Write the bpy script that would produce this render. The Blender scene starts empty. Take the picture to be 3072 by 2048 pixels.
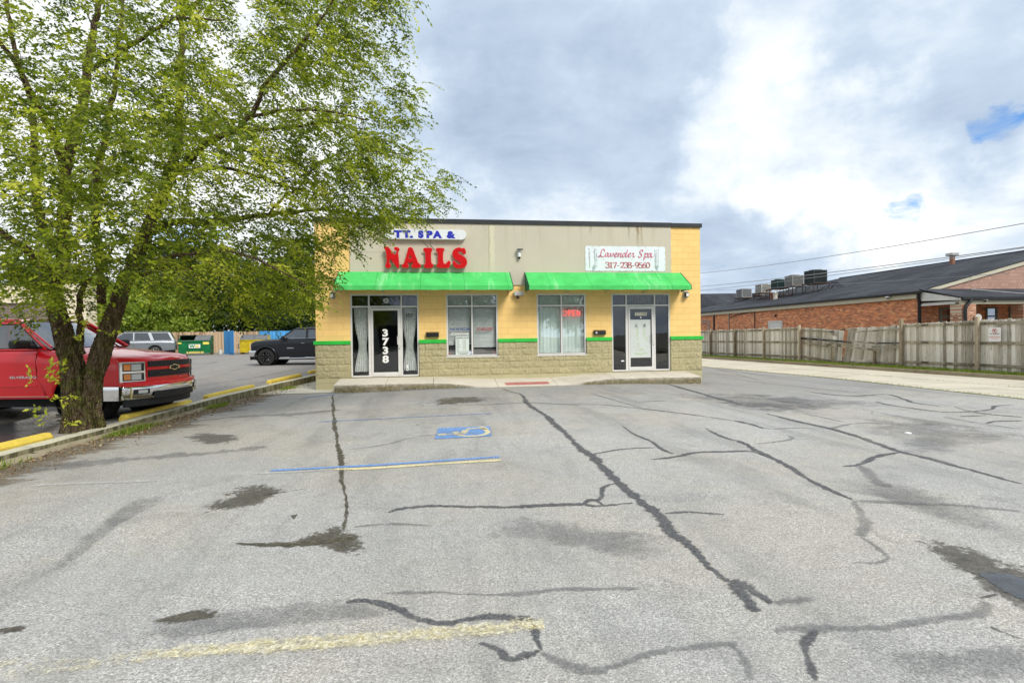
import bpy, bmesh, math, random
import numpy as np
from mathutils import Vector, Matrix
R = math.radians
random.seed(7); rng = np.random.default_rng(7)
S = bpy.context.scene; COL = S.collection
# ---------------------------------------------------------------- camera
CAM_POS = Vector((3.72581312, -16.6357189, 1.56085555))
CR = Vector((0.99070776, -0.13538241, -0.0130279)); CU = Vector((0.01427411, 0.00823842, 0.99986418)); CW = Vector((0.1352567, 0.99075917, -0.01009433))
F = 1581.727
cd = bpy.data.cameras.new('camera'); cam = bpy.data.objects.new('camera', cd); COL.objects.link(cam)
cd.sensor_width = 36; cd.lens = F/3072*36; cd.clip_start = .05; cd.clip_end = 5000
M = Matrix((CR, CU, -CW)).transposed().to_4x4(); M.translation = CAM_POS; cam.matrix_world = M
S.camera = cam
# ---------------------------------------------------------------- light
SUN_EL, SUN_AZ = R(44), R(150)      # azimuth from +Y towards +X
sd = bpy.data.lights.new('sun', 'SUN'); sd.energy = 1.75; sd.angle = R(20); sd.color = (1, .94, .84)
so = bpy.data.objects.new('sun', sd); COL.objects.link(so)
sdir = Vector((math.sin(SUN_AZ)*math.cos(SUN_EL), math.cos(SUN_AZ)*math.cos(SUN_EL), math.sin(SUN_EL)))
so.rotation_euler = sdir.to_track_quat('Z', 'Y').to_euler(); so.location = (0, 0, 40)
S.view_settings.view_transform = 'Standard'; S.view_settings.look = 'None'; S.view_settings.gamma = 1
S.view_settings.exposure = 0.88

class NT:
    """small node-tree writer"""
    def __init__(s, tree): s.t = tree; s.n = tree.nodes; s.l = tree.links
    def new(s, typ, inp=None, **kw):
        n = s.n.new(typ)
        for k, v in kw.items(): setattr(n, k, v)
        for k, v in (inp or {}).items():
            if isinstance(v, bpy.types.NodeSocket): s.l.new(v, n.inputs[k])
            else: n.inputs[k].default_value = v
        return n
    def math(s, op, a, b=0., clamp=False):
        return s.new('ShaderNodeMath', {0: a, 1: b}, operation=op, use_clamp=clamp).outputs[0]
    def vmath(s, op, a, b=(0, 0, 0)):
        return s.new('ShaderNodeVectorMath', {0: a, 1: b}, operation=op)
    def noise(s, vec, scale, detail=4, rough=.5, dist=0., out=0):
        return s.new('ShaderNodeTexNoise', {'Vector': vec, 'Scale': scale, 'Detail': detail, 'Roughness': rough, 'Distortion': dist}).outputs[out]
    def mix(s, f, a, b, mode='MIX'):
        n = s.n.new('ShaderNodeMix'); n.data_type = 'RGBA'; n.blend_type = mode
        for i, v in ((0, f), (6, a), (7, b)):
            if isinstance(v, bpy.types.NodeSocket): s.l.new(v, n.inputs[i])
            else: n.inputs[i].default_value = v if i == 0 else (tuple(v)+(1,) if len(v) == 3 else v)
        return n.outputs[2]
    def ramp(s, fac, *stops):
        n = s.n.new('ShaderNodeValToRGB'); s.l.new(fac, n.inputs[0]); e = n.color_ramp.elements
        while len(e) < len(stops): e.new(.5)
        for k, (p, c) in enumerate(stops):
            e[k].position = p; e[k].color = (c, c, c, 1) if isinstance(c, (int, float)) else tuple(c)+(1,)
        return n.outputs[0]
    def sstep(s, v, a, b):
        return s.new('ShaderNodeMapRange', {'Value': v, 'From Min': a, 'From Max': b}, interpolation_type='SMOOTHSTEP').outputs[0]

# ---------------------------------------------------------------- sky: broken cloud over blue
w = bpy.data.worlds.new('World'); S.world = w; w.use_nodes = True
t = NT(w.node_tree); t.n.clear()
D = t.new('ShaderNodeTexCoord').outputs['Generated']
sky = t.new('ShaderNodeTexSky', sky_type='NISHITA', sun_disc=False, sun_elevation=SUN_EL, sun_rotation=SUN_AZ, dust_density=.6, ozone_density=2.)
blue = t.mix(1., sky.outputs[0], (.045, .075, .105), 'MULTIPLY')
blue = t.mix(1., blue, (1.0, 1.0, 1.0), 'MULTIPLY')
sp = t.new('ShaderNodeSeparateXYZ', {0: D})
zz = t.math('ADD', t.math('MAXIMUM', sp.outputs[2], 0.0), .26)
P = t.new('ShaderNodeCombineXYZ', {0: t.math('DIVIDE', sp.outputs[0], zz), 1: t.math('DIVIDE', sp.outputs[1], zz), 2: 0.}).outputs[0]
P2 = t.vmath('ADD', P, (3.1, 7.7, 0)).outputs[0]
wv = t.vmath('SUBTRACT', t.noise(t.vmath('ADD', D, (4., 1., 2.)).outputs[0], 4.2, 6, .6, 0., 1), (.5, .5, .5)).outputs[0]
wv2 = t.new('ShaderNodeVectorMath', {0: wv, 'Scale': .42}, operation='SCALE').outputs[0]
DW = t.vmath('NORMALIZE', t.vmath('ADD', t.vmath('NORMALIZE', D).outputs[0], wv2).outputs[0]).outputs[0]
n1 = t.noise(P2, .75, 10, .56, .25)          # cloud cover
n2 = t.noise(t.vmath('ADD', P2, (.35, -.5, 5.)).outputs[0], .55, 8, .55, .2)   # thick bases
n3 = t.noise(t.vmath('ADD', P2, (9., 2., 1.)).outputs[0], 2.6, 8, .62, .3)      # billows
def blob(d, r0, r1):
    dp = t.vmath('DOT_PRODUCT', DW, Vector(d).normalized()).outputs['Value']
    return t.sstep(dp, math.cos(R(r1)), math.cos(R(r0)))
dark = 0.
def addm(acc, d, r0, r1, k):
    v = t.math('MULTIPLY', blob(d, r0, r1), k)
    return t.math('ADD', acc, v)
for d, r0, r1, k in (((.17, .90, .36), 0, 17, .12), ((.30, .87, .36), 0, 14, .05), ((.08, .93, .30), 0, 12, .07), ((.66, .67, .36), 0, 13, .15), ((.528, .84, .105), 0, 7, .16), ((.02, .8, .6), 0, 20, .03), ((.74, .63, .22), 0, 6, .12), ((.43, .86, .22), 0, 8, .06)):
    dark = addm(dark, d, r0, r1, k)
for d, r0, r1, k in (((.671, .72, .22), 0, 9, -.22), ((.12, .97, .17), 0, 9, -.16), ((.33, .93, .15), 0, 9, -.10), ((.50, .80, .33), 0, 9, -.22), ((-.4, .8, .4), 3, 30, -.25), ((.6, .77, .16), 0, 6, -.12), ((.55, .70, .50), 0, 10, -.10)):
    dark = addm(dark, d, r0, r1, k)
n4 = t.noise(t.vmath('ADD', P2, (1., 5., 3.)).outputs[0], 1.5, 9, .6, .5)
puff = t.new('ShaderNodeTexVoronoi', {'Vector': t.vmath('ADD', P2, t.new('ShaderNodeVectorMath', {0: wv, 'Scale': 1.2}, operation='SCALE').outputs[0]).outputs[0], 'Scale': 2.2}, feature='SMOOTH_F1').outputs['Distance']
thick = t.math('ADD', t.math('ADD', t.math('MULTIPLY', n2, .55), t.math('ADD', t.math('MULTIPLY', n3, .62), t.math('MULTIPLY', n4, .46))), dark)
thick = t.math('ADD', thick, t.math('MULTIPLY', t.math('SUBTRACT', puff, .35), .16))
thick = t.math('MULTIPLY', t.math('SUBTRACT', thick, .505), 1.40)
shade = t.ramp(thick, (.14, (.63, .64, .645)), (.32, (.495, .535, .565)), (.56, (.345, .41, .495)), (1., (.20, .26, .345)))
hole = 0.
for d, r0, r1, k in (((.75, .60, .275), 0, 3.6, .22), ((.671, .72, .165), 0, 3.5, .22), ((.56, .82, .10), 0, 3.5, .12), ((.60, .77, .25), 0, 3, .12), ((.5, .78, .44), 0, 4, .08), ((.85, .45, .3), 0, 9, .22), ((.44, .85, .27), 0, 3, .10), ((.80, .52, .18), 0, 6, .16)):
    hole = addm(hole, d, r0, r1, k)
cover = t.sstep(t.math('SUBTRACT', t.math('ADD', n1, t.math('MULTIPLY', n3, .55)), hole), .46, .60)
skyc = t.mix(cover, blue, shade)
# below the horizon: a dull grey-green surround
skyc = t.mix(t.sstep(sp.outputs[2], -.03, -.005), (.12, .12, .11), skyc)
bg = t.new('ShaderNodeBackground', {0: skyc, 1: 1.0})
t.l.new(bg.outputs[0], t.new('ShaderNodeOutputWorld').inputs[0])

# ---------------------------------------------------------------- pixel <-> ground survey helpers (photo pixels, 3072 wide)
def ray(px, py): return CW*F + CR*(px-1536) - CU*(py-1024)
def sst(a, b, x):
    x = min(1, max(0, (x-a)/(b-a))); return x*x*(3-2*x)
def H(x, y):      # height of our parking lot
    h = .055*sst(1.2, 4, x)*(1-sst(9, 11.5, x))*sst(-6, -1.5, y)
    h += -.006*y*sst(12, 19, x)*(1 if y > -12 else 0)
    return h
def HL(x, y): return .08 + .008*(max(y, -14)+8)     # side lot
def gnd(px, py, hf=H):
    d = ray(px, py); z = 0.
    for _ in range(5):
        k = (z-CAM_POS.z)/d.z; p = CAM_POS + d*k; z = hf(p.x, p.y)
    return Vector((p.x, p.y, z))
def onY(px, py, y):
    d = ray(px, py); return CAM_POS + d*((y-CAM_POS.y)/d.y)
def onX(px, py, x):
    d = ray(px, py); return CAM_POS + d*((x-CAM_POS.x)/d.x)

# ---------------------------------------------------------------- mesh helpers
class MB:
    def __init__(s): s.v = []; s.f = []; s.a = []
    def add(s, vs, fs, a=None):
        o = len(s.v); s.v += [tuple(v) for v in vs]; s.f += [tuple(i+o for i in f) for f in fs]
        s.a += list(a) if a is not None else [1.]*len(vs); return s
    def box(s, a, b):
        x0, y0, z0 = a; x1, y1, z1 = b
        return s.add([(x0,y0,z0),(x1,y0,z0),(x1,y1,z0),(x0,y1,z0),(x0,y0,z1),(x1,y0,z1),(x1,y1,z1),(x0,y1,z1)],
                     [(0,3,2,1),(4,5,6,7),(0,1,5,4),(1,2,6,5),(2,3,7,6),(3,0,4,7)])
    def obox(s, c, ax, ay, az, h):   # oriented box, centre, axes, half sizes
        c = Vector(c); ax = Vector(ax)*h[0]; ay = Vector(ay)*h[1]; az = Vector(az)*h[2]
        vs = [c+ax*i+ay*j+az*k for k in (-1,1) for i, j in ((-1,-1),(1,-1),(1,1),(-1,1))]
        return s.add(vs, [(0,3,2,1),(4,5,6,7),(0,1,5,4),(1,2,6,5),(2,3,7,6),(3,0,4,7)])
    def prism(s, poly, d):     # poly: 3D points, extruded by vector d
        n = len(poly); d = Vector(d); vs = [Vector(p) for p in poly]; vs += [p+d for p in vs]
        return s.add(vs, [tuple(range(n))[::-1], tuple(range(n, 2*n))] + [(i, (i+1) % n, (i+1) % n+n, i+n) for i in range(n)])
    def tube(s, pts, r, n=8, cap=True):
        pts = [Vector(p) for p in pts]; rr = r if isinstance(r, (list, tuple)) else [r]*len(pts)
        up = Vector((0, 0, 1)); vs = []; fs = []; pn = None
        for i, p in enumerate(pts):
            d = (pts[min(i+1, len(pts)-1)]-pts[max(i-1, 0)]);
            if d.length < 1e-9: d = Vector((0, 0, 1))
            d.normalize()
            a = pn if pn is not None else (up if abs(d.z) < .95 else Vector((1, 0, 0)))
            a = (a - d*a.dot(d)); a.normalize(); pn = a; b = d.cross(a)
            for k in range(n):
                th = 2*math.pi*k/n; vs.append(p + (a*math.cos(th)+b*math.sin(th))*rr[i])
            if i: fs += [((i-1)*n+k, (i-1)*n+(k+1) % n, i*n+(k+1) % n, i*n+k) for k in range(n)]
        if cap: fs += [tuple(range(n))[::-1], tuple((len(pts)-1)*n+k for k in range(n))]
        return s.add(vs, fs)
    def lathe(s, prof, c, axis='y', n=28, closed=False):    # prof: (r, h)
        c = Vector(c); vs = []
        for r, h in prof:
            for k in range(n):
                th = 2*math.pi*k/n; a, b = r*math.cos(th), r*math.sin(th)
                vs.append(c + (Vector((a, h, b)) if axis == 'y' else Vector((a, b, h)) if axis == 'z' else Vector((h, a, b))))
        m = len(prof); fs = [(i*n+k, i*n+(k+1) % n, (i+1)*n+(k+1) % n, (i+1)*n+k) for i in range(m-1) for k in range(n)]
        if not closed: fs += [tuple(range(n))[::-1], tuple((m-1)*n+k for k in range(n))]
        return s.add(vs, fs)
    def build(s, name, mat=None, parent=None, smooth=None, bevel=0, attr=None, loc=None):
        m = bpy.data.meshes.new(name); m.from_pydata(s.v, [], s.f); m.validate(); 
        bm = bmesh.new(); bm.from_mesh(m); bmesh.ops.recalc_face_normals(bm, faces=bm.faces); bm.to_mesh(m); bm.free()
        if attr:
            at = m.attributes.new(attr, 'FLOAT', 'POINT'); at.data.foreach_set('value', s.a)
        if smooth is not None:
            m.shade_smooth(); m.set_sharp_from_angle(angle=R(smooth))
        o = bpy.data.objects.new(name, m); COL.objects.link(o)
        if mat: m.materials.append(mat)
        if parent: o.parent = parent
        if loc: o.location = loc
        if bevel:
            b = o.modifiers.new('bevel', 'BEVEL'); b.width = bevel; b.segments = 2; b.limit_method = 'ANGLE'; b.angle_limit = R(40)
        return o
def tag(o, label=None, cat=None, group=None, kind=None):
    if label: o['label'] = label
    if cat: o['category'] = cat
    if group: o['group'] = group
    if kind: o['kind'] = kind
    return o
def empty(name, loc=(0, 0, 0), rz=0, label=None, cat=None, group=None):
    o = bpy.data.objects.new(name, None); COL.objects.link(o); o.location = loc; o.rotation_euler = (0, 0, rz)
    o.empty_display_size = .2
    return tag(o, label, cat, group)
def copy_tree(o, parent=None):
    c = o.copy(); COL.objects.link(c)
    if parent: c.parent = parent
    for ch in [x for x in bpy.data.objects if x.parent == o]: copy_tree(ch, c)
    return c
def text(name, s, size, mat, parent=None, loc=(0, 0, 0), rot=(R(90), 0, 0), bold=0., extrude=.002, align='CENTER', sx=1., shear=0., space=1.):
    c = bpy.data.curves.new(name, 'FONT'); c.body = s; c.size = size; c.extrude = extrude; c.offset = bold; c.align_x = align; c.shear = shear; c.space_character = space
    c.resolution_u = 4
    o = bpy.data.objects.new(name, c); COL.objects.link(o); bpy.context.view_layer.update()
    m = bpy.data.meshes.new_from_object(o); bpy.data.objects.remove(o); m.name = name
    o = bpy.data.objects.new(name, m); COL.objects.link(o); m.materials.clear(); m.materials.append(mat)
    o.location = loc; o.rotation_euler = rot; o.scale = (sx, 1, 1)
    if parent: o.parent = parent
    return o
def curve_shape(name, polys, mat, parent, extrude, bevel=0, loc=(0, 0, 0), rot=(R(90), 0, 0), smooth=True, scale=1.):
    """filled outline made of closed splines (2-D), returned as mesh"""
    c = bpy.data.curves.new(name, 'CURVE'); c.dimensions = '2D'; c.fill_mode = 'BOTH'; c.extrude = extrude; c.bevel_depth = bevel; c.bevel_resolution = 2; c.resolution_u = 5
    for poly in polys:
        if smooth:
            sp_ = c.splines.new('BEZIER'); sp_.bezier_points.add(len(poly)-1)
            for bp, p in zip(sp_.bezier_points, poly):
                bp.co = (p[0]*scale, p[1]*scale, 0); bp.handle_left_type = bp.handle_right_type = 'VECTOR' if len(p) > 2 else 'AUTO'
        else:
            sp_ = c.splines.new('POLY'); sp_.points.add(len(poly)-1)
            for bp, p in zip(sp_.points, poly): bp.co = (p[0]*scale, p[1]*scale, 0, 1)
        sp_.use_cyclic_u = True
    o = bpy.data.objects.new(name, c); COL.objects.link(o); bpy.context.view_layer.update()
    m = bpy.data.meshes.new_from_object(o); bpy.data.objects.remove(o); m.name = name
    o = bpy.data.objects.new(name, m); COL.objects.link(o); m.materials.clear(); m.materials.append(mat)
    o.location = loc; o.rotation_euler = rot
    if parent: o.parent = parent
    return o

# ---------------------------------------------------------------- materials
def mat(name, color=(.5, .5, .5), rough=.6, metal=0., spec=.5, coat=0., emit=None, estr=0.):
    m = bpy.data.materials.new(name); m.use_nodes = True; b = m.node_tree.nodes['Principled BSDF']
    b.inputs['Base Color'].default_value = tuple(color)+(1,); b.inputs['Roughness'].default_value = rough; b.inputs['Metallic'].default_value = metal
    b.inputs['Specular IOR Level'].default_value = spec; b.inputs['Coat Weight'].default_value = coat; b.inputs['Coat Roughness'].default_value = .03
    if emit: b.inputs['Emission Color'].default_value = tuple(emit)+(1,); b.inputs['Emission Strength'].default_value = estr
    return m
def pmat(name, rough=.8, spec=.3):
    m = mat(name, rough=rough, spec=spec); t = NT(m.node_tree); b = t.n['Principled BSDF']
    pos = t.new('ShaderNodeNewGeometry').outputs['Position']
    return m, t, b, pos
def bump(t, b, h, dist=.01, strength=1.):
    n = t.new('ShaderNodeBump', {'Height': h, 'Distance': dist, 'Strength': strength}); t.l.new(n.outputs[0], b.inputs['Normal'])
def worn(name, c, var=.25, scale=3., rough=.7, metal=0., spots=0., coat=0.):
    """plain colour with soft dirt and fine grain"""
    m, t, b, pos = pmat(name, rough); b.inputs['Metallic'].default_value = metal; b.inputs['Coat Weight'].default_value = coat
    n = t.noise(pos, scale, 6, .6); n2 = t.noise(pos, scale*14, 3, .5)
    k = t.math('ADD', t.math('MULTIPLY', n, .75), t.math('MULTIPLY', n2, .25))
    lo = tuple(x*(1-var) for x in c); hi = tuple(min(1, x*(1+var*.5)) for x in c)
    t.l.new(t.ramp(k, (.3, lo), (.65, hi)), b.inputs['Base Color'])
    t.l.new(t.math('ADD', t.math('MULTIPLY', n, .25), rough-.12), b.inputs['Roughness'])
    return m

def m_asphalt(name, base=1., tint=(1, 1, 1)):
    m, t, b, pos = pmat(name, .9, .25)
    vor = t.new('ShaderNodeTexVoronoi', {'Vector': pos, 'Scale': 105.}); cellv = t.new('ShaderNodeSeparateColor', {0: vor.outputs['Color']}).outputs[0]
    vor2 = t.new('ShaderNodeTexVoronoi', {'Vector': pos, 'Scale': 230.}); cell2 = t.new('ShaderNodeSeparateColor', {0: vor2.outputs['Color']}).outputs[1]
    big = t.noise(pos, .28, 5, .6, .6); mid = t.noise(pos, 1.7, 7, .68, .4); med = t.noise(pos, 7., 6, .7); fine = t.noise(pos, 60., 3, .7)
    # how much bare stone shows
    expo = t.sstep(t.math('ADD', t.math('MULTIPLY', mid, .5), t.math('MULTIPLY', big, .6)), .45, .75)
    stone = t.ramp(cellv, (0., .045), (.20, .13), (.5, .27), (.8, .43), (1., .66))
    sand = t.ramp(t.math('ADD', t.math('MULTIPLY', fine, .6), t.math('MULTIPLY', cell2, .4)), (.25, .15), (.5, .26), (.8, .44))
    c = t.mix(t.math('ADD', t.math('MULTIPLY', expo, .5), .30), sand, stone)
    spk = t.noise(pos, 75., 4, .8); c = t.mix(.30, c, t.ramp(t.math('ADD', t.math('MULTIPLY', big, .5), t.math('MULTIPLY', med, .5)), (.34, .20), (.5, .31), (.62, .40)))
    c = t.mix(1., c, t.ramp(spk, (.28, .50), (.5, 1.02), (.72, 1.5)), 'MULTIPLY')
    warm = t.mix(t.sstep(t.noise(pos, .5, 4, .6), .4, .65), (.98, .99, 1.01), (1.03, 1.0, .955))
    c = t.mix(1., c, warm, 'MULTIPLY')
    # long faint streaks of tyre wear running to the building
    mp = t.new('ShaderNodeMapping', {'Vector': pos, 'Scale': (1.3, .16, 1.)}).outputs[0]
    c = t.mix(t.math('MULTIPLY', t.sstep(t.noise(mp, 1., 5, .6, .5), .5, .68), .35), c, (.12, .125, .13))
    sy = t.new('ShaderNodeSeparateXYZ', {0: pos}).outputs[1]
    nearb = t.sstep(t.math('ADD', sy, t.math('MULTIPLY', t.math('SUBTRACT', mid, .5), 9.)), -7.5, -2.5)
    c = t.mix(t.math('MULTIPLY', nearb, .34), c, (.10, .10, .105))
    blot = t.noise(pos, 1.05, 7, .7, .8); c = t.mix(t.math('MULTIPLY', t.sstep(blot, .50, .66), .42), c, t.mix(.5, c, (.085, .088, .095)))
    # dirt on the left side by the kerb
    sx = t.new('ShaderNodeSeparateXYZ', {0: pos}).outputs[0]
    dirt = t.math('MULTIPLY', t.sstep(sx, 1.5, -1.8), t.sstep(med, .38, .62))
    c = t.mix(t.math('MULTIPLY', dirt, .38), c, (.12, .09, .06))
    c = t.mix(1., c, tuple(base*x*y for x, y in zip(tint, (1.24, 1.20, 1.12))), 'MULTIPLY')
    t.l.new(c, b.inputs['Base Color'])
    h = t.math('ADD', t.math('MULTIPLY', vor.outputs['Distance'], -.7), t.math('MULTIPLY', fine, .6))
    bump(t, b, h, .0045, .8)
    t.l.new(t.math('ADD', t.math('MULTIPLY', cellv, .25), .68), b.inputs['Roughness'])
    return m
def m_overlay(name, c0, c1, rough=.85, soft=.5, nz=14., thr=.5, amp=.6, aggregate=True, opac=1.):
    """a thin layer on the ground, opacity from attribute 'edge' eaten away by noise"""
    m, t, b, pos = pmat(name, rough, .3)
    e = t.new('ShaderNodeAttribute', attribute_name='edge').outputs['Fac']
    n = t.noise(pos, nz, 8, .7); n2 = t.noise(pos, nz*6, 4, .7)
    k = t.math('ADD', e, t.math('MULTIPLY', t.math('SUBTRACT', t.math('ADD', t.math('MULTIPLY', n, .65), t.math('MULTIPLY', n2, .35)), .5), amp*3.2))
    a = t.math('MULTIPLY', t.sstep(k, thr-soft/2, thr+soft/2), t.math('MULTIPLY', t.ramp(t.noise(pos, 2.4, 5, .65), (.34, .55), (.52, 1.)), opac))
    c = t.mix(t.sstep(t.noise(pos, nz*2, 5, .6), .3, .7), c0, c1)
    if aggregate:
        vor = t.new('ShaderNodeTexVoronoi', {'Vector': pos, 'Scale': 90.}); cv = t.new('ShaderNodeSeparateColor', {0: vor.outputs['Color']}).outputs[0]
        c = t.mix(.35, c, t.mix(1., c, t.ramp(cv, (0., .4), (.6, 1.), (1., 2.4)), 'MULTIPLY'))
    t.l.new(c, b.inputs['Base Color']); t.l.new(a, b.inputs['Alpha'])
    bump(t, b, t.noise(pos, 70, 3, .6), .003, .6)
    return m
def m_concrete(name, c=(.5, .47, .40), stain=.5, scale=2.):
    m, t, b, pos = pmat(name, .85, .3)
    n = t.noise(pos, scale, 8, .65, .3); n2 = t.noise(pos, 60, 4, .7); n3 = t.noise(pos, .6, 4, .6)
    k = t.math('ADD', t.math('MULTIPLY', n, .6), t.math('MULTIPLY', n3, .4))
    col = t.ramp(k, (.3, tuple(x*(1-stain) for x in c)), (.5, c), (.7, tuple(min(1, x*1.12) for x in c)))
    col = t.mix(.25, col, t.ramp(n2, (.3, .25), (.7, .8)), 'OVERLAY')
    t.l.new(col, b.inputs['Base Color']); bump(t, b, n2, .004, .6); return m
def m_kerb(name, c=(.62, .59, .46)):
    """concrete with moss and damp low on its upright face"""
    m, t, b, pos = pmat(name, .9, .3); g = t.new('ShaderNodeNewGeometry')
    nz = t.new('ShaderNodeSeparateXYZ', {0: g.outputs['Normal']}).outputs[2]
    n = t.noise(pos, 3., 8, .7, .4); n2 = t.noise(pos, 40, 5, .7); mp = t.new('ShaderNodeMapping', {'Vector': pos, 'Scale': (5, 5, 1.)}).outputs[0]
    st = t.noise(mp, 1.5, 5, .6)
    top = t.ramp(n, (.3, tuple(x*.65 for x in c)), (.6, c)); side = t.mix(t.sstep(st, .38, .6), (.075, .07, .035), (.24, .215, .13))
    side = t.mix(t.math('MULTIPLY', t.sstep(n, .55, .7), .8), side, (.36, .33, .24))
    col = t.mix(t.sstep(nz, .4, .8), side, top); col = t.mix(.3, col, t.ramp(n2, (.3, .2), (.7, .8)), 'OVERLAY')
    t.l.new(col, b.inputs['Base Color']); bump(t, b, n2, .008, .8); return m
def wallcoord(t, pos, axis):
    s = t.new('ShaderNodeSeparateXYZ', {0: pos})
    return t.new('ShaderNodeCombineXYZ', {0: s.outputs[0 if axis == 'x' else 1], 1: s.outputs[2], 2: 0.}).outputs[0], s.outputs[2]
def brick_node(t, vec, c1, c2, mortar, w_, h_, ms, bias=0., smooth=.1):
    return t.new('ShaderNodeTexBrick', {'Vector': vec, 'Color1': tuple(c1)+(1,), 'Color2': tuple(c2)+(1,), 'Mortar': tuple(mortar)+(1,), 'Scale': 1., 'Mortar Size': ms, 'Mortar Smooth': smooth, 'Bias': bias, 'Brick Width': w_, 'Row Height': h_})
def m_block(name, c, axis='x', joint=.72, w_=.406, h_=.203, zoff=0., var=.06, dirty=.2):
    m, t, b, pos = pmat(name, .75, .3); off = t.vmath('ADD', pos, (0, 0, zoff)).outputs[0]; vec, z = wallcoord(t, off, axis)
    br = brick_node(t, vec, c, tuple(x*(1-var) for x in c), tuple(x*joint for x in c), w_, h_, .007)
    n = t.noise(pos, 1.3, 6, .6); n2 = t.noise(pos, 90, 3, .6)
    col = t.mix(t.math('MULTIPLY', t.sstep(n, .45, .75), dirty), br.outputs[0], tuple(x*.7 for x in c))
    t.l.new(col, b.inputs['Base Color'])
    bump(t, b, t.math('ADD', t.math('MULTIPLY', br.outputs['Fac'], -1.), t.math('MULTIPLY', n2, .15)), .006, .7); return m
def m_brick(name, axis, c1=(.82, .27, .10), c2=(.56, .17, .075), mortar=(.60, .47, .36), old=True):
    m, t, b, pos = pmat(name, .9, .2); vec, z = wallcoord(t, pos, axis)
    wob = t.noise(pos, 3., 3, .5, out=1); vec2 = t.vmath('ADD', vec, t.vmath('SCALE', wob).outputs[0]).outputs[0]
    sc = [n for n in t.n if n.type == 'VECT_MATH' and n.operation == 'SCALE'][0]; sc.inputs['Scale'].default_value = .018
    br = brick_node(t, vec2, c1, c2, mortar, .21, .075, .0085, bias=-.15)
    # per brick tint from an aligned cell noise
    s = t.new('ShaderNodeSeparateXYZ', {0: vec2}); row = t.math('FLOOR', t.math('DIVIDE', s.outputs[1], .075))
    colx = t.math('FLOOR', t.math('DIVIDE', t.math('ADD', s.outputs[0], t.math('MULTIPLY', t.math('MODULO', row, 2.), .105)), .21))
    wn = t.new('ShaderNodeTexWhiteNoise', {'Vector': t.new('ShaderNodeCombineXYZ', {0: colx, 1: row, 2: 0.}).outputs[0]}, noise_dimensions='3D').outputs['Value']
    tint = t.ramp(wn, (0., (.45, .42, .42)), (.12, (.75, .7, .68)), (.5, (1., 1., 1.)), (.86, (1.25, 1.3, 1.2)), (.965, (1.3, 1.9, 2.2)))
    col = t.mix(1., br.outputs[0], tint, 'MULTIPLY'); col = t.mix(br.outputs['Fac'], col, tuple(mortar))
    if old:
        n = t.noise(pos, .9, 6, .7, .3); col = t.mix(t.sstep(n, .69, .74), col, (.62, .52, .44))
        col = t.mix(t.math('MULTIPLY', t.sstep(t.noise(pos, 2.3, 5, .7), .5, .7), .3), col, (.2, .09, .06))
    t.l.new(col, b.inputs['Base Color']); bump(t, b, t.math('ADD', t.math('MULTIPLY', br.outputs['Fac'], -1.), t.math('MULTIPLY', t.noise(pos, 50, 4, .7), .5)), .008, .8); return m
def m_stucco():
    m, t, b, pos = pmat('stucco_panel', .9, .2); c = (.56, .51, .415)
    mp = t.new('ShaderNodeMapping', {'Vector': pos, 'Scale': (3.2, 3.2, .22)}).outputs[0]
    st = t.noise(mp, 1., 6, .65, .2); n = t.noise(pos, .8, 6, .6); n2 = t.noise(pos, 120, 3, .7)
    sx = t.new('ShaderNodeSeparateXYZ', {0: pos}); z = sx.outputs[2]
    top = t.sstep(z, 4.1, 5.1)
    col = t.mix(t.math('MULTIPLY', t.sstep(st, .5, .68), t.math('ADD', t.math('MULTIPLY', top, .22), .05)), c, (.30, .22, .12))
    col = t.mix(t.math('MULTIPLY', t.sstep(n, .4, .7), .22), col, (.42, .42, .33))
    def streak(x0, hw, zc0, zc1, colr, k):
        d = t.math('ABSOLUTE', t.math('SUBTRACT', t.math('ADD', sx.outputs[0], t.math('MULTIPLY', t.noise(pos, 5., 3, .6), .12)), x0+.06))
        return t.math('MULTIPLY', t.math('MULTIPLY', t.sstep(d, hw, hw*.3), t.sstep(z, zc0, zc1)), k), colr
    for a in (streak(5.38, .14, 3.2, 4.2, (.66, .62, .46), .75), streak(5.30, .05, 3.2, 4.2, (.36, .35, .22), .6), streak(10.2, .07, 4.3, 5.1, (.26, .16, .08), .75), streak(9.9, .04, 4.5, 5.1, (.22, .17, .12), .6), streak(10.33, .05, 4.1, 5.1, (.33, .24, .12), .6), streak(8.6, .06, 4.7, 5.1, (.3, .25, .16), .5)):
        col = t.mix(a[0], col, a[1])
    t.l.new(col, b.inputs['Base Color']); bump(t, b, n2, .002, .5); return m
def m_shingle(name, c=(.046, .049, .058)):
    m, t, b, pos = pmat(name, .9, .25)
    s = t.new('ShaderNodeSeparateXYZ', {0: pos}); vec = t.new('ShaderNodeCombineXYZ', {0: s.outputs[1], 1: t.math('MULTIPLY', s.outputs[0], 1.), 2: 0.}).outputs[0]
    br = brick_node(t, vec, c, tuple(x*.62 for x in c), tuple(x*.45 for x in c), .33, .14, .008)
    n = t.noise(pos, 25, 4, .8); n1 = t.noise(pos, .5, 4, .5)
    col = t.mix(1., br.outputs[0], t.ramp(n, (.3, .55), (.7, 1.7)), 'MULTIPLY'); col = t.mix(1., col, t.ramp(n1, (.35, .7), (.65, 1.5)), 'MULTIPLY')
    t.l.new(col, b.inputs['Base Color']); bump(t, b, t.math('ADD', n, br.outputs['Fac']), .01, .5); return m
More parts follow.
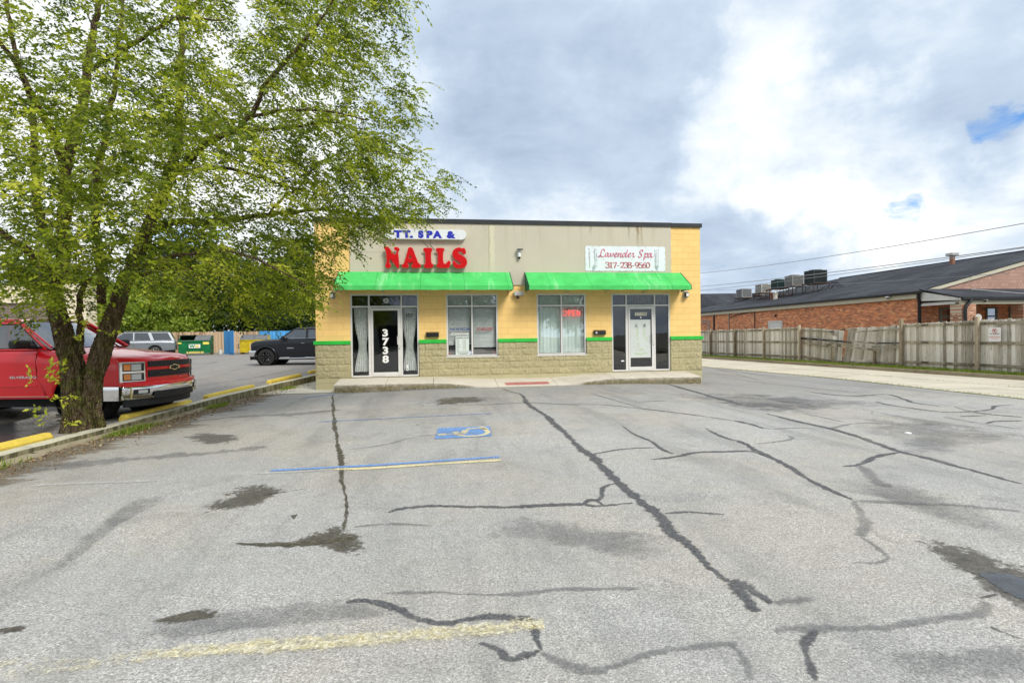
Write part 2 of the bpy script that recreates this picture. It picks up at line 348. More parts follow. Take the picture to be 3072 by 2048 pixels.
def m_wood(name, pal, axis='y', pitch=.14, rough=.9):
    """grey weathered boards; tone changes per board, grain and knots run upward"""
    m, t, b, pos = pmat(name, rough, .15)
    s = t.new('ShaderNodeSeparateXYZ', {0: pos}); u = s.outputs[1 if axis == 'y' else 0]
    idx = t.math('FLOOR', t.math('DIVIDE', u, pitch)); wn = t.new('ShaderNodeTexWhiteNoise', {'W': idx}, noise_dimensions='1D').outputs['Value']
    vec = t.new('ShaderNodeCombineXYZ', {0: t.math('MULTIPLY', u, 30.), 1: t.math('MULTIPLY', s.outputs[2], 2.2), 2: t.math('MULTIPLY', idx, 3.7)}).outputs[0]
    g = t.noise(vec, 1., 7, .7, .6)
    v3 = t.new('ShaderNodeCombineXYZ', {0: t.math('MULTIPLY', u, 7.), 1: t.math('MULTIPLY', s.outputs[2], 1.3), 2: t.math('MULTIPLY', idx, 1.7)}).outputs[0]
    st = t.noise(v3, 1., 6, .65, .3)
    k = t.math('ADD', t.math('ADD', t.math('MULTIPLY', g, .5), t.math('MULTIPLY', wn, .34)), t.math('MULTIPLY', st, .18))
    col = t.ramp(k, (.28, pal[0]), (.45, pal[1]), (.60, pal[2]), (.78, pal[3]))
    col = t.mix(t.sstep(st, .60, .74), col, pal[4])
    kn = t.new('ShaderNodeTexVoronoi', {'Vector': t.new('ShaderNodeCombineXYZ', {0: t.math('MULTIPLY', u, 6.), 1: t.math('MULTIPLY', s.outputs[2], 4.), 2: idx}).outputs[0], 'Scale': 1.}).outputs['Distance']
    col = t.mix(t.math('MULTIPLY', t.sstep(kn, .10, .05), .8), col, (.07, .05, .035))
    t.l.new(col, b.inputs['Base Color']); bump(t, b, g, .004, .7); return m
def m_bark():
    m, t, b, pos = pmat('bark', .95, .1)
    mp = t.new('ShaderNodeMapping', {'Vector': pos, 'Scale': (1., 1., .22)}).outputs[0]
    r = t.noise(mp, 17, 9, .75, 1.4); mo = t.noise(pos, 5, 7, .75, .3); vo = t.new('ShaderNodeTexVoronoi', {'Vector': mp, 'Scale': 34.}, feature='DISTANCE_TO_EDGE').outputs['Distance']
    col = t.ramp(r, (.34, (.04, .023, .014)), (.47, (.17, .11, .065)), (.60, (.36, .27, .18)), (.74, (.55, .46, .34)))
    z = t.new('ShaderNodeSeparateXYZ', {0: pos}).outputs[2]
    moss = t.math('MULTIPLY', t.sstep(mo, .42, .60), t.sstep(z, 3.2, .6))
    col = t.mix(t.math('MULTIPLY', moss, .75), col, t.mix(t.sstep(r, .4, .6), (.07, .085, .015), (.30, .33, .07)))
    t.l.new(col, b.inputs['Base Color'])
    bump(t, b, t.math('ADD', r, t.math('MULTIPLY', t.sstep(vo, 0., .25), .9)), .09, 1.); return m
def m_leaf(name, pal, trans=.45, rough=.5):
    m = bpy.data.materials.new(name); m.use_nodes = True; t = NT(m.node_tree); t.n.clear()
    a = t.new('ShaderNodeAttribute', attribute_name='tone').outputs['Fac']
    c = t.ramp(a, *[(i/(len(pal)-1), p) for i, p in enumerate(pal)])
    pb = t.new('ShaderNodeBsdfPrincipled', {'Base Color': c, 'Roughness': rough, 'Specular IOR Level': .35})
    tc = t.mix(1., c, (1.3, 1.4, .5), 'MULTIPLY'); tr = t.new('ShaderNodeBsdfTranslucent', {'Color': tc})
    mx = t.new('ShaderNodeMixShader', {0: trans, 1: pb.outputs[0], 2: tr.outputs[0]}); o = t.new('ShaderNodeOutputMaterial'); t.l.new(mx.outputs[0], o.inputs[0]); return m
def m_glass(name, tint=(.55, .6, .58), refl=1.6, base=.03):
    m = bpy.data.materials.new(name); m.use_nodes = True; t = NT(m.node_tree); t.n.clear()
    g_ = t.new('ShaderNodeNewGeometry'); ct = t.math('ABSOLUTE', t.vmath('DOT_PRODUCT', g_.outputs['Normal'], g_.outputs['Incoming']).outputs['Value']); fr = t.math('ADD', .04, t.math('MULTIPLY', t.math('POWER', t.math('SUBTRACT', 1., ct), 5.), .96)); f = t.math('MULTIPLY', fr, refl, True); f = t.math('ADD', f, base, True)
    tr = t.new('ShaderNodeBsdfTransparent', {'Color': tuple(tint)+(1,)}); gl = t.new('ShaderNodeBsdfGlossy', {'Color': (.95, .97, 1, 1), 'Roughness': .012})
    pos = t.new('ShaderNodeNewGeometry').outputs['Position']
    bp = t.new('ShaderNodeBump', {'Height': t.noise(pos, 1.2, 2, .4), 'Distance': .01, 'Strength': .25}); t.l.new(bp.outputs[0], gl.inputs['Normal'])
    mx = t.new('ShaderNodeMixShader', {0: f, 1: tr.outputs[0], 2: gl.outputs[0]}); o = t.new('ShaderNodeOutputMaterial'); t.l.new(mx.outputs[0], o.inputs[0]); return m
def m_carpaint(name, c, flake=.0):
    m, t, b, pos = pmat(name, .32, .6); b.inputs['Specular IOR Level'].default_value = .25; b.inputs['Coat Weight'].default_value = .35 if c[0] < .02 else .7; b.inputs['Coat Roughness'].default_value = .02; b.inputs['Metallic'].default_value = flake
    n = t.noise(pos, 2.2, 5, .6); t.l.new(t.mix(t.math('MULTIPLY', t.sstep(n, .4, .8), .12), c, tuple(x*.6+.004 for x in c)), b.inputs['Base Color'])
    return m
# ================================================================ SETTING
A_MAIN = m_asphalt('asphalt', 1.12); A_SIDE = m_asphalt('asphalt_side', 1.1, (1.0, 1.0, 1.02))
CONC = m_concrete('concrete', (.52, .49, .41), .3); LANE = m_concrete('lane_concrete', (.56, .51, .405), .22, 1.2)
KERB = m_kerb('kerb_concrete'); KERB2 = m_concrete('kerb_plain', (.36, .31, .22), .5, 5.)
def sheet(name, xs, ys, hf, m, kind='structure', dz=0.):
    b = MB(); nx = len(xs)
    b.v = [(x, y, hf(x, y)+dz) for y in ys for x in xs]; b.a = [1.]*len(b.v)
    b.f = [(j*nx+i, j*nx+i+1, (j+1)*nx+i+1, (j+1)*nx+i) for j in range(len(ys)-1) for i in range(nx-1)]
    return tag(b.build(name, m, smooth=60), kind=kind)
def fr(a, b, st):
    n = max(1, round((b-a)/st)); return [a+(b-a)*i/n for i in range(n+1)]
GND = mat('far_ground', (.12, .115, .09), .95)
b = MB().add([(-3000, -3000, -.45), (3000, -3000, -.45), (3000, 3000, -.45), (-3000, 3000, -.45)], [(0, 1, 2, 3)])
tag(b.build('ground', GND), kind='structure')
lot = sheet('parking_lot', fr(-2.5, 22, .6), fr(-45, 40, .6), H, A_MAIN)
def kx(y):     # x of the kerb's upright face
    pts = [(-45, -3.3), (-18, -2.35), (-13, -2.15), (-9, -1.94), (-7, -1.78), (-3.6, -1.66), (-2.5, -1.58), (1, -1.15), (3.5, -.80), (12, .0), (45, 3.)]
    for (a, x0), (c, x1) in zip(pts, pts[1:]):
        if y <= c: return x0+(x1-x0)*(y-a)/(c-a)
    return pts[-1][1]
def side_sheet():
    ys = fr(-45, 34.5, 1.); b = MB(); n = 8
    for y in ys:
        x1 = kx(y)-.16
        for i in range(n+1): b.v.append((-70+(x1+70)*(i/n), y, HL(0, y)))
    b.a = [1.]*len(b.v); b.f = [(j*(n+1)+i, j*(n+1)+i+1, (j+1)*(n+1)+i+1, (j+1)*(n+1)+i) for j in range(len(ys)-1) for i in range(n)]
    return tag(b.build('side_lot', A_SIDE, smooth=60), kind='structure')
side_sheet()
# left kerb: long retaining edge
def strip(name, ys, fx0, fx1, fz, zb, m, jit=0., kind='structure', parent=None):
    b = MB(); r_ = random.Random(3)
    for y in ys:
        j = lambda: r_.uniform(-jit, jit)
        x0, x1, z = fx0(y), fx1(y), fz(y)
        b.v += [(x1+j(), y, zb(y)), (x1+j(), y, z-.02+j()), (x1-.02+j(), y, z+j()*.4), (x0+j(), y, z+j()*.4), (x0+j(), y, zb(y))]
    b.a = [1.]*len(b.v)
    for k in range(len(ys)-1):
        for i in range(4): b.f.append((k*5+i, k*5+i+1, (k+1)*5+i+1, (k+1)*5+i))
    b.f += [tuple(range(5)), tuple((len(ys)-1)*5+i for i in range(5))]
    o = b.build(name, m, parent, smooth=50); 
    return tag(o, kind=kind) if kind else o
kz = lambda y: HL(0, y)+.035+.02*sst(-10, 0, y)
strip('kerb', fr(-45, 34, .22), lambda y: kx(y)-.19, lambda y: kx(y), kz, lambda y: -.2, KERB, .004)
# broken lower ledge in front of the kerb
def ledge():
    b = MB(); r_ = random.Random(5); y = -12.
    while y < -3.3:
        L = r_.uniform(.5, 1.3); w_ = r_.uniform(.10, .24)*(1-.5*sst(-6, -3.5, y)); h = r_.uniform(.025, .06)
        ys = fr(y, y+L, .08); n = len(ys); vs = []
        for yy in ys:
            e = w_ + r_.uniform(-.025, .025); k = kx(yy)
            vs += [(k-.01, yy, h+r_.uniform(-.005, .005)), (k+e*.9, yy, h*.8+r_.uniform(-.008, .008)), (k+e, yy, -.02)]
        b.add(vs, [(i*3+j, i*3+j+1, (i+1)*3+j+1, (i+1)*3+j) for i in range(n-1) for j in (0, 1)] + [(0, 1, 2), ((n-1)*3, (n-1)*3+1, (n-1)*3+2)])
        y += L + r_.uniform(.0, .12)
    tag(b.build('footing_ledge', KERB2, smooth=35), kind='structure')
ledge()
# right lane of pale concrete, its kerb, verge
def lx(y): return 16.45 + .35*math.exp(-((y+.5)/3.5)**2) - .03*max(0, y-2)
def kr(y): return 21.2 if y > -2 else 21.2+.09*(-2-y)
def lane_sheet():
    ys = fr(-45, 40, .5); b = MB(); n = 8; r_ = random.Random(8)
    for y in ys:
        x0 = lx(y)+r_.uniform(-.03, .03)
        for i in range(n+1):
            x = x0+(kr(y)+.05-x0)*i/n; b.v.append((x, y, H(x, y)+.006))
    b.a = [1.]*len(b.v); b.f = [(j*(n+1)+i, j*(n+1)+i+1, (j+1)*(n+1)+i+1, (j+1)*(n+1)+i) for j in range(len(ys)-1) for i in range(n)]
    return tag(b.build('lane', LANE, smooth=60), kind='structure')
lane = lane_sheet()
strip('kerb', fr(-45, 40, .4), lambda y: kr(y)+.16, lambda y: kr(y), lambda y: H(21, y)+.13, lambda y: -.4, KERB2, .006)
SOIL = worn('soil', (.09, .075, .045), .5, 4., .95)
sheet('verge', fr(21.3, 29, .8), fr(-45, 60, 1.5), lambda x, y: H(21, y)+.10, SOIL)
sheet('back_ground', [-90, -1.9], fr(34.5, 90, 6), lambda x, y: HL(0, 34.5)-.02, SOIL)

# ------------------------------------------------ marks on the lots (thin sheets that follow the ground)
def smooth_pts(pts, n=6):
    out = []
    for i in range(len(pts)-1):
        p0 = pts[max(0, i-1)]; p1 = pts[i]; p2 = pts[i+1]; p3 = pts[min(len(pts)-1, i+2)]
        for k in range(n):
            u = k/n; out.append(tuple(.5*((2*p1[j])+(-p0[j]+p2[j])*u+(2*p0[j]-5*p1[j]+4*p2[j]-p3[j])*u*u+(-p0[j]+3*p1[j]-3*p2[j]+p3[j])*u**3) for j in (0, 1)))
    out.append(tuple(pts[-1][:2])); return out
def ribbon(name, pix, width, m, parent=lot, dz=.004, jit=.25, hf=H, world=False, step=.05, seed=1, kind=None, taper=True, al=None):
    r_ = random.Random(seed); width = width*(.68 if taper and not world else 1); jit *= .7; pts = [p if world else tuple(gnd(*p, hf))[:2] for p in pix]; pts = smooth_pts(pts, 8)
    q = [pts[0]]                                # resample evenly
    for a, c in zip(pts, pts[1:]):
        d = math.dist(a, c); k = max(1, int(d/step))
        for i in range(1, k+1): q.append((a[0]+(c[0]-a[0])*i/k, a[1]+(c[1]-a[1])*i/k))
    b = MB(); n = len(q); ph = r_.uniform(0, 9)
    for i, p in enumerate(q):
        a = q[max(0, i-1)]; c = q[min(n-1, i+1)]; d = Vector((c[0]-a[0], c[1]-a[1])); d = d.normalized() if d.length > 1e-6 else Vector((1, 0)); nn = Vector((-d.y, d.x))
        u = i/max(1, n-1); wv = width*(1+jit*math.sin(i*.13+ph)+jit*.6*math.sin(i*.41+ph*2))
        if taper: wv *= min(1, .35+4*u, .35+4*(1-u))
        wv *= max(.4, 1+r_.gauss(0, .16 if jit > .04 else .04)); off = jit*width*.5*math.sin(i*.2+ph*3)+(r_.gauss(0, width*.09) if jit > .08 else 0)
        for k, e in ((-1.6, 0.), (-.55, 1.), (.55, 1.), (1.6, 0.)):
            x = p[0]+nn.x*(k*wv/2+off); y = p[1]+nn.y*(k*wv/2+off); b.v.append((x, y, hf(x, y)+dz)); b.a.append((e*(al(u) if al else 1)) if 0 < i < n-1 else 0)
    b.f = [(i*4+j, i*4+j+1, i*4+j+5, i*4+j+4) for i in range(n-1) for j in range(3)]
    return b.build(name, m, parent, attr='edge')
def patch(name, pix, m, parent=lot, dz=.003, hf=H, soft=.35, world=False, kind=None):
    """irregular blot: outline in photo pixels projected to the ground"""
    pts = [p if world else tuple(gnd(*p, hf))[:2] for p in pix]
    pts = smooth_pts(pts+[pts[0]], 5)[:-1]; c = (sum(p[0] for p in pts)/len(pts), sum(p[1] for p in pts)/len(pts))
    b = MB(); n = len(pts); b.v.append((c[0], c[1], hf(*c)+dz)); b.a.append(1.)
    for k, e in ((.5, .92), (1., .52), (1.45, 0.)):
        for p in pts:
            x = c[0]+(p[0]-c[0])*k; y = c[1]+(p[1]-c[1])*k; b.v.append((x, y, hf(x, y)+dz)); b.a.append(e)
    b.f = [(0, 1+i, 1+(i+1) % n) for i in range(n)]
    for r0 in (1, 1+n): b.f += [(r0+i, r0+(i+1) % n, r0+n+(i+1) % n, r0+n+i) for i in range(n)]
    return b.build(name, m, parent, attr='edge')
SEAL = m_overlay('crack_sealer', (.075, .077, .082), (.135, .135, .14), soft=.8, nz=20, amp=.8, opac=.88)
SEAL2 = m_overlay('faded_sealer', (.14, .14, .145), (.22, .22, .22), soft=1.2, nz=7, amp=1.1, opac=.5)
THIN = m_overlay('thin_crack', (.05, .05, .05), (.12, .11, .10), soft=.4, nz=25, amp=.7, opac=.85)
DIRT = m_overlay('dirty_joint', (.055, .05, .035), (.13, .115, .08), soft=.6, nz=9, amp=.8, opac=.9)
DAMP = m_overlay('damp_stain', (.07, .064, .052), (.14, .125, .10), soft=.45, nz=5, amp=1.25, rough=.5, opac=.85)
DARKP = m_overlay('dark_patch', (.10, .102, .11), (.18, .18, .185), soft=1.2, nz=2.2, amp=1.6, opac=.36)
WET = m_overlay('puddle', (.07, .075, .08), (.10, .105, .11), rough=.06, soft=.15, nz=4, amp=.6, aggregate=False, opac=.9)
BLUEP = m_overlay('blue_paint', (.12, .27, .62), (.22, .38, .68), soft=.5, nz=22, amp=.85, opac=.82)
BLUEF = m_overlay('faded_blue_paint', (.12, .22, .5), (.2, .28, .45), soft=.7, nz=12, amp=.9, thr=.6, opac=.6)
YELP = m_overlay('yellow_paint', (.74, .62, .30), (.78, .70, .46), soft=.5, nz=22, amp=.85, opac=.82)
YELF = m_overlay('worn_yellow_paint', (.66, .56, .26), (.72, .68, .54), soft=.6, nz=14, amp=1.5, thr=.78, opac=.72)
WHF = m_overlay('faded_white_paint', (.6, .6, .56), (.5, .5, .48), soft=.7, nz=14, amp=.9, thr=.7, opac=.55)
REDP = m_overlay('red_paint', (.55, .16, .16), (.62, .26, .24), soft=.3, nz=20, amp=.6, aggregate=False)
K = lambda *a: [(1536+x/1.53125, 1200+y/1.53125) for x, y in a]
Lb = lambda *a: [(x/1.53125, 1400+y/1.53125) for x, y in a]
Q = lambda *a: [(2200+x/2.697, 1180+y/2.697) for x, y in a]
seals = [
 ([(1508, 1166), (1535, 1176), (1560, 1182), (1575, 1195), (1577, 1202)] + K((75, 20), (150, 68), (205, 118), (260, 168), (320, 225), (372, 262), (430, 325), (485, 372), (545, 425), (590, 468), (650, 510), (700, 560), (735, 610), (800, 655), (850, 705), (910, 765), (1000, 838)), .135, SEAL, .22),
 (K((1000, 838), (1050, 890), (1095, 930), (1125, 975)), .10, SEAL, .3), (K((1000, 830), (1060, 850), (1120, 885), (1200, 935)), .10, SEAL, .3),
 (Lb((1785, 212), (1850, 192), (2000, 180), (2150, 184), (2345, 186)) + K((60, 489), (150, 484), (310, 478), (400, 487), (560, 472)), .085, SEAL, .25),
 (K((482, 382), (420, 402), (408, 450), (360, 462), (325, 478)), .05, SEAL, .2), (K((330, 470), (360, 455), (400, 468), (420, 485)), .04, SEAL, .2),
 (K((700, 522), (800, 514), (900, 520), (980, 526)), .055, SEAL, .2),
 (K((370, 250), (470, 231), (560, 221), (665, 218)), .055, SEAL, .2), (K((505, 118), (560, 156), (640, 190), (690, 226), (742, 248)), .06, SEAL, .3),
 (K((635, 274), (740, 262), (850, 241), (1000, 237), (1100, 236), (1180, 262)), .075, SEAL, .2),
 (K((885, 128), (960, 166), (1060, 196), (1110, 225), (1180, 260), (1260, 300), (1370, 368), (1480, 420), (1565, 458)), .10, SEAL, .2),
 (K((1565, 458), (1600, 520), (1622, 580), (1600, 628)), .10, SEAL2, .3), (K((1600, 628), (1680, 680), (1730, 725), (1680, 748), (1560, 745)), .05, SEAL2, .3),
 (K((1120, 202), (1240, 188), (1290, 176), (1260, 160)), .07, SEAL2, .2),
 ([(1310, 1210), (1420, 1215), (1577, 1208)] + K((250, 20), (420, 22), (600, 40), (800, 64), (1000, 92), (1100, 115), (1190, 134)), .06, SEAL, .3),
 (K((1190, 134), (1300, 128), (1455, 130), (1560, 110), (1700, 104)), .10, SEAL2, .3),
 (K((1160, 60), (1300, 95), (1450, 128), (1600, 172), (1780, 236), (1900, 265), (2100, 320), (2345, 386)), .13, SEAL, .2),
 (K((1785, 240), (1680, 258), (1600, 294), (1520, 304)), .09, SEAL, .3), (K((1600, 300), (1640, 340), (1680, 380), (1760, 400)), .14, SEAL2, .3),
 (K((1570, 462), (1700, 470), (1900, 478), (2100, 486), (2345, 512)), .12, SEAL2, .3),
 (K((1200, 930), (1290, 922), (1390, 912)), .07, SEAL2, .3), (K((1205, 1066), (1400, 1050), (1700, 1040), (1900, 1010), (2150, 982), (2190, 930)), .09, SEAL2, .3),
 (K((1400, 1055), (1345, 1110), (1350, 1160), (1380, 1225), (1400, 1290)), .06, SEAL, .5), (K((2150, 909), (2200, 900), (2235, 892)), .02, THIN, .2),
 (K((2195, 1040), (2260, 1070), (2345, 1100)), .018, THIN, .3),
 (Lb((1590, 626), (1670, 613), (1800, 640), (1900, 690), (2030, 722), (2150, 700), (2250, 686), (2345, 694)) + K((60, 1010), (95, 1040), (122, 1100), (132, 1150)), .065, SEAL, .3),
 (K((132, 1152), (50, 1176), (0, 1192)) + Lb((2290, 840), (2200, 810)), .05, SEAL, .3), (K((132, 1160), (250, 1210), (380, 1246), (500, 1220), (650, 1160), (850, 1130), (1040, 1116)), .07, SEAL2, .5),
 (K((1000, 1122), (1060, 1180), (1110, 1290)), .05, SEAL2, .4),
 (Q((560, -20), (800, 10), (1000, 20), (1240, 8), (1380, 45), (1460, 75), (1680, 106)), .11, SEAL, .25), (Q((1150, 65), (1240, 90), (1450, 120), (1700, 150), (1930, 146), (2090, 128), (2120, 102), (2270, 93)), .10, SEAL, .25),
 (Q((1930, 150), (2100, 172), (2345, 192)), .10, SEAL, .2), (Q((1780, 104), (1900, 140), (2100, 170)), .08, SEAL2, .2), (Q((1830, 187), (2060, 178)), .09, SEAL, .2), (Q((2050, 242), (2130, 226), (2345, 222)), .09, SEAL, .2), (Q((1700, 190), (1950, 235), (2345, 290)), .12, SEAL2, .2),
 (Q((0, 216), (150, 250), (240, 285)), .06, SEAL, .4), (Q((570, 165), (700, 190), (900, 235)), .03, THIN, .3),
 ([(2150, 1128), (2300, 1150), (2500, 1170), (2660, 1183)], .10, SEAL2, .3), ([(2140, 1105), (2260, 1122), (2420, 1136)], .08, SEAL, .2),
 ([(1990, 1148), (2050, 1165), (2120, 1185), (2230, 1215)], .17, SEAL, .3), ([(1770, 1180), (1860, 1205), (1930, 1225)], .05, SEAL, .4), ([(1920, 1205), (2000, 1202)], .05, SEAL, .3),
 ([(1240, 1212), (1360, 1205)], .04, SEAL2, .4), ([(1040, 1350), (1150, 1335), (1240, 1312), (1330, 1300), (1440, 1285)], .022, THIN, .4),
 ([(1060, 1580), (1170, 1572), (1300, 1578)], .05, SEAL2, .4), ([(1150, 1780), (1300, 1775), (1500, 1785), (1700, 1770), (1930, 1765)], .06, SEAL2, .6)]
for i, (p, w_, m_, j) in enumerate(seals): ribbon('crack_seal', p, w_, m_, jit=j, seed=i+1, dz=.004+.0006*(i % 5))
ribbon('dirty_joint', [(998, 1185), (1002, 1260), (1012, 1320), (1022, 1380), (1028, 1440), (1036, 1490), (1036, 1540), (1030, 1590)], .075, DIRT, jit=.45, seed=77, dz=.005)
ribbon('dirty_joint', Lb((1640, 330), (1500, 345), (1320, 358), (1080, 350)), .10, DIRT, jit=.5, seed=78, dz=.005)
patch('damp_stain', Lb((940, 215), (1000, 170), (1100, 105), (1190, 90), (1260, 105), (1360, 108), (1250, 125), (1200, 160), (1100, 190), (1000, 195)), DAMP)
patch('damp_stain', Lb((1330, 355), (1450, 310), (1560, 290), (1650, 335), (1640, 380), (1560, 390), (1500, 365)), DAMP)
patch('damp_stain', Lb((730, 705), (850, 670), (930, 660), (1030, 680), (930, 700), (800, 712)), DAMP)
patch('damp_stain', [(570, 1312), (620, 1300), (700, 1308), (690, 1325), (620, 1328)], DAMP)
patch('damp_stain', Lb((0, 745), (110, 730), (100, 755), (0, 765)), DAMP); patch('damp_stain', Lb((1335, 225), (1365, 218), (1350, 238)), DAMP)
patch('damp_stain', [(1318, 1205), (1340, 1195), (1400, 1192), (1445, 1194), (1445, 1203), (1390, 1208), (1330, 1212)], DAMP)
for pp in (K((1300, 20), (1000, 8), (1100, 35), (1250, 45), (1380, 38), (1600, 18), (1400, -5), (1150, -15)), K((1700, 100), (1900, 115), (2200, 150), (2290, 175), (2100, 185), (1880, 230), (1800, 175), (1680, 130)), K((1650, 395), (1800, 410), (1980, 450), (2100, 530), (2050, 548), (1850, 500), (1700, 445), (1600, 430)), K((1700, 60), (2100, 120), (1900, 110)), [(2080, 1190), (2250, 1185), (2420, 1205), (2440, 1220), (2350, 1230), (2200, 1212)], K((120, 560), (420, 600), (640, 640), (520, 700), (200, 650), (-100, 620)), Lb((840, 800), (1000, 760), (1600, 690), (1500, 640), (1000, 680), (700, 760)), K((1800, 1180), (2300, 1150), (2345, 1250), (2000, 1260)), Lb((350, 420), (560, 260), (700, 180), (620, 160), (450, 280), (300, 420))): patch('worn_patch', pp, DARKP, dz=.002)
patch('damp_stain', K((1920, 668), (2100, 690), (2230, 750), (2345, 780), (2600, 900), (2500, 1020), (2352, 950), (2200, 860), (2020, 750)), DAMP, dz=.0035)
patch('puddle', K((2160, 805), (2240, 795), (2345, 820), (2560, 910), (2500, 985), (2345, 920), (2240, 865)), WET, dz=.006, soft=.1)
side = bpy.data.objects['side_lot']
patch('puddle', [(-60, 1280), (60, 1262), (160, 1235), (175, 1262), (100, 1300), (0, 1328), (-90, 1340)], WET, side, .004, HL, .1)
patch('damp_stain', [(-120, 1275), (60, 1240), (170, 1215), (215, 1235), (150, 1290), (20, 1340), (-120, 1370)], DAMP, side, .003, HL, .2)
for pp, w_ in (([(570, 1094), (620, 1092), (650, 1086)], .25), ([(560, 1160), (720, 1140), (880, 1110)], .12), ([(600, 1170), (760, 1150), (900, 1128)], .10)): ribbon('crack_seal', pp, w_, SEAL2, side, hf=HL)
ribbon('painted_line', [(700, 1136), (760, 1139)], .12, BLUEF, side, hf=HL, dz=.006)
DUST = m_overlay('kerb_dirt', (.13, .095, .06), (.24, .19, .13), soft=.9, nz=6, amp=1.0, opac=.75, rough=.95)
ribbon('kerb_dirt', [(kx(y)+.32, y) for y in fr(-13, 3, 1.)], .75, DUST, jit=.4, seed=91, dz=.0022, world=True)
for k_, (x_, y_, w_) in enumerate(((-.9, -9.2, .3), (-.5, -5.4, .25))): ribbon('kerb_dirt', [(x_-.8, y_-.5), (x_, y_), (x_+1.2, y_+.25), (x_+2.1, y_+.7)], w_, DARKP, jit=.5, seed=95+k_, dz=.0019, world=True)
HAIR = m_overlay('hairline', (.07, .068, .065), (.15, .145, .14), soft=.5, nz=30, amp=1.0, opac=.75)
rh = random.Random(17)
for k_ in range(15):
    x_ = rh.uniform(-.5, 15); y_ = rh.uniform(-8.5, -1.8); a_ = rh.uniform(0, 6.28); pts_ = [(x_, y_)]
    for q_ in range(rh.randint(4, 9)): a_ += rh.gauss(0, .8)*(1 if q_ % 2 else -.6); x_ += math.cos(a_)*.17; y_ += math.sin(a_)*.17; pts_.append((x_, y_))
    if all(-1.2 < p[0] < 15.8 and -14.5 < p[1] < -1.4 for p in pts_): ribbon('hairline_crack', pts_, .009, HAIR, jit=.4, seed=200+k_, dz=.0035, world=True)
# paint
def C(*a): return [(1280+x/8.712, 1240+y/8.712) for x, y in a]
ribbon('painted_line', [(806, 1412), (950, 1405), (1120, 1396), (1300, 1384), (1400, 1377), (1503, 1370)], .085, BLUEP, jit=.05, taper=False, dz=.007)
ribbon('painted_line', [(1000, 1408), (1120, 1405), (1300, 1393), (1400, 1387), (1508, 1381)], .085, YELP, jit=.05, taper=False, dz=.0075)
ribbon('painted_line', [(745, 1422), (880, 1416), (1005, 1408)], .08, WHF, jit=.05, taper=False, dz=.007)
ribbon('painted_line', [(85, 1458), (250, 1450), (480, 1443)], .08, WHF, jit=.1, taper=False, dz=.007)
ribbon('painted_line', [(950, 1266), (1150, 1256), (1480, 1240)], .09, BLUEF, jit=.1, taper=False, dz=.007)
ribbon('painted_line', [(912, 1194), (1000, 1184), (1150, 1174), (1300, 1168), (1460, 1163)], .13, BLUEF, jit=.2, dz=.007)
ribbon('painted_line', [(905, 1196), (960, 1187), (1010, 1181)], .10, BLUEP, jit=.1, dz=.008)
ribbon('painted_line', [(-60, 2012), (0, 2003)] + Lb((300, 915), (600, 880), (850, 850), (1200, 828), (1600, 800), (2000, 770), (2300, 742)) + K((60, 1035), (150, 1030)), .13, YELF, jit=.05, taper=False, dz=.007, al=lambda u: .62+.38*sst(.15, .55, u))
b = MB(); cs = [tuple(gnd(*p))[:2] for p in C((150, 690), (245, 380), (1700, 325), (1745, 605))]
N_ = 14
for j in range(N_+1):
    for i in range(N_+1):
        u, v = i/N_, j/N_; x, y = [cs[0][k]*(1-u)*(1-v)+cs[1][k]*(1-u)*v+cs[2][k]*u*v+cs[3][k]*u*(1-v) for k in (0, 1)]
        b.v.append((x, y, H(x, y)+.007)); b.a.append(0. if i in (0, N_) or j in (0, N_) else 1.)
b.f = [(j*(N_+1)+i, j*(N_+1)+i+1, (j+1)*(N_+1)+i+1, (j+1)*(N_+1)+i) for j in range(N_) for i in range(N_)]
sq = b.build('parking_symbol', BLUEP, lot, attr='edge')
for pp, w_ in ((C((280, 572), (400, 562), (520, 556)), .13), (C((500, 560), (620, 552), (720, 545)), .05), (C((745, 490), (770, 520), (860, 560), (940, 555)), .10), (C((930, 545), (980, 490), (1020, 440)), .10), (C((1020, 425), (1200, 405), (1400, 398), (1530, 440), (1600, 490), (1560, 540), (1400, 585), (1200, 605), (1000, 600), (850, 580), (760, 560)), .075), (C((1420, 360), (1480, 385), (1560, 430)), .10)):
    ribbon('symbol_stroke', pp, w_, YELP, sq, dz=.011, jit=.03, taper=False, step=.05)
# lane joints, weeds and faint arrows
LJ = m_overlay('lane_joint', (.16, .13, .08), (.3, .27, .19), soft=.4, nz=14, amp=.7, aggregate=False, opac=.8)
GE = m_overlay('weedy_edge', (.10, .12, .02), (.28, .25, .06), soft=.3, nz=10, amp=.7, aggregate=False)
ribbon('lane_joint', [(lx(y)-.02, y) for y in fr(-30, 30, 1.5)], .07, GE, lane, .008, .3, world=True)
for y in (-9, -4.6, -.2, 4.2, 8.6, 13, 17.5): ribbon('lane_joint', [(lx(y), y+.1), (19, y), (21.15, y-.05)], .03, LJ, lane, .007, .2, world=True)
ribbon('lane_joint', [(18.9, y) for y in fr(-30, 30, 3)], .03, LJ, lane, .008, .2, world=True)
ribbon('painted_line', [(2400, 1130), (2450, 1121), (2510, 1110)], .10, YELF, lane, .009, .1); ribbon('painted_line', [(2400, 1130), (2600, 1124)], .10, YELF, lane, .009, .1)
ribbon('lane_joint', [(2290, 1165-20), (2200, 1150-30), (2110, 1100)], .05, LJ, lane, .009, .4)

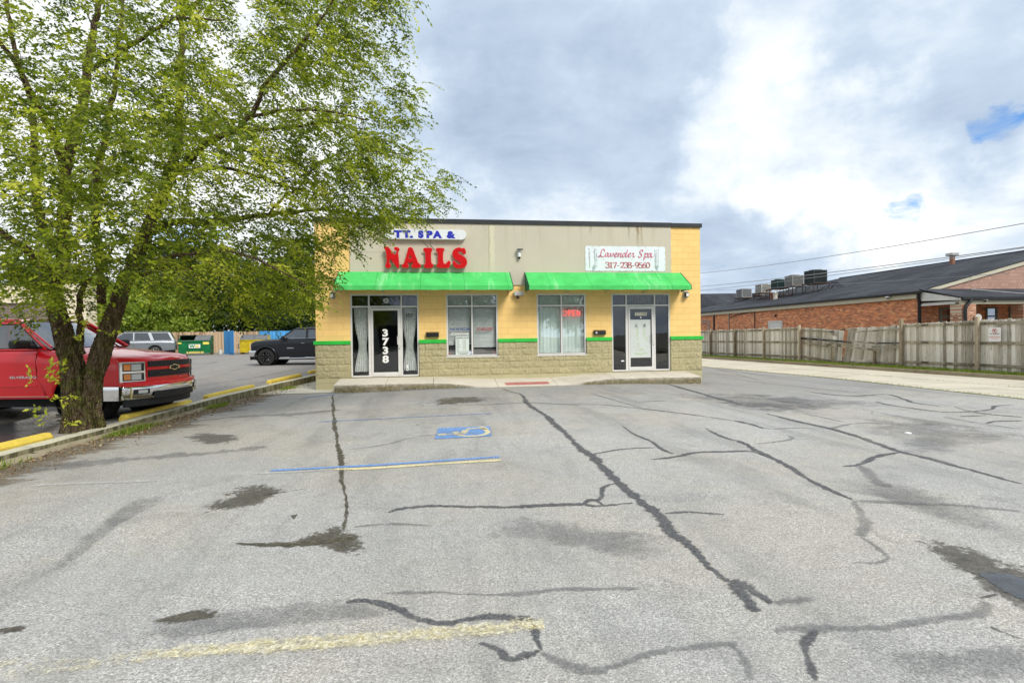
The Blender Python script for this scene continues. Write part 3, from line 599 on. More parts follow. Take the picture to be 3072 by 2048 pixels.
# sidewalk in front of the shops: raised at the doors, dipping to a ramp in the middle
def swz(x):     # top of walk along its front edge
    pts = [(.6, .235), (2.2, .235), (3.5, .225), (5.45, .075), (7.2, .075), (9.0, .225), (10.5, .23), (12.35, .215)]
    for (a, z0), (c, z1) in zip(pts, pts[1:]):
        if x <= c: return z0+(z1-z0)*sst(a, c, x)
    return pts[-1][1]
WALK = m_concrete('walk_concrete', (.55, .50, .42), .25, 1.6)
def sidewalk():
    b = MB(); joints = [.70, 2.15, 3.52, 5.42, 7.22, 9.0, 10.6, 11.83]
    for a, c in zip(joints, joints[1:]):
        xs = fr(a+.006, c-.006, .15); vs = []
        for x in xs:
            z = swz(x); zb = z+.10 if z > .2 else z+.10+.05*(1-(z-.075)/.15)
            x0 = x
            vs += [(x, -.01, zb), (x, -1.05, z+.005), (x, -1.075, z-.012), (x, -1.09, -.05)]
        n = len(xs); b.add(vs, [(i*4+j, i*4+j+1, i*4+j+5, i*4+j+4) for i in range(n-1) for j in range(3)] + [(0, 1, 2, 3), tuple((n-1)*4+k for k in range(4))])
    # chamfered left end
    o = b.build('sidewalk', WALK, smooth=35); return tag(o, kind='structure')
walk = sidewalk()
KFM = m_overlay('mossy_face', (.12, .105, .05), (.27, .23, .14), soft=.9, nz=7, amp=.55, aggregate=False, opac=.95)
def walk_stain():       # moss streaks on the walk's upright face
    b = MB(); xs = fr(.72, 11.81, .1); r_ = random.Random(4)
    for x in xs:
        z = swz(x); k = sst(.1, .16, z)
        for e, zz in ((.9*k, -.01), (.85*k, (z-.02)*.5), (.35*k, z-.02), (0, z+.004)):
            b.v.append((x, -1.0935 if zz < z-.03 else (-1.0785 if zz < z else -1.0785), zz)); b.a.append(e)
    n = len(xs); b.f = [(i*4+j, i*4+j+1, i*4+j+5, i*4+j+4) for i in range(n-1) for j in range(3)]
    b.build('moss_stain', KFM, walk, attr='edge')
walk_stain()
b = MB(); r0 = 5.62; r1 = 7.05
for i in range(13):
    for j in range(5):
        x = r0+(r1-r0)*i/12; y = -1.0+.42*j/4; z = swz(x)+.012+(.135*(y+1.05)/1.04 if True else 0)
        b.v.append((x, y, z)); b.a.append(0. if i in (0, 12) or j in (0, 4) else 1.)
b.f = [(i*5+j, (i+1)*5+j, (i+1)*5+j+1, i*5+j+1) for i in range(12) for j in range(4)]
pad = b.build('tactile_pad', REDP, walk, attr='edge')
b = MB()
for i in range(24):
    x = r0+.06+i*.057
    b.tube([(x, -.95, swz(x)+.018+.135*.1/1.04), (x, -.62, swz(x)+.018+.135*.43/1.04)], .009, 6)
b.build('ridge', mat('faded_red', (.6, .24, .22), .8), pad)
sheet('apron', fr(-1.6, 0.66, .3), fr(-1.0, 4.5, .5), lambda x, y: H(x, y)+.012 if y < -.5 else .012, CONC)
# ================================================================ SHOP BUILDING
YB = m_block('yellow_block', (.90, .605, .225), joint=.86); SM = m_block('smooth_base', (.47, .43, .26), joint=.85)
GREEN = worn('green_trim', (.03, .50, .06), .2, 5, .5); ST = m_stucco(); CAPM = worn('dark_metal_cap', (.035, .037, .042), .3, 2, .45)
ALU = worn('white_aluminium', (.68, .67, .65), .12, 3, .35); DARKIN = mat('dark_interior', (.02, .02, .022), .9)
def m_split():
    m, t, b, pos = pmat('split_face_block', .95, .2); c = (.50, .445, .265); off = t.vmath('ADD', pos, (0, 0, .055)).outputs[0]
    vec, z = wallcoord(t, off, 'x'); br = brick_node(t, vec, c, tuple(x*.9 for x in c), tuple(x*.72 for x in c), .406, .203, .006)
    n = t.noise(pos, 22, 8, .75, .4); n2 = t.noise(pos, 1., 5, .6)
    col = t.mix(1., br.outputs[0], t.ramp(n, (.3, .74), (.7, 1.18)), 'MULTIPLY'); col = t.mix(t.math('MULTIPLY', t.sstep(n2, .4, .7), .25), col, (.30, .28, .15))
    t.l.new(col, b.inputs['Base Color']); bump(t, b, n, .03, .9); return m
SPLIT = m_split()
shop = empty('shop_building', (0, 0, 0), 0, 'single storey yellow and tan block shop with two green awnings and a black roof edge', 'building')
OPEN = {'SF1': (1.02, 3.08, .36, 2.91), 'W1': (3.93, 5.555, .945, 2.91), 'W2': (6.81, 8.43, .945, 2.91), 'SF2': (9.29, 11.30, .36, 2.91)}
def panel(b, x0, x1, z0, z1, y, ops, depth=.14, cap=None):
    xs = sorted({x0, x1} | {v for o in ops for v in o[:2] if x0 < v < x1}); zs = sorted({z0, z1} | {v for o in ops for v in o[2:] if z0 < v < z1})
    for xa, xb in zip(xs, xs[1:]):
        for za, zb in zip(zs, zs[1:]):
            if any(o[0] <= xa and xb <= o[1] and o[2] <= za and zb <= o[3] for o in ops): continue
            b.add([(xa, y, za), (xb, y, za), (xb, y, zb), (xa, y, zb)], [(0, 1, 2, 3)])
    for o in ops:
        ox0, ox1, oz0, oz1 = max(o[0], x0), min(o[1], x1), max(o[2], z0), min(o[3], z1)
        if ox0 >= ox1 or oz0 >= oz1: continue
        e = .0005
        for x in (ox0, ox1): b.add([(x, y, oz0), (x, y+depth, oz0), (x, y+depth, oz1), (x, y, oz1)], [(0, 1, 2, 3)])
        for z in (oz0, oz1):
            if z0 < z < z1: b.add([(ox0, y, z), (ox1, y, z), (ox1, y+depth, z), (ox0, y+depth, z)], [(0, 1, 2, 3)])
ops = list(OPEN.values()); DEP = 15.
b = MB(); panel(b, 0, 12.38, 1.44, 5.10, 0, ops)
b.add([(0, 0, 1.44), (0, DEP, 1.44), (0, DEP, 5.1), (0, 0, 5.1)], [(0, 1, 2, 3)]).add([(12.38, 0, 1.44), (12.38, DEP, 1.44), (12.38, DEP, 5.1), (12.38, 0, 5.1)], [(0, 1, 2, 3)]).add([(0, DEP, 0), (12.38, DEP, 0), (12.38, DEP, 5.1), (0, DEP, 5.1)], [(0, 1, 2, 3)])
b.add([(0, 0, 4.6), (12.38, 0, 4.6), (12.38, DEP, 4.6), (0, DEP, 4.6)], [(0, 1, 2, 3)])
b.build('wall', YB, shop)
b = MB(); panel(b, -.015, 12.40, -.3, .345, -.03, ops, .17)
b.add([(-.015, -.03, -.3), (-.015, DEP, -.3), (-.015, DEP, .345), (-.015, -.03, .345)], [(0, 1, 2, 3)]).add([(12.4, -.03, -.3), (12.4, DEP, -.3), (12.4, DEP, .345), (12.4, -.03, .345)], [(0, 1, 2, 3)])
b.add([(-.015, -.03, .345), (12.4, -.03, .345), (12.4, 0, .345), (-.015, 0, .345)], [(0, 1, 2, 3)])
b.build('base_course', SM, shop)
# rough split-face courses: real relief
def splitface():
    b = MB(); st = .028; z0, z1 = .345, 1.40; r_ = np.random.default_rng(2)
    xs = list(np.arange(-.02, 12.401, st)); zs = list(np.arange(z0, z1+.001, (z1-z0)/38))
    brk = sorted(set([v for o in ops for v in o[:2]]))
    base = r_.normal(0, 1, (len(zs), len(xs)))
    k = np.array([.25, .5, .25])
    for _ in range(1): base = np.apply_along_axis(lambda a: np.convolve(a, k, 'same'), 0, base); base = np.apply_along_axis(lambda a: np.convolve(a, k, 'same'), 1, base)
    seg = [(-.02, 1.02), (3.08, 9.29), (11.30, 12.40)]
    for sa, sb in seg:
        xx = [x for x in xs if sa < x < sb]; xx = [sa]+xx+[sb]; o = len(b.v)
        cols = len(xx)
        for j, z in enumerate(zs):
            row = (z+.055)/.203; fz = row-math.floor(row)
            for i, x in enumerate(xx):
                xi = min(len(xs)-1, int((x+.02)/st)); u = x/.406+(.5 if int(row) % 2 else 0); fu = u-math.floor(u)
                edge = min(1, min(fz, 1-fz)*7)*min(1, min(fu, 1-fu)*14); br_ = math.sin(int(u)*12.9+int(row)*78.2)*43758.5; br_ -= math.floor(br_)
                y = -.028 - edge*(.012+.014*br_+.016*base[j, xi]) if i not in (0, cols-1) and j not in (0, len(zs)-1) else -.028
                b.v.append((x, y, z)); b.a.append(1.)
        for j in range(len(zs)-1):
            for i in range(cols-1):
                xm = (xx[i]+xx[i+1])/2; zm = (zs[j]+zs[j+1])/2
                if any(o_[0]-.01 < xm < o_[1]+.01 and o_[2] < zm for o_ in (OPEN['W1'], OPEN['W2'])): continue
                b.f.append((o+j*cols+i, o+j*cols+i+1, o+(j+1)*cols+i+1, o+(j+1)*cols+i))
    # reveals and sides
    for xa in (1.02, 3.08, 9.29, 11.30): b.add([(xa, -.04, z0), (xa, .14, z0), (xa, .14, z1), (xa, -.04, z1)], [(0, 1, 2, 3)])
    for k_ in ('W1', 'W2'):
        o_ = OPEN[k_]
        for xa in o_[:2]: b.add([(xa, -.045, o_[2]), (xa, .14, o_[2]), (xa, .14, z1), (xa, -.045, z1)], [(0, 1, 2, 3)])
        b.add([(o_[0]-.01, -.045, o_[2]), (o_[1]+.01, -.045, o_[2]), (o_[1]+.01, .14, o_[2]), (o_[0]-.01, .14, o_[2])], [(0, 1, 2, 3)])
    for xa in (-.02, 12.40): b.add([(xa, -.028, z0), (xa, DEP, z0), (xa, DEP, z1), (xa, -.028, z1)], [(0, 1, 2, 3)])
    b.build('split_face_wall', SPLIT, shop, smooth=35)
splitface()
b = MB()
for xa, xb in ((-.06, 1.02), (3.08, 3.93), (5.555, 6.81), (8.43, 9.29), (11.30, 12.44)): b.box((xa, -.07, 1.375), (xb, .02, 1.485))
b.box((-.06, .02, 1.375), (0.0, DEP, 1.485)); b.box((12.38, .02, 1.375), (12.44, DEP, 1.485))
b.build('green_band', GREEN, shop, bevel=.006)
b = MB().box((1.035, -.035, 3.18), (11.345, .01, 5.10)); b.build('stucco_panel', ST, shop, bevel=.005)
b = MB(); b.box((-.04, -.07, 5.095), (11.36, .32, 5.235)); b.box((11.365, -.062, 5.095), (12.43, .32, 5.228)); b.box((-.04, .32, 5.095), (.25, DEP, 5.23)); b.box((12.13, .32, 5.095), (12.43, DEP, 5.225)); b.build('parapet_cap', CAPM, shop, bevel=.006)
JT = mat('panel_joint', (.33, .30, .24), .9)
b = MB().box((1.04, -.0375, 4.18), (2.1, -.034, 4.19)); b.box((2.08, -.0375, 4.055), (4.6, -.034, 4.065)); b.build('panel_joint', JT, shop)
# interior rooms so the glass looks onto something
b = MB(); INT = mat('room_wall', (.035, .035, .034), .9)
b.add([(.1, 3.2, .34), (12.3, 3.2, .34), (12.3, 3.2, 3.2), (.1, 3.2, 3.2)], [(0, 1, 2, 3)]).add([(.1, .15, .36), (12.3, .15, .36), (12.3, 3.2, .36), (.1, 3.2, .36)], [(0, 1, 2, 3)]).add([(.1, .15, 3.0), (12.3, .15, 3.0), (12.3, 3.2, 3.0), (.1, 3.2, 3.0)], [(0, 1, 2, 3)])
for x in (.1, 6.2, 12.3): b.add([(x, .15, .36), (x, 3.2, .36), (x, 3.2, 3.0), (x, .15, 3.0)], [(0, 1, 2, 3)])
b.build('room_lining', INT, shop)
GL = m_glass('window_glass', (.93, .96, .95), 1.4, .24); GLD = m_glass('dark_glass', (.72, .75, .74), 1.6, .04)
def bars(b, x0, x1, z0, z1, y0, y1, vs, hs, w_=.05):
    """frame of aluminium bars: outer rim plus inner verticals/horizontals, butted"""
    b.box((x0, y0, z0), (x0+w_, y1, z1)); b.box((x1-w_, y0, z0), (x1, y1, z1))
    b.box((x0+w_, y0, z1-w_), (x1-w_, y1, z1)); b.box((x0+w_, y0, z0), (x1-w_, y1, z0+w_))
    for v in vs: b.box((v-w_/2, y0+.002, z0+w_), (v+w_/2, y1-.002, z1-w_))
    for z in hs: b.box((x0+w_, y0+.004, z-w_/2), (x1-w_, y1-.004, z+w_/2))
GASK = mat('black_gasket', (.012, .012, .013), .5)
def glazing(parent, x0, x1, z0, z1, y, glass, name='pane'):
    b = MB(); g = .012
    for a_, b_ in (((x0, y-.006, z0), (x0+g, y+.014, z1)), ((x1-g, y-.006, z0), (x1, y+.014, z1)), ((x0+g, y-.006, z0), (x1-g, y+.014, z0+g)), ((x0+g, y-.006, z1-g), (x1-g, y+.014, z1))): b.box(a_, b_)
    p = MB().add([(x0+g*.5, y, z0+g*.5), (x1-g*.5, y, z0+g*.5), (x1-g*.5, y, z1-g*.5), (x0+g*.5, y, z1-g*.5)], [(0, 1, 2, 3)]).build(name, glass, parent)
    b.build('gasket', GASK, parent)
for k_, xm in (('W1', 4.735), ('W2', 7.62)):
    x0, x1, z0, z1 = OPEN[k_]; b = MB(); bars(b, x0, x1, z0, z1, .005, .10, [xm], [2.525], .055)
    b.box((x0-.02, -.065, z0-.035), (x1+.02, .06, z0)); fo = b.build('window', ALU, shop, bevel=.003)
    for xa, xb in ((x0+.055, xm-.0275), (xm+.0275, x1-.055)):
        for za, zb in ((z0+.055, 2.4975), (2.5525, z1-.055)): glazing(fo, xa, xb, za, zb, .045, GL)
doors = {}
for k_, vl, d0, d1, mats in (('SF1', (1.575, 2.555), 1.64, 2.515, GLD), ('SF2', (9.795, 10.77), 9.865, 10.735, GLD)):
    x0, x1, z0, z1 = OPEN[k_]; b = MB(); bars(b, x0, x1, z0, z1, .005, .11, vl, [2.52], .05)
    fo = b.build('entrance_frame', ALU, shop, bevel=.003)
    for xa, xb in ((x0+.05, vl[0]-.025), (vl[1]+.025, x1-.05)):
        glazing(fo, xa, xb, z0+.05, 2.495, .05, GLD, 'side_pane')
    for xa, xb in ((x0+.05, vl[0]-.025), (vl[0]+.025, vl[1]-.025), (vl[1]+.025, x1-.05)): glazing(fo, xa, xb, 2.545, z1-.05, .05, GLD, 'transom_pane')
    db = MB(); db.box((vl[0]+.025, .02, .40), (d0, .09, 2.495)); db.box((d1, .02, .40), (vl[1]-.025, .09, 2.495)); db.build('door_jamb', ALU, fo)
    b = MB(); w_ = .075; b.box((d0, -.005, .40), (d0+w_*.75, .045, 2.48)); b.box((d1-w_, -.005, .40), (d1, .045, 2.48)); b.box((d0+w_*.75, -.005, 2.40), (d1-w_, .045, 2.48)); b.box((d0+w_*.75, -.005, .40), (d1-w_, .045, .50))
    dr = b.build('door', ALU, shop, bevel=.004); glazing(dr, d0+w_*.75, d1-w_, .50, 2.40, .02, GLD); doors[k_] = dr
    b = MB(); hx = d1-w_*.45; b.tube([(hx, -.005, 1.62), (hx-.0, -.06, 1.62), (hx-.05, -.075, 1.60), (hx-.05, -.075, 1.36), (hx, -.06, 1.34), (hx, -.005, 1.34)], .012, 8); b.build('door_handle', ALU, dr, smooth=40)
    MB().lathe([(.018, -.012), (.018, .0)], (hx, -.004, 1.22), 'y', 14).build('lock', mat('lock_metal', (.3, .28, .22), .3, 1.), dr)
# awnings
def m_canvas():
    m, t, b, pos = pmat('green_canvas', .7, .25)
    n = t.noise(pos, 2.2, 6, .6); mp = t.new('ShaderNodeMapping', {'Vector': pos, 'Scale': (4., .5, .5)}).outputs[0]; st = t.noise(mp, 1., 5, .6, .4)
    col = t.ramp(n, (.3, (.055, .46, .10)), (.7, (.085, .60, .15)))
    col = t.mix(t.math('MULTIPLY', t.sstep(st, .54, .70), .38), col, (.42, .78, .44))
    sx = t.new('ShaderNodeSeparateXYZ', {0: pos}).outputs[0]; u = t.math('ABSOLUTE', t.math('SUBTRACT', t.math('FRACT', t.math('DIVIDE', t.math('ADD', sx, .1), 1.31)), .5))
    col = t.mix(t.math('MULTIPLY', t.sstep(u, .012, .006), .5), col, (.02, .28, .05))
    col = t.mix(t.math('MULTIPLY', t.sstep(t.noise(pos, 5., 6, .7), .6, .72), .25), col, (.05, .20, .06))
    t.l.new(col, b.inputs['Base Color']); bump(t, b, t.noise(pos, 260, 2, .5), .001, .4); return m
CANV = m_canvas(); CANVD = mat('shaded_green_canvas', (.004, .14, .055), .7)  # awning ends: shade away from the sun is put into a darker canvas green
FRM = worn('awning_frame', (.42, .42, .40), .2, 6, .4, .6)
def awning(x0, x1):
    ys, zt, yf, zf, zb = -.036, 3.585, -.80, 3.095, 2.965
    b = MB(); n = 40; m_ = 10; r_ = random.Random(int(x0*10))
    for i in range(n+1):
        x = x0+(x1-x0)*i/n; sag = .006*abs(math.sin(math.pi*i/5))
        for j in range(m_+1):
            v = j/m_; b.v.append((x, ys+(yf-ys)*v, zt+(zf-zt)*v-sag*math.sin(math.pi*v)))
        b.v.append((x, yf-.004, zb+.004*math.sin(i*1.1)))
    c = m_+2; b.a = [1.]*len(b.v); b.f = [(i*c+j, i*c+j+1, (i+1)*c+j+1, (i+1)*c+j) for i in range(n) for j in range(c-1)]
    aw = b.build('awning', CANV, shop, smooth=25)
    for x in (x0-.003, x1+.003):
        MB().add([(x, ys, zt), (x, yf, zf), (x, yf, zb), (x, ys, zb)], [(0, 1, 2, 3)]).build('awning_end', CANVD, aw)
    nav = mat('navy_piping', (.01, .03, .05), .5)
    for x in (x0, x1): MB().tube([(x, ys, zt+.006), (x, yf, zf+.006), (x, yf, zb)], .009, 6).build('piping', nav, aw)
    b = MB()
    b.tube([(x0+.02, yf+.03, zb+.03), (x1-.02, yf+.03, zb+.03)], .014, 6); b.tube([(x0+.02, yf+.03, zf-.02), (x1-.02, yf+.03, zf-.02)], .014, 6)
    for k in range(5):
        x = x0+.05+(x1-x0-.1)*k/4; b.tube([(x, ys, zb+.04), (x, yf+.03, zb+.04)], .012, 6); b.tube([(x, ys, zt-.03), (x, yf+.04, zf-.02)], .012, 6)
        b.tube([(x, ys-.01, 2.93), (x, yf+.05, zb+.03)], .010, 6)
    b.build('awning_frame', FRM, aw)
    return aw
awning(.70, 5.945); awning(6.43, 11.665)
# things hung on the front
WHT = mat('white_plastic', (.78, .79, .80), .35); BLK = mat('black_plastic', (.015, .015, .016), .4); DGLASS = mat('dark_lens', (.01, .01, .012), .05)
def wall_lamp(x, label):
    t_ = empty('wall_lamp', (x, -.04, 2.87), 0, label, 'wall lamp', 'white wall lamps at the two ends of the front')
    MB().box((-.075, -.02, -.11), (.075, .04, .11)).build('back_plate', worn('lamp_housing', (.55, .54, .5), .2, 8, .5), t_, bevel=.008)
    MB().prism([(-.06, -.02, .09), (-.06, -.13, .04), (-.06, -.13, -.09), (-.06, -.02, -.09)], (.12, 0, 0)).build('housing', BLK, t_, bevel=.01)
    MB().prism([(-.045, -.132, .03), (-.045, -.14, .02), (-.045, -.14, -.07), (-.045, -.132, -.08)], (.09, 0, 0)).build('lens', mat('frosted_lens', (.75, .74, .7), .2), t_)
wall_lamp(.52, 'small wall lamp on the yellow wall left of the left green awning, behind leaves'); wall_lamp(11.84, 'small wall lamp on the yellow wall below the right end of the right green awning')
cam_ = empty('security_camera', (6.25, -.036, 4.1), 0, 'white dome security camera with a black solar panel high on the grey wall', 'camera')
MB().box((-.05, -.03, .12), (.05, 0, .22)).build('bracket', WHT, cam_); MB().obox((.02, -.11, .20), (1, 0, 0), (0, .9, .35), (0, -.35, .9), (.09, .065, .012)).build('solar_panel', mat('solar_panel', (.01, .012, .02), .15), cam_)
MB().lathe([(.02, .10), (.05, .09), (.055, -.02), (.05, -.04)], (0, -.07, 0), 'z', 20).build('housing', WHT, cam_, smooth=40); MB().lathe([(.05, -.04), (.045, -.075), (.025, -.10), (.0, -.105)], (0, -.07, 0), 'z', 20).build('lens', DGLASS, cam_, smooth=60)
b = MB(); b.tube([(-.05, -.05, -.02), (-.06, -.05, .10)], .006, 6); b.build('antenna', WHT, cam_)
box = empty('junction_box', (6.22, -.036, 2.9), 0, 'grey metal box with a small dark lamp in the gap between the awnings', 'light box')
MB().box((-.15, -.12, -.06), (.15, 0, .07)).build('box', worn('grey_box', (.5, .5, .48), .2, 8, .4), box, bevel=.008)
MB().lathe([(.02, 0), (.045, -.03), (.05, -.09), (.045, -.10)], (-.03, -.06, -.055), 'z', 14).build('flood_lamp', mat('bronze', (.06, .05, .04), .4, .6), box, smooth=40); MB().tube([(-.15, -.05, .0), (-.22, -.05, .0)], .012, 6).build('conduit', FRM, box)
def mailbox(x, label, emblem):
    t_ = empty('mailbox', (x, -.002, 1.645), 0, label, 'mailbox')
    MB().prism([(-.195, 0, -.08), (-.195, -.09, -.08), (-.195, -.09, .04), (-.195, 0, .075)], (.39, 0, 0)).build('body', mat('black_mailbox', (.012, .010, .010), .35, coat=.3), t_, bevel=.006)
    MB().prism([(-.20, 0, .079), (-.20, -.10, .043), (-.20, -.10, .03), (-.20, 0, .066)], (.40, 0, 0)).build('lid', mat('black_lid', (.018, .015, .014), .4), t_, bevel=.003)
    if emblem: MB().lathe([(.035, -.006), (.035, 0)], (-.12, -.091, -.01), 'y', 18).build('emblem', mat('pale_emblem', (.5, .5, .48), .4), t_)
mailbox(3.50, 'plain black mailbox on the wall between the left door and the left window', False); mailbox(8.87, 'black mailbox with a round pale emblem beside the right door', True)

# ---- signs
BLU = mat('blue_vinyl', (.012, .022, .40), .4); RED = mat('red_plastic', (.56, .004, .008), .5, spec=.15); PINK = mat('pink_trim', (.62, .10, .08), .5)
WS = worn('white_sign_face', (.72, .74, .76), .08, 3, .35)
s1 = empty('spa_sign', (3.335, -.036, 4.725), 0, 'white lozenge sign with blue capitals T.T. SPA & on the grey wall', 'sign')
def pill(w_, h, n=14):
    r_ = h/2; return [(w_/2-r_+r_*math.cos(a), r_*math.sin(a)) for a in [math.pi*(-.5+i/n) for i in range(n+1)]] + [(-w_/2+r_+r_*math.cos(a), r_*math.sin(a)) for a in [math.pi*(.5+i/n) for i in range(n+1)]]
MB().prism([(x, 0, z) for x, z in pill(2.50, .315)], (0, -.14, 0)).build('cabinet', worn('sign_cabinet', (.60, .60, .56), .2, 4, .5), s1, bevel=.006)
MB().prism([(x, -.1402, z) for x, z in pill(2.475, .29)], (0, -.004, 0)).build('face', WS, s1)
for ch, x, w_ in (('T', -.838, 1.2), ('T', -.578, 1.2), ('.', -.43, 1.3), ('S', -.146, 1.12), ('P', .108, 1.2), ('A', .355, 1.15), ('&', .762, 1.2)):
    text('letter', ch, .275, BLU, s1, (x, -.1452, -.098), bold=.022, sx=w_)
s2 = empty('nails_sign', (3.335, -.036, 4.0), 0, 'big red channel letters NAILS on the grey wall above the left awning', 'sign')
MB().box((-1.15, -.10, -.20), (1.12, 0, .10)).build('raceway', worn('raceway_paint', (.55, .50, .40), .12, 3, .7), s2, bevel=.004)
# outlines in a crop of the photo (8.11 px per photo px); y down
NL = {
 'N': [[(200,550),(230,522),(275,518),(310,540),(360,610),(420,690),(447,715,1),(470,690),(490,655),(480,610),(440,585),(432,560),(445,535),(500,530),(545,550),(560,580),(548,610),(530,640),(535,760),(545,880),(545,990),(530,1030),(505,1030),(470,990),(400,890),(330,830),(318,850),(318,900),(345,950),(355,985),(330,1022),(285,1035),(240,1022),(220,985),(235,940),(250,900),(248,780),(240,640),(225,600)]],
 'A': [[(760,570),(780,542),(820,530),(860,545),(885,590),(940,740),(985,860),(1010,910),(1050,940),(1065,975),(1045,1010),(990,1028),(900,1028),(850,1010),(835,970),(850,945),(875,930),(860,905),(800,905),(755,910),(748,930),(775,955),(775,990),(740,1022),(690,1030),(630,1015),(605,985),(620,950),(655,920),(700,800),(735,680)], [(803,727),(780,800,1),(840,800,1)]],
 'I': [[(1125,570),(1150,545),(1230,540),(1310,545),(1340,570),(1340,600),(1318,625),(1310,680),(1310,850),(1318,905),(1350,935),(1362,975),(1335,1015),(1250,1030),(1160,1018),(1135,985),(1140,950),(1170,915),(1172,840),(1168,690),(1160,640),(1125,600)]],
 'L': [[(1425,565),(1455,545),(1530,540),(1605,545),(1632,570),(1628,600),(1605,630),(1598,700),(1600,860),(1615,910),(1650,920),(1685,895),(1710,860),(1740,848),(1768,870),(1770,920),(1750,990),(1725,1020),(1640,1022),(1500,1022),(1455,1010),(1435,975),(1440,945),(1465,915),(1468,840),(1465,700),(1458,640),(1425,600)]],
 'S': [[(2150,660),(2125,680),(2090,675),(2060,645),(2020,622),(1985,625),(1972,650),(1990,680),(2060,720),(2130,770),(2170,830),(2175,900),(2140,980),(2070,1022),(1990,1035),(1900,1025),(1850,985),(1830,920),(1835,865),(1855,845),(1880,855),(1910,900),(1960,932),(2010,930),(2025,905),(2000,875),(1930,840),(1860,790),(1825,720),(1825,640),(1865,575),(1930,535),(2010,525),(2060,545),(2090,532),(2120,545),(2145,600)]]}
cx_, cy_, sc_ = 1185., 778., 2.52/1985.
for k_, pl_ in NL.items():
    P_ = [[((p[0]-cx_), (cy_-p[1])) + tuple(p[2:]) for p in q] for q in pl_]
    L_ = curve_shape('letter', P_, PINK, s2, .045, .004, (0, -.145, 0), scale=sc_)
    curve_shape('letter_face', P_, RED, L_, .004, 0, (0, 0, .049), (0, 0, 0), scale=sc_)
    # pull the face in a little so the pink trim shows as a rim
    f_ = [o for o in bpy.data.objects if o.parent == L_][0]; mx = sum(p[0] for p in P_[0])/len(P_[0])*sc_; my = 0.
    me = f_.data; co = np.zeros(len(me.vertices)*3); me.vertices.foreach_get('co', co); co = co.reshape(-1, 3)
    bm = bmesh.new(); bm.from_mesh(me); 
    bnd = [v for v in bm.verts]
    nrm = {}
    for f in bm.faces:
        if abs(f.normal.z) < .5:
            for v in f.verts: nrm.setdefault(v.index, Vector((0, 0, 0))); nrm[v.index] += Vector((f.normal.x, f.normal.y, 0))
    bykey = {}
    for v in bm.verts:
        key = (round(v.co.x, 5), round(v.co.y, 5)); bykey.setdefault(key, Vector((0, 0, 0)))
        if v.index in nrm: bykey[key] += nrm[v.index]
    for v in bm.verts:
        n_ = bykey[(round(v.co.x, 5), round(v.co.y, 5))]
        if n_.length > 1e-6: v.co -= n_.normalized()*.006
    bm.to_mesh(me); bm.free()
b = MB(); b.tube([(.05-.2, -.01, .58), (.0, -.02, .45), (.1, -.01, .33)], .008, 6); b.tube([(.13, -.01, .58), (.14, -.02, .42), (.28, -.01, .27)], .008, 6); b.build('cable', FRM, s2)
# banner
s3 = empty('spa_banner', (9.775, -.036, 4.04), 0, 'white banner with pink script Lavender Spa and a phone number, screwed to the grey wall', 'banner')
BN = worn('banner_vinyl', (.74, .79, .82), .06, 2, .45); b = MB()
nx, nz = 28, 9
for j in range(nz+1):
    for i in range(nx+1):
        x = -1.36+2.72*i/nx; z = -.405+.81*j/nz; b.v.append((x, -.012-.006*math.sin(x*7+z*3)*math.sin(z*5+1), z+.0035*math.sin(x*9)))
b.a = [1.]*len(b.v); b.f = [(j*(nx+1)+i, j*(nx+1)+i+1, (j+1)*(nx+1)+i+1, (j+1)*(nx+1)+i) for j in range(nz) for i in range(nx)]
b.build('sheet', BN, s3, smooth=60)
b = MB()
for i in range(13):
    for z in (-.39, .39): b.lathe([(.008, -.006), (.008, 0)], (-1.34+2.68*i/12, -.02, z), 'y', 8)
for i in range(6): b.lathe([(.007, -.006), (.007, 0)], (-.75+1.6*i/5, -.02, -.03), 'y', 8)
for z in (-.2, 0, .2):
    for x in (-1.34, 1.34): b.lathe([(.008, -.006), (.008, 0)], (x, -.02, z), 'y', 8)
b.build('screw_heads', BLK, s3)['kind'] = 'stuff'
PK = mat('pink_ink', (.55, .12, .20), .5); PK2 = mat('rose_ink', (.50, .12, .15), .5)
def pen(strokes, wthick, mat_, parent, name, y=-.0205, sc=.01, ox=0, oz=0, nib=R(35), thin=.35):
    """calligraphic strokes: a broad nib held at an angle; each stroke at its own depth so none coincide"""
    b = MB(); nv = Vector((math.cos(nib), math.sin(nib)))
    for si, st_ in enumerate(strokes):
        pts = smooth_pts(st_, 8); yy = y-.0006*(si % 6)
        for i, p in enumerate(pts):
            a = pts[max(0, i-1)]; c = pts[min(len(pts)-1, i+1)]; d = Vector((c[0]-a[0], c[1]-a[1])); d = d.normalized() if d.length > 0 else Vector((1, 0)); n_ = Vector((-d.y, d.x))
            w_ = wthick*(thin+(1-thin)*abs(n_.dot(nv)))/2
            for s_ in (-1, 1): b.v.append((ox+(p[0]+n_.x*w_*s_)*sc, yy, oz+(p[1]+n_.y*w_*s_)*sc)); b.a.append(1.)
        n = len(pts); o = len(b.v)-2*n; b.f += [(o+2*i, o+2*i+1, o+2*i+3, o+2*i+2) for i in range(n-1)]
    return b.build(name, mat_, parent)
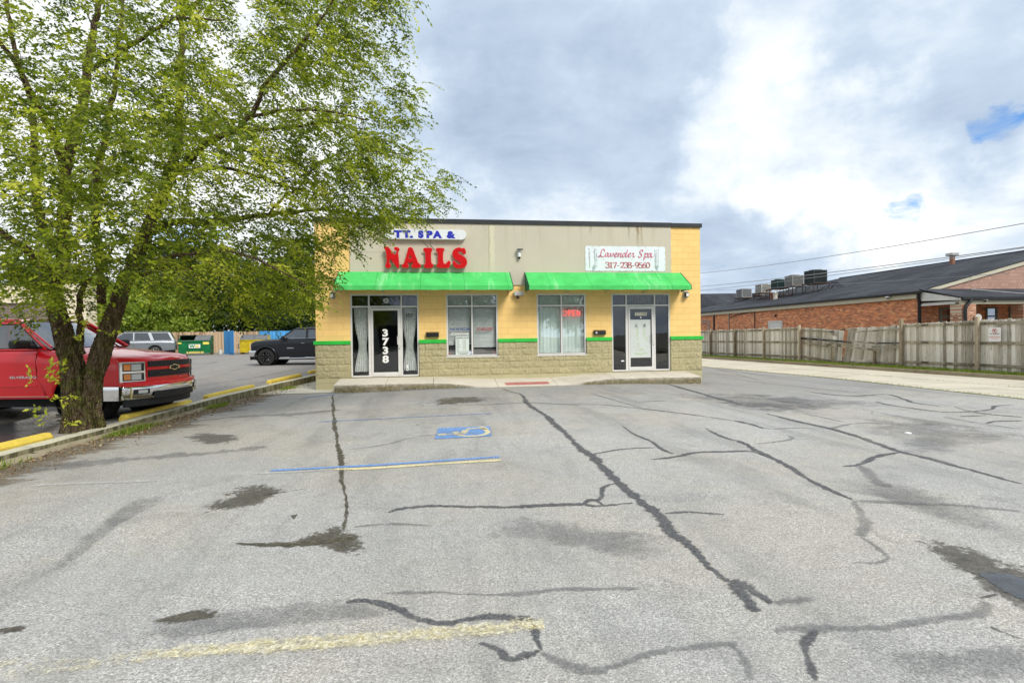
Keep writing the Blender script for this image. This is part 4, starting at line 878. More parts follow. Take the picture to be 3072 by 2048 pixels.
# script letters, traced in crop px (8.4 px per photo px), origin at banner centre (1122,470)
T_ = lambda *a: [((x-1122)/100., (470-y)/100.) for x, y in a]
script = [T_((575,310),(588,285),(575,255),(545,248),(515,285),(500,340),(490,390),(470,425),(440,428),(445,412),(480,408),(530,430),(575,425),(605,400)),
 T_((680,350),(650,335),(615,360),(605,400),(620,425),(650,410),(675,360),(690,338)), T_((690,338),(675,390),(680,425),(705,420),(725,390)),
 T_((725,350),(745,345),(745,385),(755,420),(790,400),(810,360),(800,338)), T_((810,345),(825,350)), T_((830,395),(880,375),(900,345),(875,335),(845,370),(840,410),(865,430),(900,415),(925,385)),
 T_((925,350),(945,345),(940,390),(930,430)), T_((940,390),(970,350),(1000,340),(1000,375),(990,415),(1010,428),(1035,405)),
 T_((1120,350),(1085,335),(1050,365),(1042,405),(1060,428),(1090,410),(1120,360)), T_((1175,255),(1155,310),(1125,390),(1125,425),(1150,420),(1170,400)),
 T_((1175,395),(1230,370),(1245,342),(1220,335),(1190,370),(1185,410),(1210,430),(1245,412),(1270,385)), T_((1275,345),(1300,340),(1325,345),(1310,390),(1315,430),(1340,425),(1365,400)),
 T_((1560,295),(1550,262),(1515,258),(1485,290),(1495,335),(1525,370),(1520,415),(1480,438),(1450,425),(1448,400)),
 T_((1600,345),(1625,345),(1600,420),(1585,490),(1570,498)), T_((1615,380),(1650,338),(1685,345),(1685,385),(1655,425),(1615,425)),
 T_((1770,350),(1735,335),(1700,365),(1690,405),(1710,430),(1740,410),(1770,355)), T_((1785,338),(1768,390),(1775,430),(1800,428),(1830,400))]
SX = 2.72/20.3
PKL = mat('pale_pink_ink', (.72, .44, .50), .5)
pen(script, .38, PKL, s3, 'lettering', -.0195, SX)
pen(script, .23, PK, s3, 'lettering', -.0225, SX)
# serif digits
def serif(s_, x0, z0, h, adv, parent, m_):
    G_ = {'3': [[(.12,.78),(.2,.95),(.5,1.0),(.72,.82),(.6,.6),(.4,.53)],[(.4,.53),(.72,.45),(.8,.22),(.55,.0),(.22,.03),(.1,.2)]],
     '1': [[(.2,.85),(.45,.98)],[(.45,1.0),(.45,.5),(.45,.02)],[(.22,.02),(.7,.02)]], '7': [[(.12,.8),(.15,.95)],[(.15,.95),(.8,.95)],[(.8,.95),(.55,.5),(.38,.0)]],
     '2': [[(.12,.75),(.25,.97),(.55,.98),(.72,.75),(.55,.4),(.12,.04)],[(.12,.04),(.78,.04)],[(.78,.04),(.82,.2)]], '8': [[(.45,.55),(.2,.7),(.22,.93),(.48,1.0),(.7,.88),(.7,.68),(.45,.55)],[(.45,.55),(.15,.4),(.12,.12),(.45,.0),(.78,.12),(.74,.4),(.45,.55)]],
     '9': [[(.75,.65),(.5,.42),(.2,.5),(.14,.75),(.3,.97),(.6,.97),(.78,.72),(.72,.35),(.5,.08),(.22,.02)]], '5': [[(.75,.97),(.25,.97)],[(.25,.97),(.2,.58)],[(.2,.58),(.55,.6),(.76,.35),(.65,.08),(.35,.0),(.12,.12)]],
     '6': [[(.72,.96),(.4,.85),(.16,.45),(.18,.15),(.45,.0),(.74,.15),(.76,.42),(.5,.55),(.2,.38)]], '0': [[(.45,1.),(.18,.8),(.12,.5),(.18,.2),(.45,.0),(.72,.2),(.78,.5),(.72,.8),(.45,1.)]], '-': [[(.15,.4),(.65,.4)]]}
    for i, ch in enumerate(s_): pen(G_[ch], .22, m_, parent, 'digit', -.0215, h, x0+i*adv, z0, 0., .38)
serif('317-238-9560', -.70, -.30, .18, .125, s3, PK2)
LAVM = mat('grey_leaf_print', (.42, .50, .50), .6); LAV2 = mat('mauve_print', (.5, .46, .56), .6)
r_ = random.Random(12); st1 = []; st2 = []
for sx_ in (-1.08, 1.05):
    for k in range(13):
        a = R(90)+r_.uniform(-.75, .75); L = r_.uniform(.09, .2); x = sx_+r_.uniform(-.04, .04); st1.append([(x*10, -3.7), ((x+math.cos(a)*L*.5)*10, (-.37+math.sin(a)*L*.6)*10), ((x+math.cos(a)*L)*10, (-.37+math.sin(a)*L)*10)])
    for k in range(5):
        x = sx_+r_.uniform(-.16, .16); st1.append([(x*10, -3.), ((x+.01)*10, -.5), ((x+r_.uniform(-.03, .03))*10, r_.uniform(1.5, 3.3))])
        for q in range(10): z = r_.uniform(-1, 3.); st2.append([((x+r_.uniform(-.02, .02))*10, z), ((x+r_.uniform(-.03, .03))*10, z+.25)])
pen(st1, .09, LAVM, s3, 'leaf_print', -.0195, .1); pen(st2, .16, LAV2, s3, 'flower_print', -.0196, .1)

# door and window lettering
WV = mat('white_vinyl', (.82, .82, .80), .4); BV = mat('black_vinyl', (.015, .015, .02), .4)
for i, ch in enumerate('3738'): text('digit', ch, .30, WV, doors['SF1'], (2.055, .012, 1.61-i*.27), bold=.012, sx=1.25)
for x, z in ((2.09, 2.705),):
    ring = MB().lathe([(.055, -.012), (.075, -.012), (.078, 0), (.05, 0)], (x, .045, z), 'y', 20, True).build('decal', WV, doors['SF1']); MB().lathe([(.02, -.012), (.02, 0)], (x+.005, .042, z), 'y', 12).build('decal', WV, doors['SF1'])
text('digit', '373*', .13, BV, doors['SF1'], (2.80, .033, 2.20), bold=.004)
MB().box((2.68, .03, .53), (2.745, .04, .72)).build('sticker', mat('pale_sticker', (.72, .72, .70), .4), doors['SF1']); MB().box((2.695, .027, .565), (2.73, .03, .60)).build('sticker_mark', mat('grey_mark', (.2, .2, .2), .4), doors['SF1'])
# curtains
CURT = worn('lace_curtain', (.88, .90, .86), .35, 16, .9)
def curtain(x0, x1, z0, z1, tie, y, label, flip=1):
    b = MB(); n, m_ = 60, 26
    for j in range(m_+1):
        v = j/m_; z = z1+(z0-z1)*v; gather = 1-.45*math.exp(-((z-tie)/.45)**2)
        for i in range(n+1):
            u = i/n; xc = (x0+x1)/2+.03*flip*math.sin(v*3); x = xc+(u-.5)*(x1-x0)*gather*(1+.0*v)
            b.v.append((x, y+.022*math.sin(u*38+math.sin(v*4)*.6)*(1.1-gather*.4), z+.01*math.sin(u*38)*(v > .98)))
    b.a = [1.]*len(b.v); b.f = [(j*(n+1)+i, j*(n+1)+i+1, (j+1)*(n+1)+i+1, (j+1)*(n+1)+i) for j in range(m_) for i in range(n)]
    tag(b.build('curtain', CURT, smooth=60), label, 'curtain')
curtain(1.10, 1.55, .52, 2.49, 1.3, .16, 'white lace curtain in the narrow pane left of the 3738 door'); curtain(2.60, 3.02, .53, 2.49, 1.3, .16, 'white lace curtain in the narrow pane right of the 3738 door', -1)
# blinds and notices
SLAT = mat('blind_slat', (.90, .92, .91), .5)
def blind(x0, x1, z0, z1, tilt, label, gap=None):
    b = MB(); z = z1
    while z > z0:
        dz = .022; b.obox(((x0+x1)/2, .15, z), (1, 0, 0), (0, math.cos(tilt), math.sin(tilt)), (0, -math.sin(tilt), math.cos(tilt)), ((x1-x0)/2, .0235, .0012)); z -= .042
    b.box((x0, .13, z1), (x1, .17, z1+.04)); tag(b.build('window_blind', SLAT), label, 'window blind')
blind(3.98, 4.70, 1.32, 2.84, R(62), 'white slatted blind behind the left half of the window with the opening hours'); blind(4.77, 5.50, 1.22, 2.84, R(62), 'white slatted blind behind the window half with the red phone number')
nt = empty('hours_notice', (4.42, .038, 1.28), 0, 'printed white business hours notice taped inside the left window', 'notice')
MB().box((-.21, 0, -.29), (.21, .004, .30)).build('sheet', mat('notice_paper', (.66, .72, .68), .6), nt)
text('lettering', 'BUSINESS HOUR', .062, BV, nt, (0, -.002, .225), bold=.001, extrude=.0006, sx=.9)
for i, d_ in enumerate(('MON', 'TUES', 'WED', 'THUR', 'FRIDAY', 'SAT', 'SUN')):
    text('lettering', d_, .036, BV, nt, (-.18, -.002, .16-i*.052), align='LEFT', extrude=.0006); text('lettering', '10-7:30' if i < 6 else '11-5', .036, BV, nt, (.06, -.002, .16-i*.052), align='CENTER', extrude=.0006)
text('lettering', 'WALK INS WELCOME', .036, BV, nt, (0, -.002, -.20), extrude=.0006); text('lettering', '317-603-0397', .055, BV, nt, (.02, -.002, -.27), bold=.001, extrude=.0006)
win = [o for o in bpy.data.objects if o.name.startswith('window') and o.parent == shop]; w1 = win[0]
text('window_lettering', 'WALK INS WELCOME', .105, mat('navy_vinyl', (.02, .06, .25), .4), w1, (4.34, .038, 1.765), bold=.003, extrude=.0008, sx=.62)
text('window_lettering', 'GIFT CERTIFICATE AVAILABLE', .09, WV, w1, (4.35, .038, 1.625), bold=.002, extrude=.0008, sx=.46)
text('window_lettering', '317-603-0397', .15, mat('red_vinyl', (.30, .03, .05), .4), w1, (5.13, .038, 1.745), bold=.004, extrude=.0008, sx=.62)
MB().lathe([(.05, -.003), (.05, 0)], (4.66, .036, 1.06), 'y', 20).build('sticker', mat('round_sticker', (.6, .68, .8), .5), w1)
for x in (4.02, 5.44): MB().lathe([(.028, -.003), (.028, 0)], (x, .036, 1.05), 'y', 16).build('sticker', mat('red_sticker', (.35, .12, .10), .5), w1)
MB().box((4.0, .14, 1.0), (5.5, .30, 1.16)).build('sill_ledge', mat('dark_ledge', (.10, .08, .06), .7), w1)
SHADE = worn('sheer_curtain', (.82, .93, .88), .12, 2, .9)
b = MB(); 
for x0_, x1_ in ((6.86, 8.40),):
    n = 90; zs = (1.0, 2.86)
    for z in zs:
        for i in range(n+1): b.v.append((x0_+(x1_-x0_)*i/n, .17+.010*math.sin(i*.9)+.006*math.sin(i*.37), z)); b.a.append(1.)
    b.f = [(i, i+1, n+2+i, n+1+i) for i in range(n)]
tag(b.build('window_curtain', SHADE, smooth=70), 'pale green sheer curtain filling the window behind the OPEN sign', 'curtain')
op = empty('open_sign', (8.03, .12, 2.29), 0, 'red neon OPEN sign hanging in the right-hand window', 'neon sign')
NEON = mat('neon_red', (.8, .08, .08), .3, emit=(1., .10, .09), estr=1.1); NEOD = mat('dark_tube', (.01, .03, .03), .3)
def tubes(parent, name, strokes, r, m_, ox, oz, sc, y=0.):
    b = MB()
    for s_ in strokes: b.tube([(ox+p[0]*sc, y, oz+p[1]*sc) for p in smooth_pts(s_, 5)], r, 6)
    return b.build(name, m_, parent, smooth=60)
tubes(op, 'letter', [[(.5,1),(.1,.8),(.0,.5),(.1,.2),(.5,0),(.85,.2),(.95,.5),(.85,.8),(.5,1)]], .007, NEON, -.36, -.09, .17)
tubes(op, 'letter', [[(0,0),(0,1)],[(0,1),(.5,.95),(.6,.7),(.4,.48),(0,.45)]], .007, NEON, -.155, -.09, .17)
tubes(op, 'letter', [[(0,0),(0,.5),(0,1)],[(0,1),(.6,1)],[(0,.5),(.5,.5)],[(0,0),(.6,0)]], .007, NEON, -.01, -.09, .17)
tubes(op, 'letter', [[(0,0),(0,1)],[(0,1),(.6,0)],[(.6,0),(.6,1)]], .007, NEON, .135, -.09, .17)
for dx_ in (-.13, .02, .165): tubes(op, 'letter_outline', [[(0,0),(0,.5),(0,1)]], .005, NEON, dx_+.005, -.105, .2, .012)
tubes(op, 'arch_tube', [[(-.3,.09),(-.15,.135),(0,.145),(.15,.13),(.26,.08),(.29,.0),(.26,-.06)]], .010, NEOD, 0, .0, 1.)
MB().tube([(.12, .02, .14), (-.03, .02, .5)], .003, 4).build('hanging_cord', BLK, op)
# foot-massage poster and number plates on the right door
po = empty('door_poster', (10.275, .012, 1.42), 0, 'pale poster with green feet and two Chinese characters on the right glass door', 'poster')
MB().box((-.345, -.004, -.62), (.345, 0, .63)).build('sheet', worn('poster_paper', (.56, .60, .58), .06, 2, .6), po)
PG = mat('green_print', (.35, .55, .12), .6); PKK = mat('ink_black', (.03, .03, .03), .6); PO = mat('orange_print', (.75, .45, .25), .6)
U = lambda *a: [((x-220)/100., (482-y)/100.) for x, y in a]
pen([U((150,285),(175,285)),U((150,285),(150,303),(175,303)),U((175,285),(175,303)),U((162,303),(162,325)),U((162,312),(180,312)),U((150,305),(135,325)),U((140,318),(165,326),(195,328)),
     U((258,285),(262,290)),U((255,300),(262,302),(258,318)),U((252,322),(270,326),(297,326)),U((268,290),(292,290)),U((276,284),(280,290)),U((288,284),(284,290)),U((272,296),(272,318)),U((272,296),(288,296),(288,318)),U((272,303),(288,303)),U((272,310),(288,310)),U((272,318),(288,318))], .05, PKK, po, 'character', -.0065, .245, 0, 0, R(20))
feet = []
r_ = random.Random(2)
for fx_, fs in ((175, 1), (272, -1)):
    for k in range(46):
        v = r_.random(); x = fx_+(22-12*v)*r_.uniform(-1, 1)*fs; y = 345+100*v; feet.append(U((x, y), (x+r_.uniform(-5, 5), y+r_.uniform(-5, 5))))
for (x0_, y0_, x1_, y1_, n_) in ((148, 465, 200, 500, 16), (275, 462, 320, 500, 16), (178, 540, 198, 590, 14), (180, 612, 270, 640, 26), (262, 655, 290, 680, 8)):
    for k in range(n_): x = r_.uniform(x0_, x1_); y = r_.uniform(y0_, y1_); feet.append(U((x, y), (x+r_.uniform(-8, 8), y+r_.uniform(-5, 5))))
pen(feet, .055, PG, po, 'foot_print', -.0068, .245); pen([U((130, 680), (180, 688), (230, 695), (290, 678), (330, 672)), U((150, 672), (200, 684), (250, 690)), U((205, 635), (225, 640), (240, 625))], .05, PG, po, 'wave_print', -.0068, .245)
pen([U((112, 442), (150, 442)), U((115, 520), (150, 520)), U((115, 590), (150, 590)), U((312, 438), (345, 436)), U((312, 520), (345, 520)), U((308, 592), (345, 590))], .03, PO, po, 'caption_print', -.0068, .245)
for i, ch in enumerate('3738B'):
    x = 10.13+i*.083
    MB().obox((x, .012, 2.235), (1, 0, .0), (0, 1, 0), (.12, 0, 1), (.036, .002, .052)).build('number_plate', mat('gold_plate', (.72, .70, .55), .4), doors['SF2'])
    text('digit', ch, .10, BV, doors['SF2'], (x, .009, 2.20), bold=.002, extrude=.0006, sx=.8, shear=.15)
MB().lathe([(.022, -.004), (.022, 0)], (10.29, .012, 2.12), 'y', 14).build('sticker', WV, doors['SF2'])
MB().box((9.62, .044, .68), (9.72, .048, .72)).build('sticker', WV, doors['SF2']); MB().box((10.42, .022, 1.77), (10.54, .025, 1.815)).build('price_slip', WV, doors['SF2'])
# etched circles in the transom glass of the right entrance
ETCH = mat('etched_line', (.42, .48, .45), .6); b = MB()
for xa, xb in ((9.85, 10.72), (10.82, 11.24)):
    i = 0; x = xa+.05
    while x < xb-.03:
        for j in range(3):
            z = 2.60+j*.105+(.05 if i % 2 else 0)
            if z < 2.80:
                for rr in (.055, .032):
                    pts = [(x+rr*math.cos(a*math.pi/7), .046, z+rr*math.sin(a*math.pi/7)) for a in range(15)]; b.tube(pts, .0022, 4, False)
        x += .092; i += 1
b.build('etched_pattern', ETCH, shop)
# ================================================================ VEHICLES
TYRE = worn('tyre_rubber', (.022, .022, .023), .4, 12, .85); CHROME = mat('chrome', (.75, .76, .77), .07, 1.); CHW = mat('wheel_metal', (.55, .56, .58), .22, 1.); BPL = worn('black_trim', (.018, .018, .02), .3, 6, .5)
CARGL = m_glass('car_glass', (.16, .18, .18), 2.2, .07); UNDER = mat('underbody', (.01, .01, .011), .9); HLG = mat('headlight_lens', (.55, .57, .58), .08, .0, coat=1.); AMB = mat('amber_lens', (.85, .26, .02), .15, coat=1.); LAMPIN = mat('lamp_inner', (.02, .02, .022), .2); SEAM = mat('panel_gap', (.006, .004, .004), .8)
def wheel(parent, x, y, r, w_, style='plain'):
    s = 1 if y > 0 else -1
    t_ = empty('wheel', (x, y, r)); t_.parent = parent
    prof = [(r*.60, -w_/2), (r*.78, -w_/2), (r*.93, -w_/2+.012), (r*.985, -w_/2+.045)]
    for k in range(5): q = -w_/2+.05+(w_-.1)*k/4; prof += [(r, q-.012), (r, q+.012), (r*.975, q+.016), (r*.975, q+.02)]
    prof += [(r*.985, w_/2-.045), (r*.93, w_/2-.012), (r*.78, w_/2), (r*.60, w_/2)]
    MB().lathe(prof, (0, 0, 0), 'y', 40, True).build('tyre', TYRE, t_, smooth=35)
    o = s*w_/2
    b = MB(); b.lathe([(r*.60, o*.9), (r*.64, o), (r*.615, o*1.02), (r*.58, o*.8), (r*.56, -o*.6)], (0, 0, 0), 'y', 40, True)
    n = 8 if style == 'spiky' else 6
    for k in range(n):
        a = 2*math.pi*k/n; da = .12 if style == 'spiky' else .15
        for q in (-1, 1):
            p0 = (math.cos(a+q*.05)*r*.10, o*.72, math.sin(a+q*.05)*r*.10); p1 = (math.cos(a+q*da)*r*.58, o*.86, math.sin(a+q*da)*r*.58)
            b.tube([p0, p1], r*.035 if style == 'spiky' else r*.05, 6)
    b.lathe([(r*.15, o*.5), (r*.15, o*.84), (r*.08, o*.9), (0, o*.9)], (0, 0, 0), 'y', 18, True)
    b.build('rim', CHW if style != 'spiky' else mat('black_wheel', (.02, .02, .022), .25, .6), t_, smooth=35)
    if style == 'spiky':
        c = MB()
        for k in range(8):
            a = 2*math.pi*k/8
            for q in (-1, 1): c.tube([(math.cos(a+q*.10)*r*.30, o*.86, math.sin(a+q*.10)*r*.30), (math.cos(a+q*.17)*r*.56, o*.92, math.sin(a+q*.17)*r*.56)], r*.016, 5)
        c.build('milled_edge', CHROME, t_)
    MB().lathe([(r*.55, -o*.3), (0, -o*.3)], (0, 0, 0), 'y', 24, True).build('brake_disc', UNDER, t_)
    return t_
def lerp_tab(tab, x):     # tab sorted descending or ascending in x
    tab = sorted(tab)
    if x <= tab[0][0]: return tab[0][1]
    for (a, v0), (c, v1) in zip(tab, tab[1:]):
        if x <= c: return v0+(v1-v0)*(x-a)/(c-a)
    return tab[-1][1]
def vehicle(name, P_, loc, rz, label, cat, paint, group=None):
    """P_: dimensions. local x forward, y left, z up, origin on the ground under the front axle"""
    V = empty(name, loc, rz, label, cat, group); W = P_['w']; fx_, rx = P_['front'], P_['rear']; wb = P_['wb']; r = P_['r']; ar = P_['arch']
    nose = P_.get('nose', .16); NE = P_.get('ne', 4.); side = P_['sill']; topz = P_['top']
    def wid(x):
        if x > fx_-nose: return W*(max(0., fx_-x)/nose)**(1/NE)
        if x < rx+.10: return W*(.90+.10*(max(0, x-rx)/.10)**.5)
        return W
    xs = [fx_-.0005, fx_-.004, fx_-.012, fx_-.03, fx_-.06, fx_-.10, fx_-.14]+[fx_-.17-k*.08 for k in range(int((fx_-rx-.2)/.08))]+[rx+.10, rx+.05, rx+.0]
    for c in (0, -wb): xs += [c+ar*math.cos(a) for a in [math.pi*i/14 for i in range(15)]]
    xs = sorted(set(round(x, 4) for x in xs), reverse=True)
    b = MB(); n = 15
    for x in xs:
        w_ = wid(x); zt = lerp_tab(topz, x); zb = lerp_tab(side, x)
        for c in (0, -wb):
            if abs(x-c) < ar: zb = max(zb, r*1.0+math.sqrt(ar*ar-(x-c)**2))
        zs = [zb, zb+(zt-zb)*.14, zb+(zt-zb)*.35, zb+(zt-zb)*.55]
        zc = zt-.30
        sec = [(w_-.035, zb), (w_-.008, max(zb+.001, zb+(zc-zb)*.25)), (w_-.004, zb+(zc-zb)*.6), (w_-.010, zb+(zc-zb)*.9), (w_, zc+.04 if zc > zb else zb+.03), (w_-.004, zt-.20), (w_-.03, zt-.10), (w_-.075, zt-.035), (w_-.13, zt-.005)]
        cr = P_.get('crown', .03); ze = zt+cr*.35
        sec += [(w_*.80, zt+.004), (w_*.60, zt+cr*.6), (w_*.56, zt+cr*.55), (w_*.35, zt+cr*.9), (w_*.18, zt+cr), (0, zt+cr)]
        sec = [(max(y, 0.) if w_ > .15 else max(0, y), max(z, zb)) for y, z in sec]
        full = [(y, z) for y, z in sec]+[(-y, z) for y, z in sec[::-1][1:]]
        m_ = len(full)
        for y, z in full: b.v.append((x, y, z)); b.a.append(1.)
    N_ = len(xs); b.f = [(i*m_+j, (i+1)*m_+j, (i+1)*m_+j+1, i*m_+j+1) for i in range(N_-1) for j in range(m_-1)]
    b.f.append(tuple((N_-1)*m_+k for k in range(m_))); b.f.append(tuple(range(m_))[::-1])
    body = b.build('body', paint, V, smooth=38)
    # wheel wells / floor
    b = MB(); b.box((rx+.15, -W+.16, r*.62), (fx_-.15-nose*1.1, W-.16, lerp_tab(side, -1.5)+.45))
    for c in (0, -wb):
        for s in (-1, 1): b.lathe([(ar*.98, s*(W-.05)), (ar*.98, s*(W-.42)), (0, s*(W-.42))], (c, 0, r), 'y', 24, True)
    b.build('underbody', UNDER, V)
    for c in (0, -wb):
        for s in (-1, 1): wheel(V, c, s*(W-.15), r, P_.get('tw', .27), P_.get('wheel', 'plain'))
    # cabin: pillars and roof, glass set in
    cb = P_['cab']   # (x_base_front, x_roof_front, x_roof_rear, x_base_rear), z_belt, z_roof
    (xa, xb, xc, xd), zb, zr = cb; yb = W-.075; yt = W-.27
    def sp(x, z, s):   # point on the side plane
        u = (z-zb)/(zr-zb); return Vector((x, s*(yb+(yt-yb)*u), z))
    zt_ = zr-.055
    def xf(z): return xa+(xb-xa)*((z-zb)/(zr-zb))**.94
    def xr(z): return xd+(xc-xd)*((z-zb)/(zr-zb))
    b = MB(); R_ = 9
    # roof
    for i in range(R_+1):
        x = xb+(xc-xb)*i/R_; e = .03*math.sin(math.pi*i/R_)
        for j in range(13):
            v = -1+2*j/12; b.v.append((x, v*yt, zt_+.055*(1-abs(v)**3)+e-.0)); b.a.append(1.)
    b.f = [(i*13+j, (i+1)*13+j, (i+1)*13+j+1, i*13+j+1) for i in range(R_) for j in range(12)]
    wins = P_['windows']
    for s in (-1, 1):
        # side frame as bars of skin: outline minus windows (top rail, bottom rail, pillars)
        def quad(p): b.add([sp(x, z, s)-Vector((0, 0, 0)) for x, z in p], [tuple(range(len(p)))])
        zlo = zb+.015; zhi = zt_-.045
        quad([(xf(zlo), zlo-.03), (xf(zlo), zlo), (xr(zlo), zlo), (xr(zlo), zlo-.03)])
        quad([(xf(zhi)+.0, zhi), (xb, zt_), (xc, zt_), (xr(zhi), zhi)])
        edges = [(xf, .07)] ; prev = None
        xl = [(lambda z: xf(z), lambda z: xf(z)-.085)] + [((lambda z, q=q, h=h, k=k: q+h/2+k*(z-zb)), (lambda z, q=q, h=h, k=k: q-h/2+k*(z-zb))) for q, h, k in wins] + [(lambda z: xr(z)+P_.get('cpil', .12), lambda z: xr(z))]
        for f0, f1 in xl:
            for q in range(5):
                za = zlo+(zhi-zlo)*q/5; zc_ = zlo+(zhi-zlo)*(q+1)/5; quad([(f0(za), za), (f1(za), za), (f1(zc_), zc_), (f0(zc_), zc_)])
    b.build('cab', paint, V, smooth=40)
    # screens
    def scr(x0, x1, nm, sgn):
        g = MB(); k = 10
        for q in range(6):
            u = q/5*.97; z = zb+.0+(zt_+.02-zb)*u; x = x0+(x1-x0)*u
            y = (yb-.05)+((yt-.03)-(yb-.05))*u
            for j in range(k+1):
                v = -1+2*j/k; g.v.append((x-sgn*.10*abs(v)**2.2, v*y, z)); g.a.append(1.)
        g.f = [(q*(k+1)+j, (q+1)*(k+1)+j, (q+1)*(k+1)+j+1, q*(k+1)+j+1) for q in range(5) for j in range(k)]
        g.build(nm, CARGL, V, smooth=60)
    scr(xa+.08, xb+.04, 'windscreen', 1); scr(xd-.02, xc-.02, 'rear_window', -1)
    for s in (-1, 1):
        zlo = zb+.015; zhi = zt_-.045
        bounds = [lambda z: xf(z)-.085] + [v for q, h, k in wins for v in ((lambda z, q=q, h=h, k=k: q+h/2+k*(z-zb)), (lambda z, q=q, h=h, k=k: q-h/2+k*(z-zb)))] + [lambda z: xr(z)+P_.get('cpil', .12)]
        for i in range(0, len(bounds), 2):
            f0, f1 = bounds[i], bounds[i+1]; g = MB(); off = Vector((0, -s*.012, 0)); m2 = 6
            for q in range(m2+1):
                z = zlo+(zhi-zlo)*q/m2; g.v += [tuple(sp(f0(z), z, s)+off), tuple(sp(f1(z), z, s)+off)]; g.a += [1., 1.]
            g.f = [(2*q, 2*q+1, 2*q+3, 2*q+2) for q in range(m2)]
            g.build('side_window', CARGL, V)
            g = MB(); g.tube([sp(f0(z), z, s) for z in [zlo+(zhi-zlo)*q/5 for q in range(6)]]+[sp(f1(zhi), zhi, s), sp(f1(zlo), zlo, s), sp(f0(zlo), zlo, s)], .009, 5); g.build('window_seal', BPL, V)
    g = MB(); g.box((xd+.15, -yb+.12, zb-.30), (xa-.35, yb-.12, zb-.06)); 
    for sx_ in (xa-.95, xa-1.85):
        for s in (-1, 1): g.box((sx_-.12, s*.38-.24, zb-.1), (sx_, s*.38+.24, zb+.22)); g.box((sx_-.10, s*.38-.11, zb+.24), (sx_-.02, s*.38+.11, zb+.38))
    g.build('seats', UNDER, V, bevel=.02)
    def surf(y, z=0): return fx_-nose*min(1., abs(y)/W)**NE
    def fslab(nm, y0, y1, z0, z1, off, th, m_, par=V, n=10, r_=0.):
        """curved slab hugging the nose"""
        g = MB()
        for i in range(n+1):
            y = y0+(y1-y0)*i/n; x = surf(y)+off
            g.v += [(x, y, z0), (x+th, y, z0), (x+th, y, z1), (x, y, z1)]; g.a += [1.]*4
        g.f = [(i*4+j, i*4+(j+1) % 4, (i+1)*4+(j+1) % 4, (i+1)*4+j) for i in range(n) for j in range(4)]+[(0, 1, 2, 3), (n*4, n*4+1, n*4+2, n*4+3)]
        return g.build(nm, m_, par, bevel=r_)
    def seam(pts, s, rr=.005):
        MB().tube([(x, s*(W-.002+dy), z) for x, z, dy in pts], rr, 5).build('panel_gap', SEAM, V)
    return V, fslab, surf, seam, sp, body
REDC = m_carpaint('red_paint_car', (.80, .006, .014)); BLKC = m_carpaint('black_paint_car', (.008, .009, .013)); SILC = m_carpaint('silver_paint_car', (.26, .29, .32), .6)
PICK = dict(w=1.0, front=.98, rear=-4.85, wb=3.64, r=.41, arch=.50, sill=[(-5, .56), (-3.1, .42), (-.5, .42), (.3, .52), (.99, .50)], top=[(-5, 1.32), (-3.6, 1.33), (-3.5, 1.335), (-.75, 1.33), (-.6, 1.30), (.3, 1.225), (.75, 1.165), (.90, 1.13), (.97, 1.08)], crown=.055,
            cab=((-.62, -1.38, -3.15, -3.50), 1.33, 1.90), windows=[(-2.0, .10, -.0)], tw=.28)
# ---- red pickup
ZR = HL(0, -5)
PR = dict(PICK); PR.update(nose=.32, ne=2.7, front=1.06)
RV, fs, sf, seam, sp_, body = vehicle('pickup_truck', PR, (-2.62, -5.10, ZR), R(-11), 'bright red pickup truck with chrome front bumper parked nose to the kerb behind the tree', 'pickup truck', REDC)
GRM = mat('black_mesh', (.02, .02, .022), .6)
gr = fs('grille', -.60, .60, .78, 1.08, .005, .02, REDC, r_=.004)
for z0, z1 in ((.965, 1.075), (.775, .905)):
    fs('grille_mesh', -.585, .585, z0, z1, .02, .012, BPL, gr); g = MB()
    for i in range(37):
        y = -.55+1.1*i/36; x = sf(y)+.036
        for k in range(3):
            z = z0+.015+(z1-z0-.03)*k/2
            if i % 2 == k % 2: g.tube([(x, y-.022, z), (x, y, z+.017), (x, y+.022, z), (x, y, z-.017), (x, y-.022, z)], .0042, 4)
    g.build('honeycomb', mat('mesh_grey', (.16, .16, .17), .3, .6), gr)
fs('grille_bar', -.62, .62, .915, .935, .02, .03, REDC, gr, r_=.006); fs('grille_bar', -.62, .62, .948, .96, .02, .022, REDC, gr)
# emblem: plain bow-tie outline, dark inside a pale rim
def bow(k): return [(-.13*k, -.025*k), (-.045*k, -.025*k), (-.045*k, -.05*k), (.045*k, -.05*k), (.045*k, -.025*k), (.13*k, -.025*k), (.115*k, .03*k), (.05*k, .03*k), (.05*k, .05*k), (-.04*k, .05*k), (-.04*k, .03*k), (-.115*k, .03*k)]
em = MB().prism([(fx+1.105, y, z+.935) for y, z in bow(1.12) for fx in (0,)], (.012, 0, 0)).build('emblem', mat('gold_rim', (.85, .75, .55), .2, 1.), gr); MB().prism([(1.117, y, z+.935) for y, z in bow(.86)], (.004, 0, 0)).build('emblem_face', BPL, em)
for s in (-1, 1):
    y0, y1 = sorted((s*.62, s*.975)); hl = fs('headlight', y0, y1, .70, 1.07, .002, .022, CHROME, r_=.01)
    for z0, z1 in ((.90, 1.045), (.725, .865)):
        a_, b_ = sorted((s*.65, s*.945)); fs('lamp_bowl', a_, b_, z0, z1, .020, .012, LAMPIN, hl)
        a_, b_ = sorted((s*.85, s*.935)); fs('turn_signal', a_, b_, z0+.02, z1-.015, .030, .008, AMB, hl, r_=.003)
        a_, b_ = sorted((s*.70, s*.84)); fs('beam', a_, b_, z0+.015, z1-.015, .030, .010, HLG, hl, r_=.004)
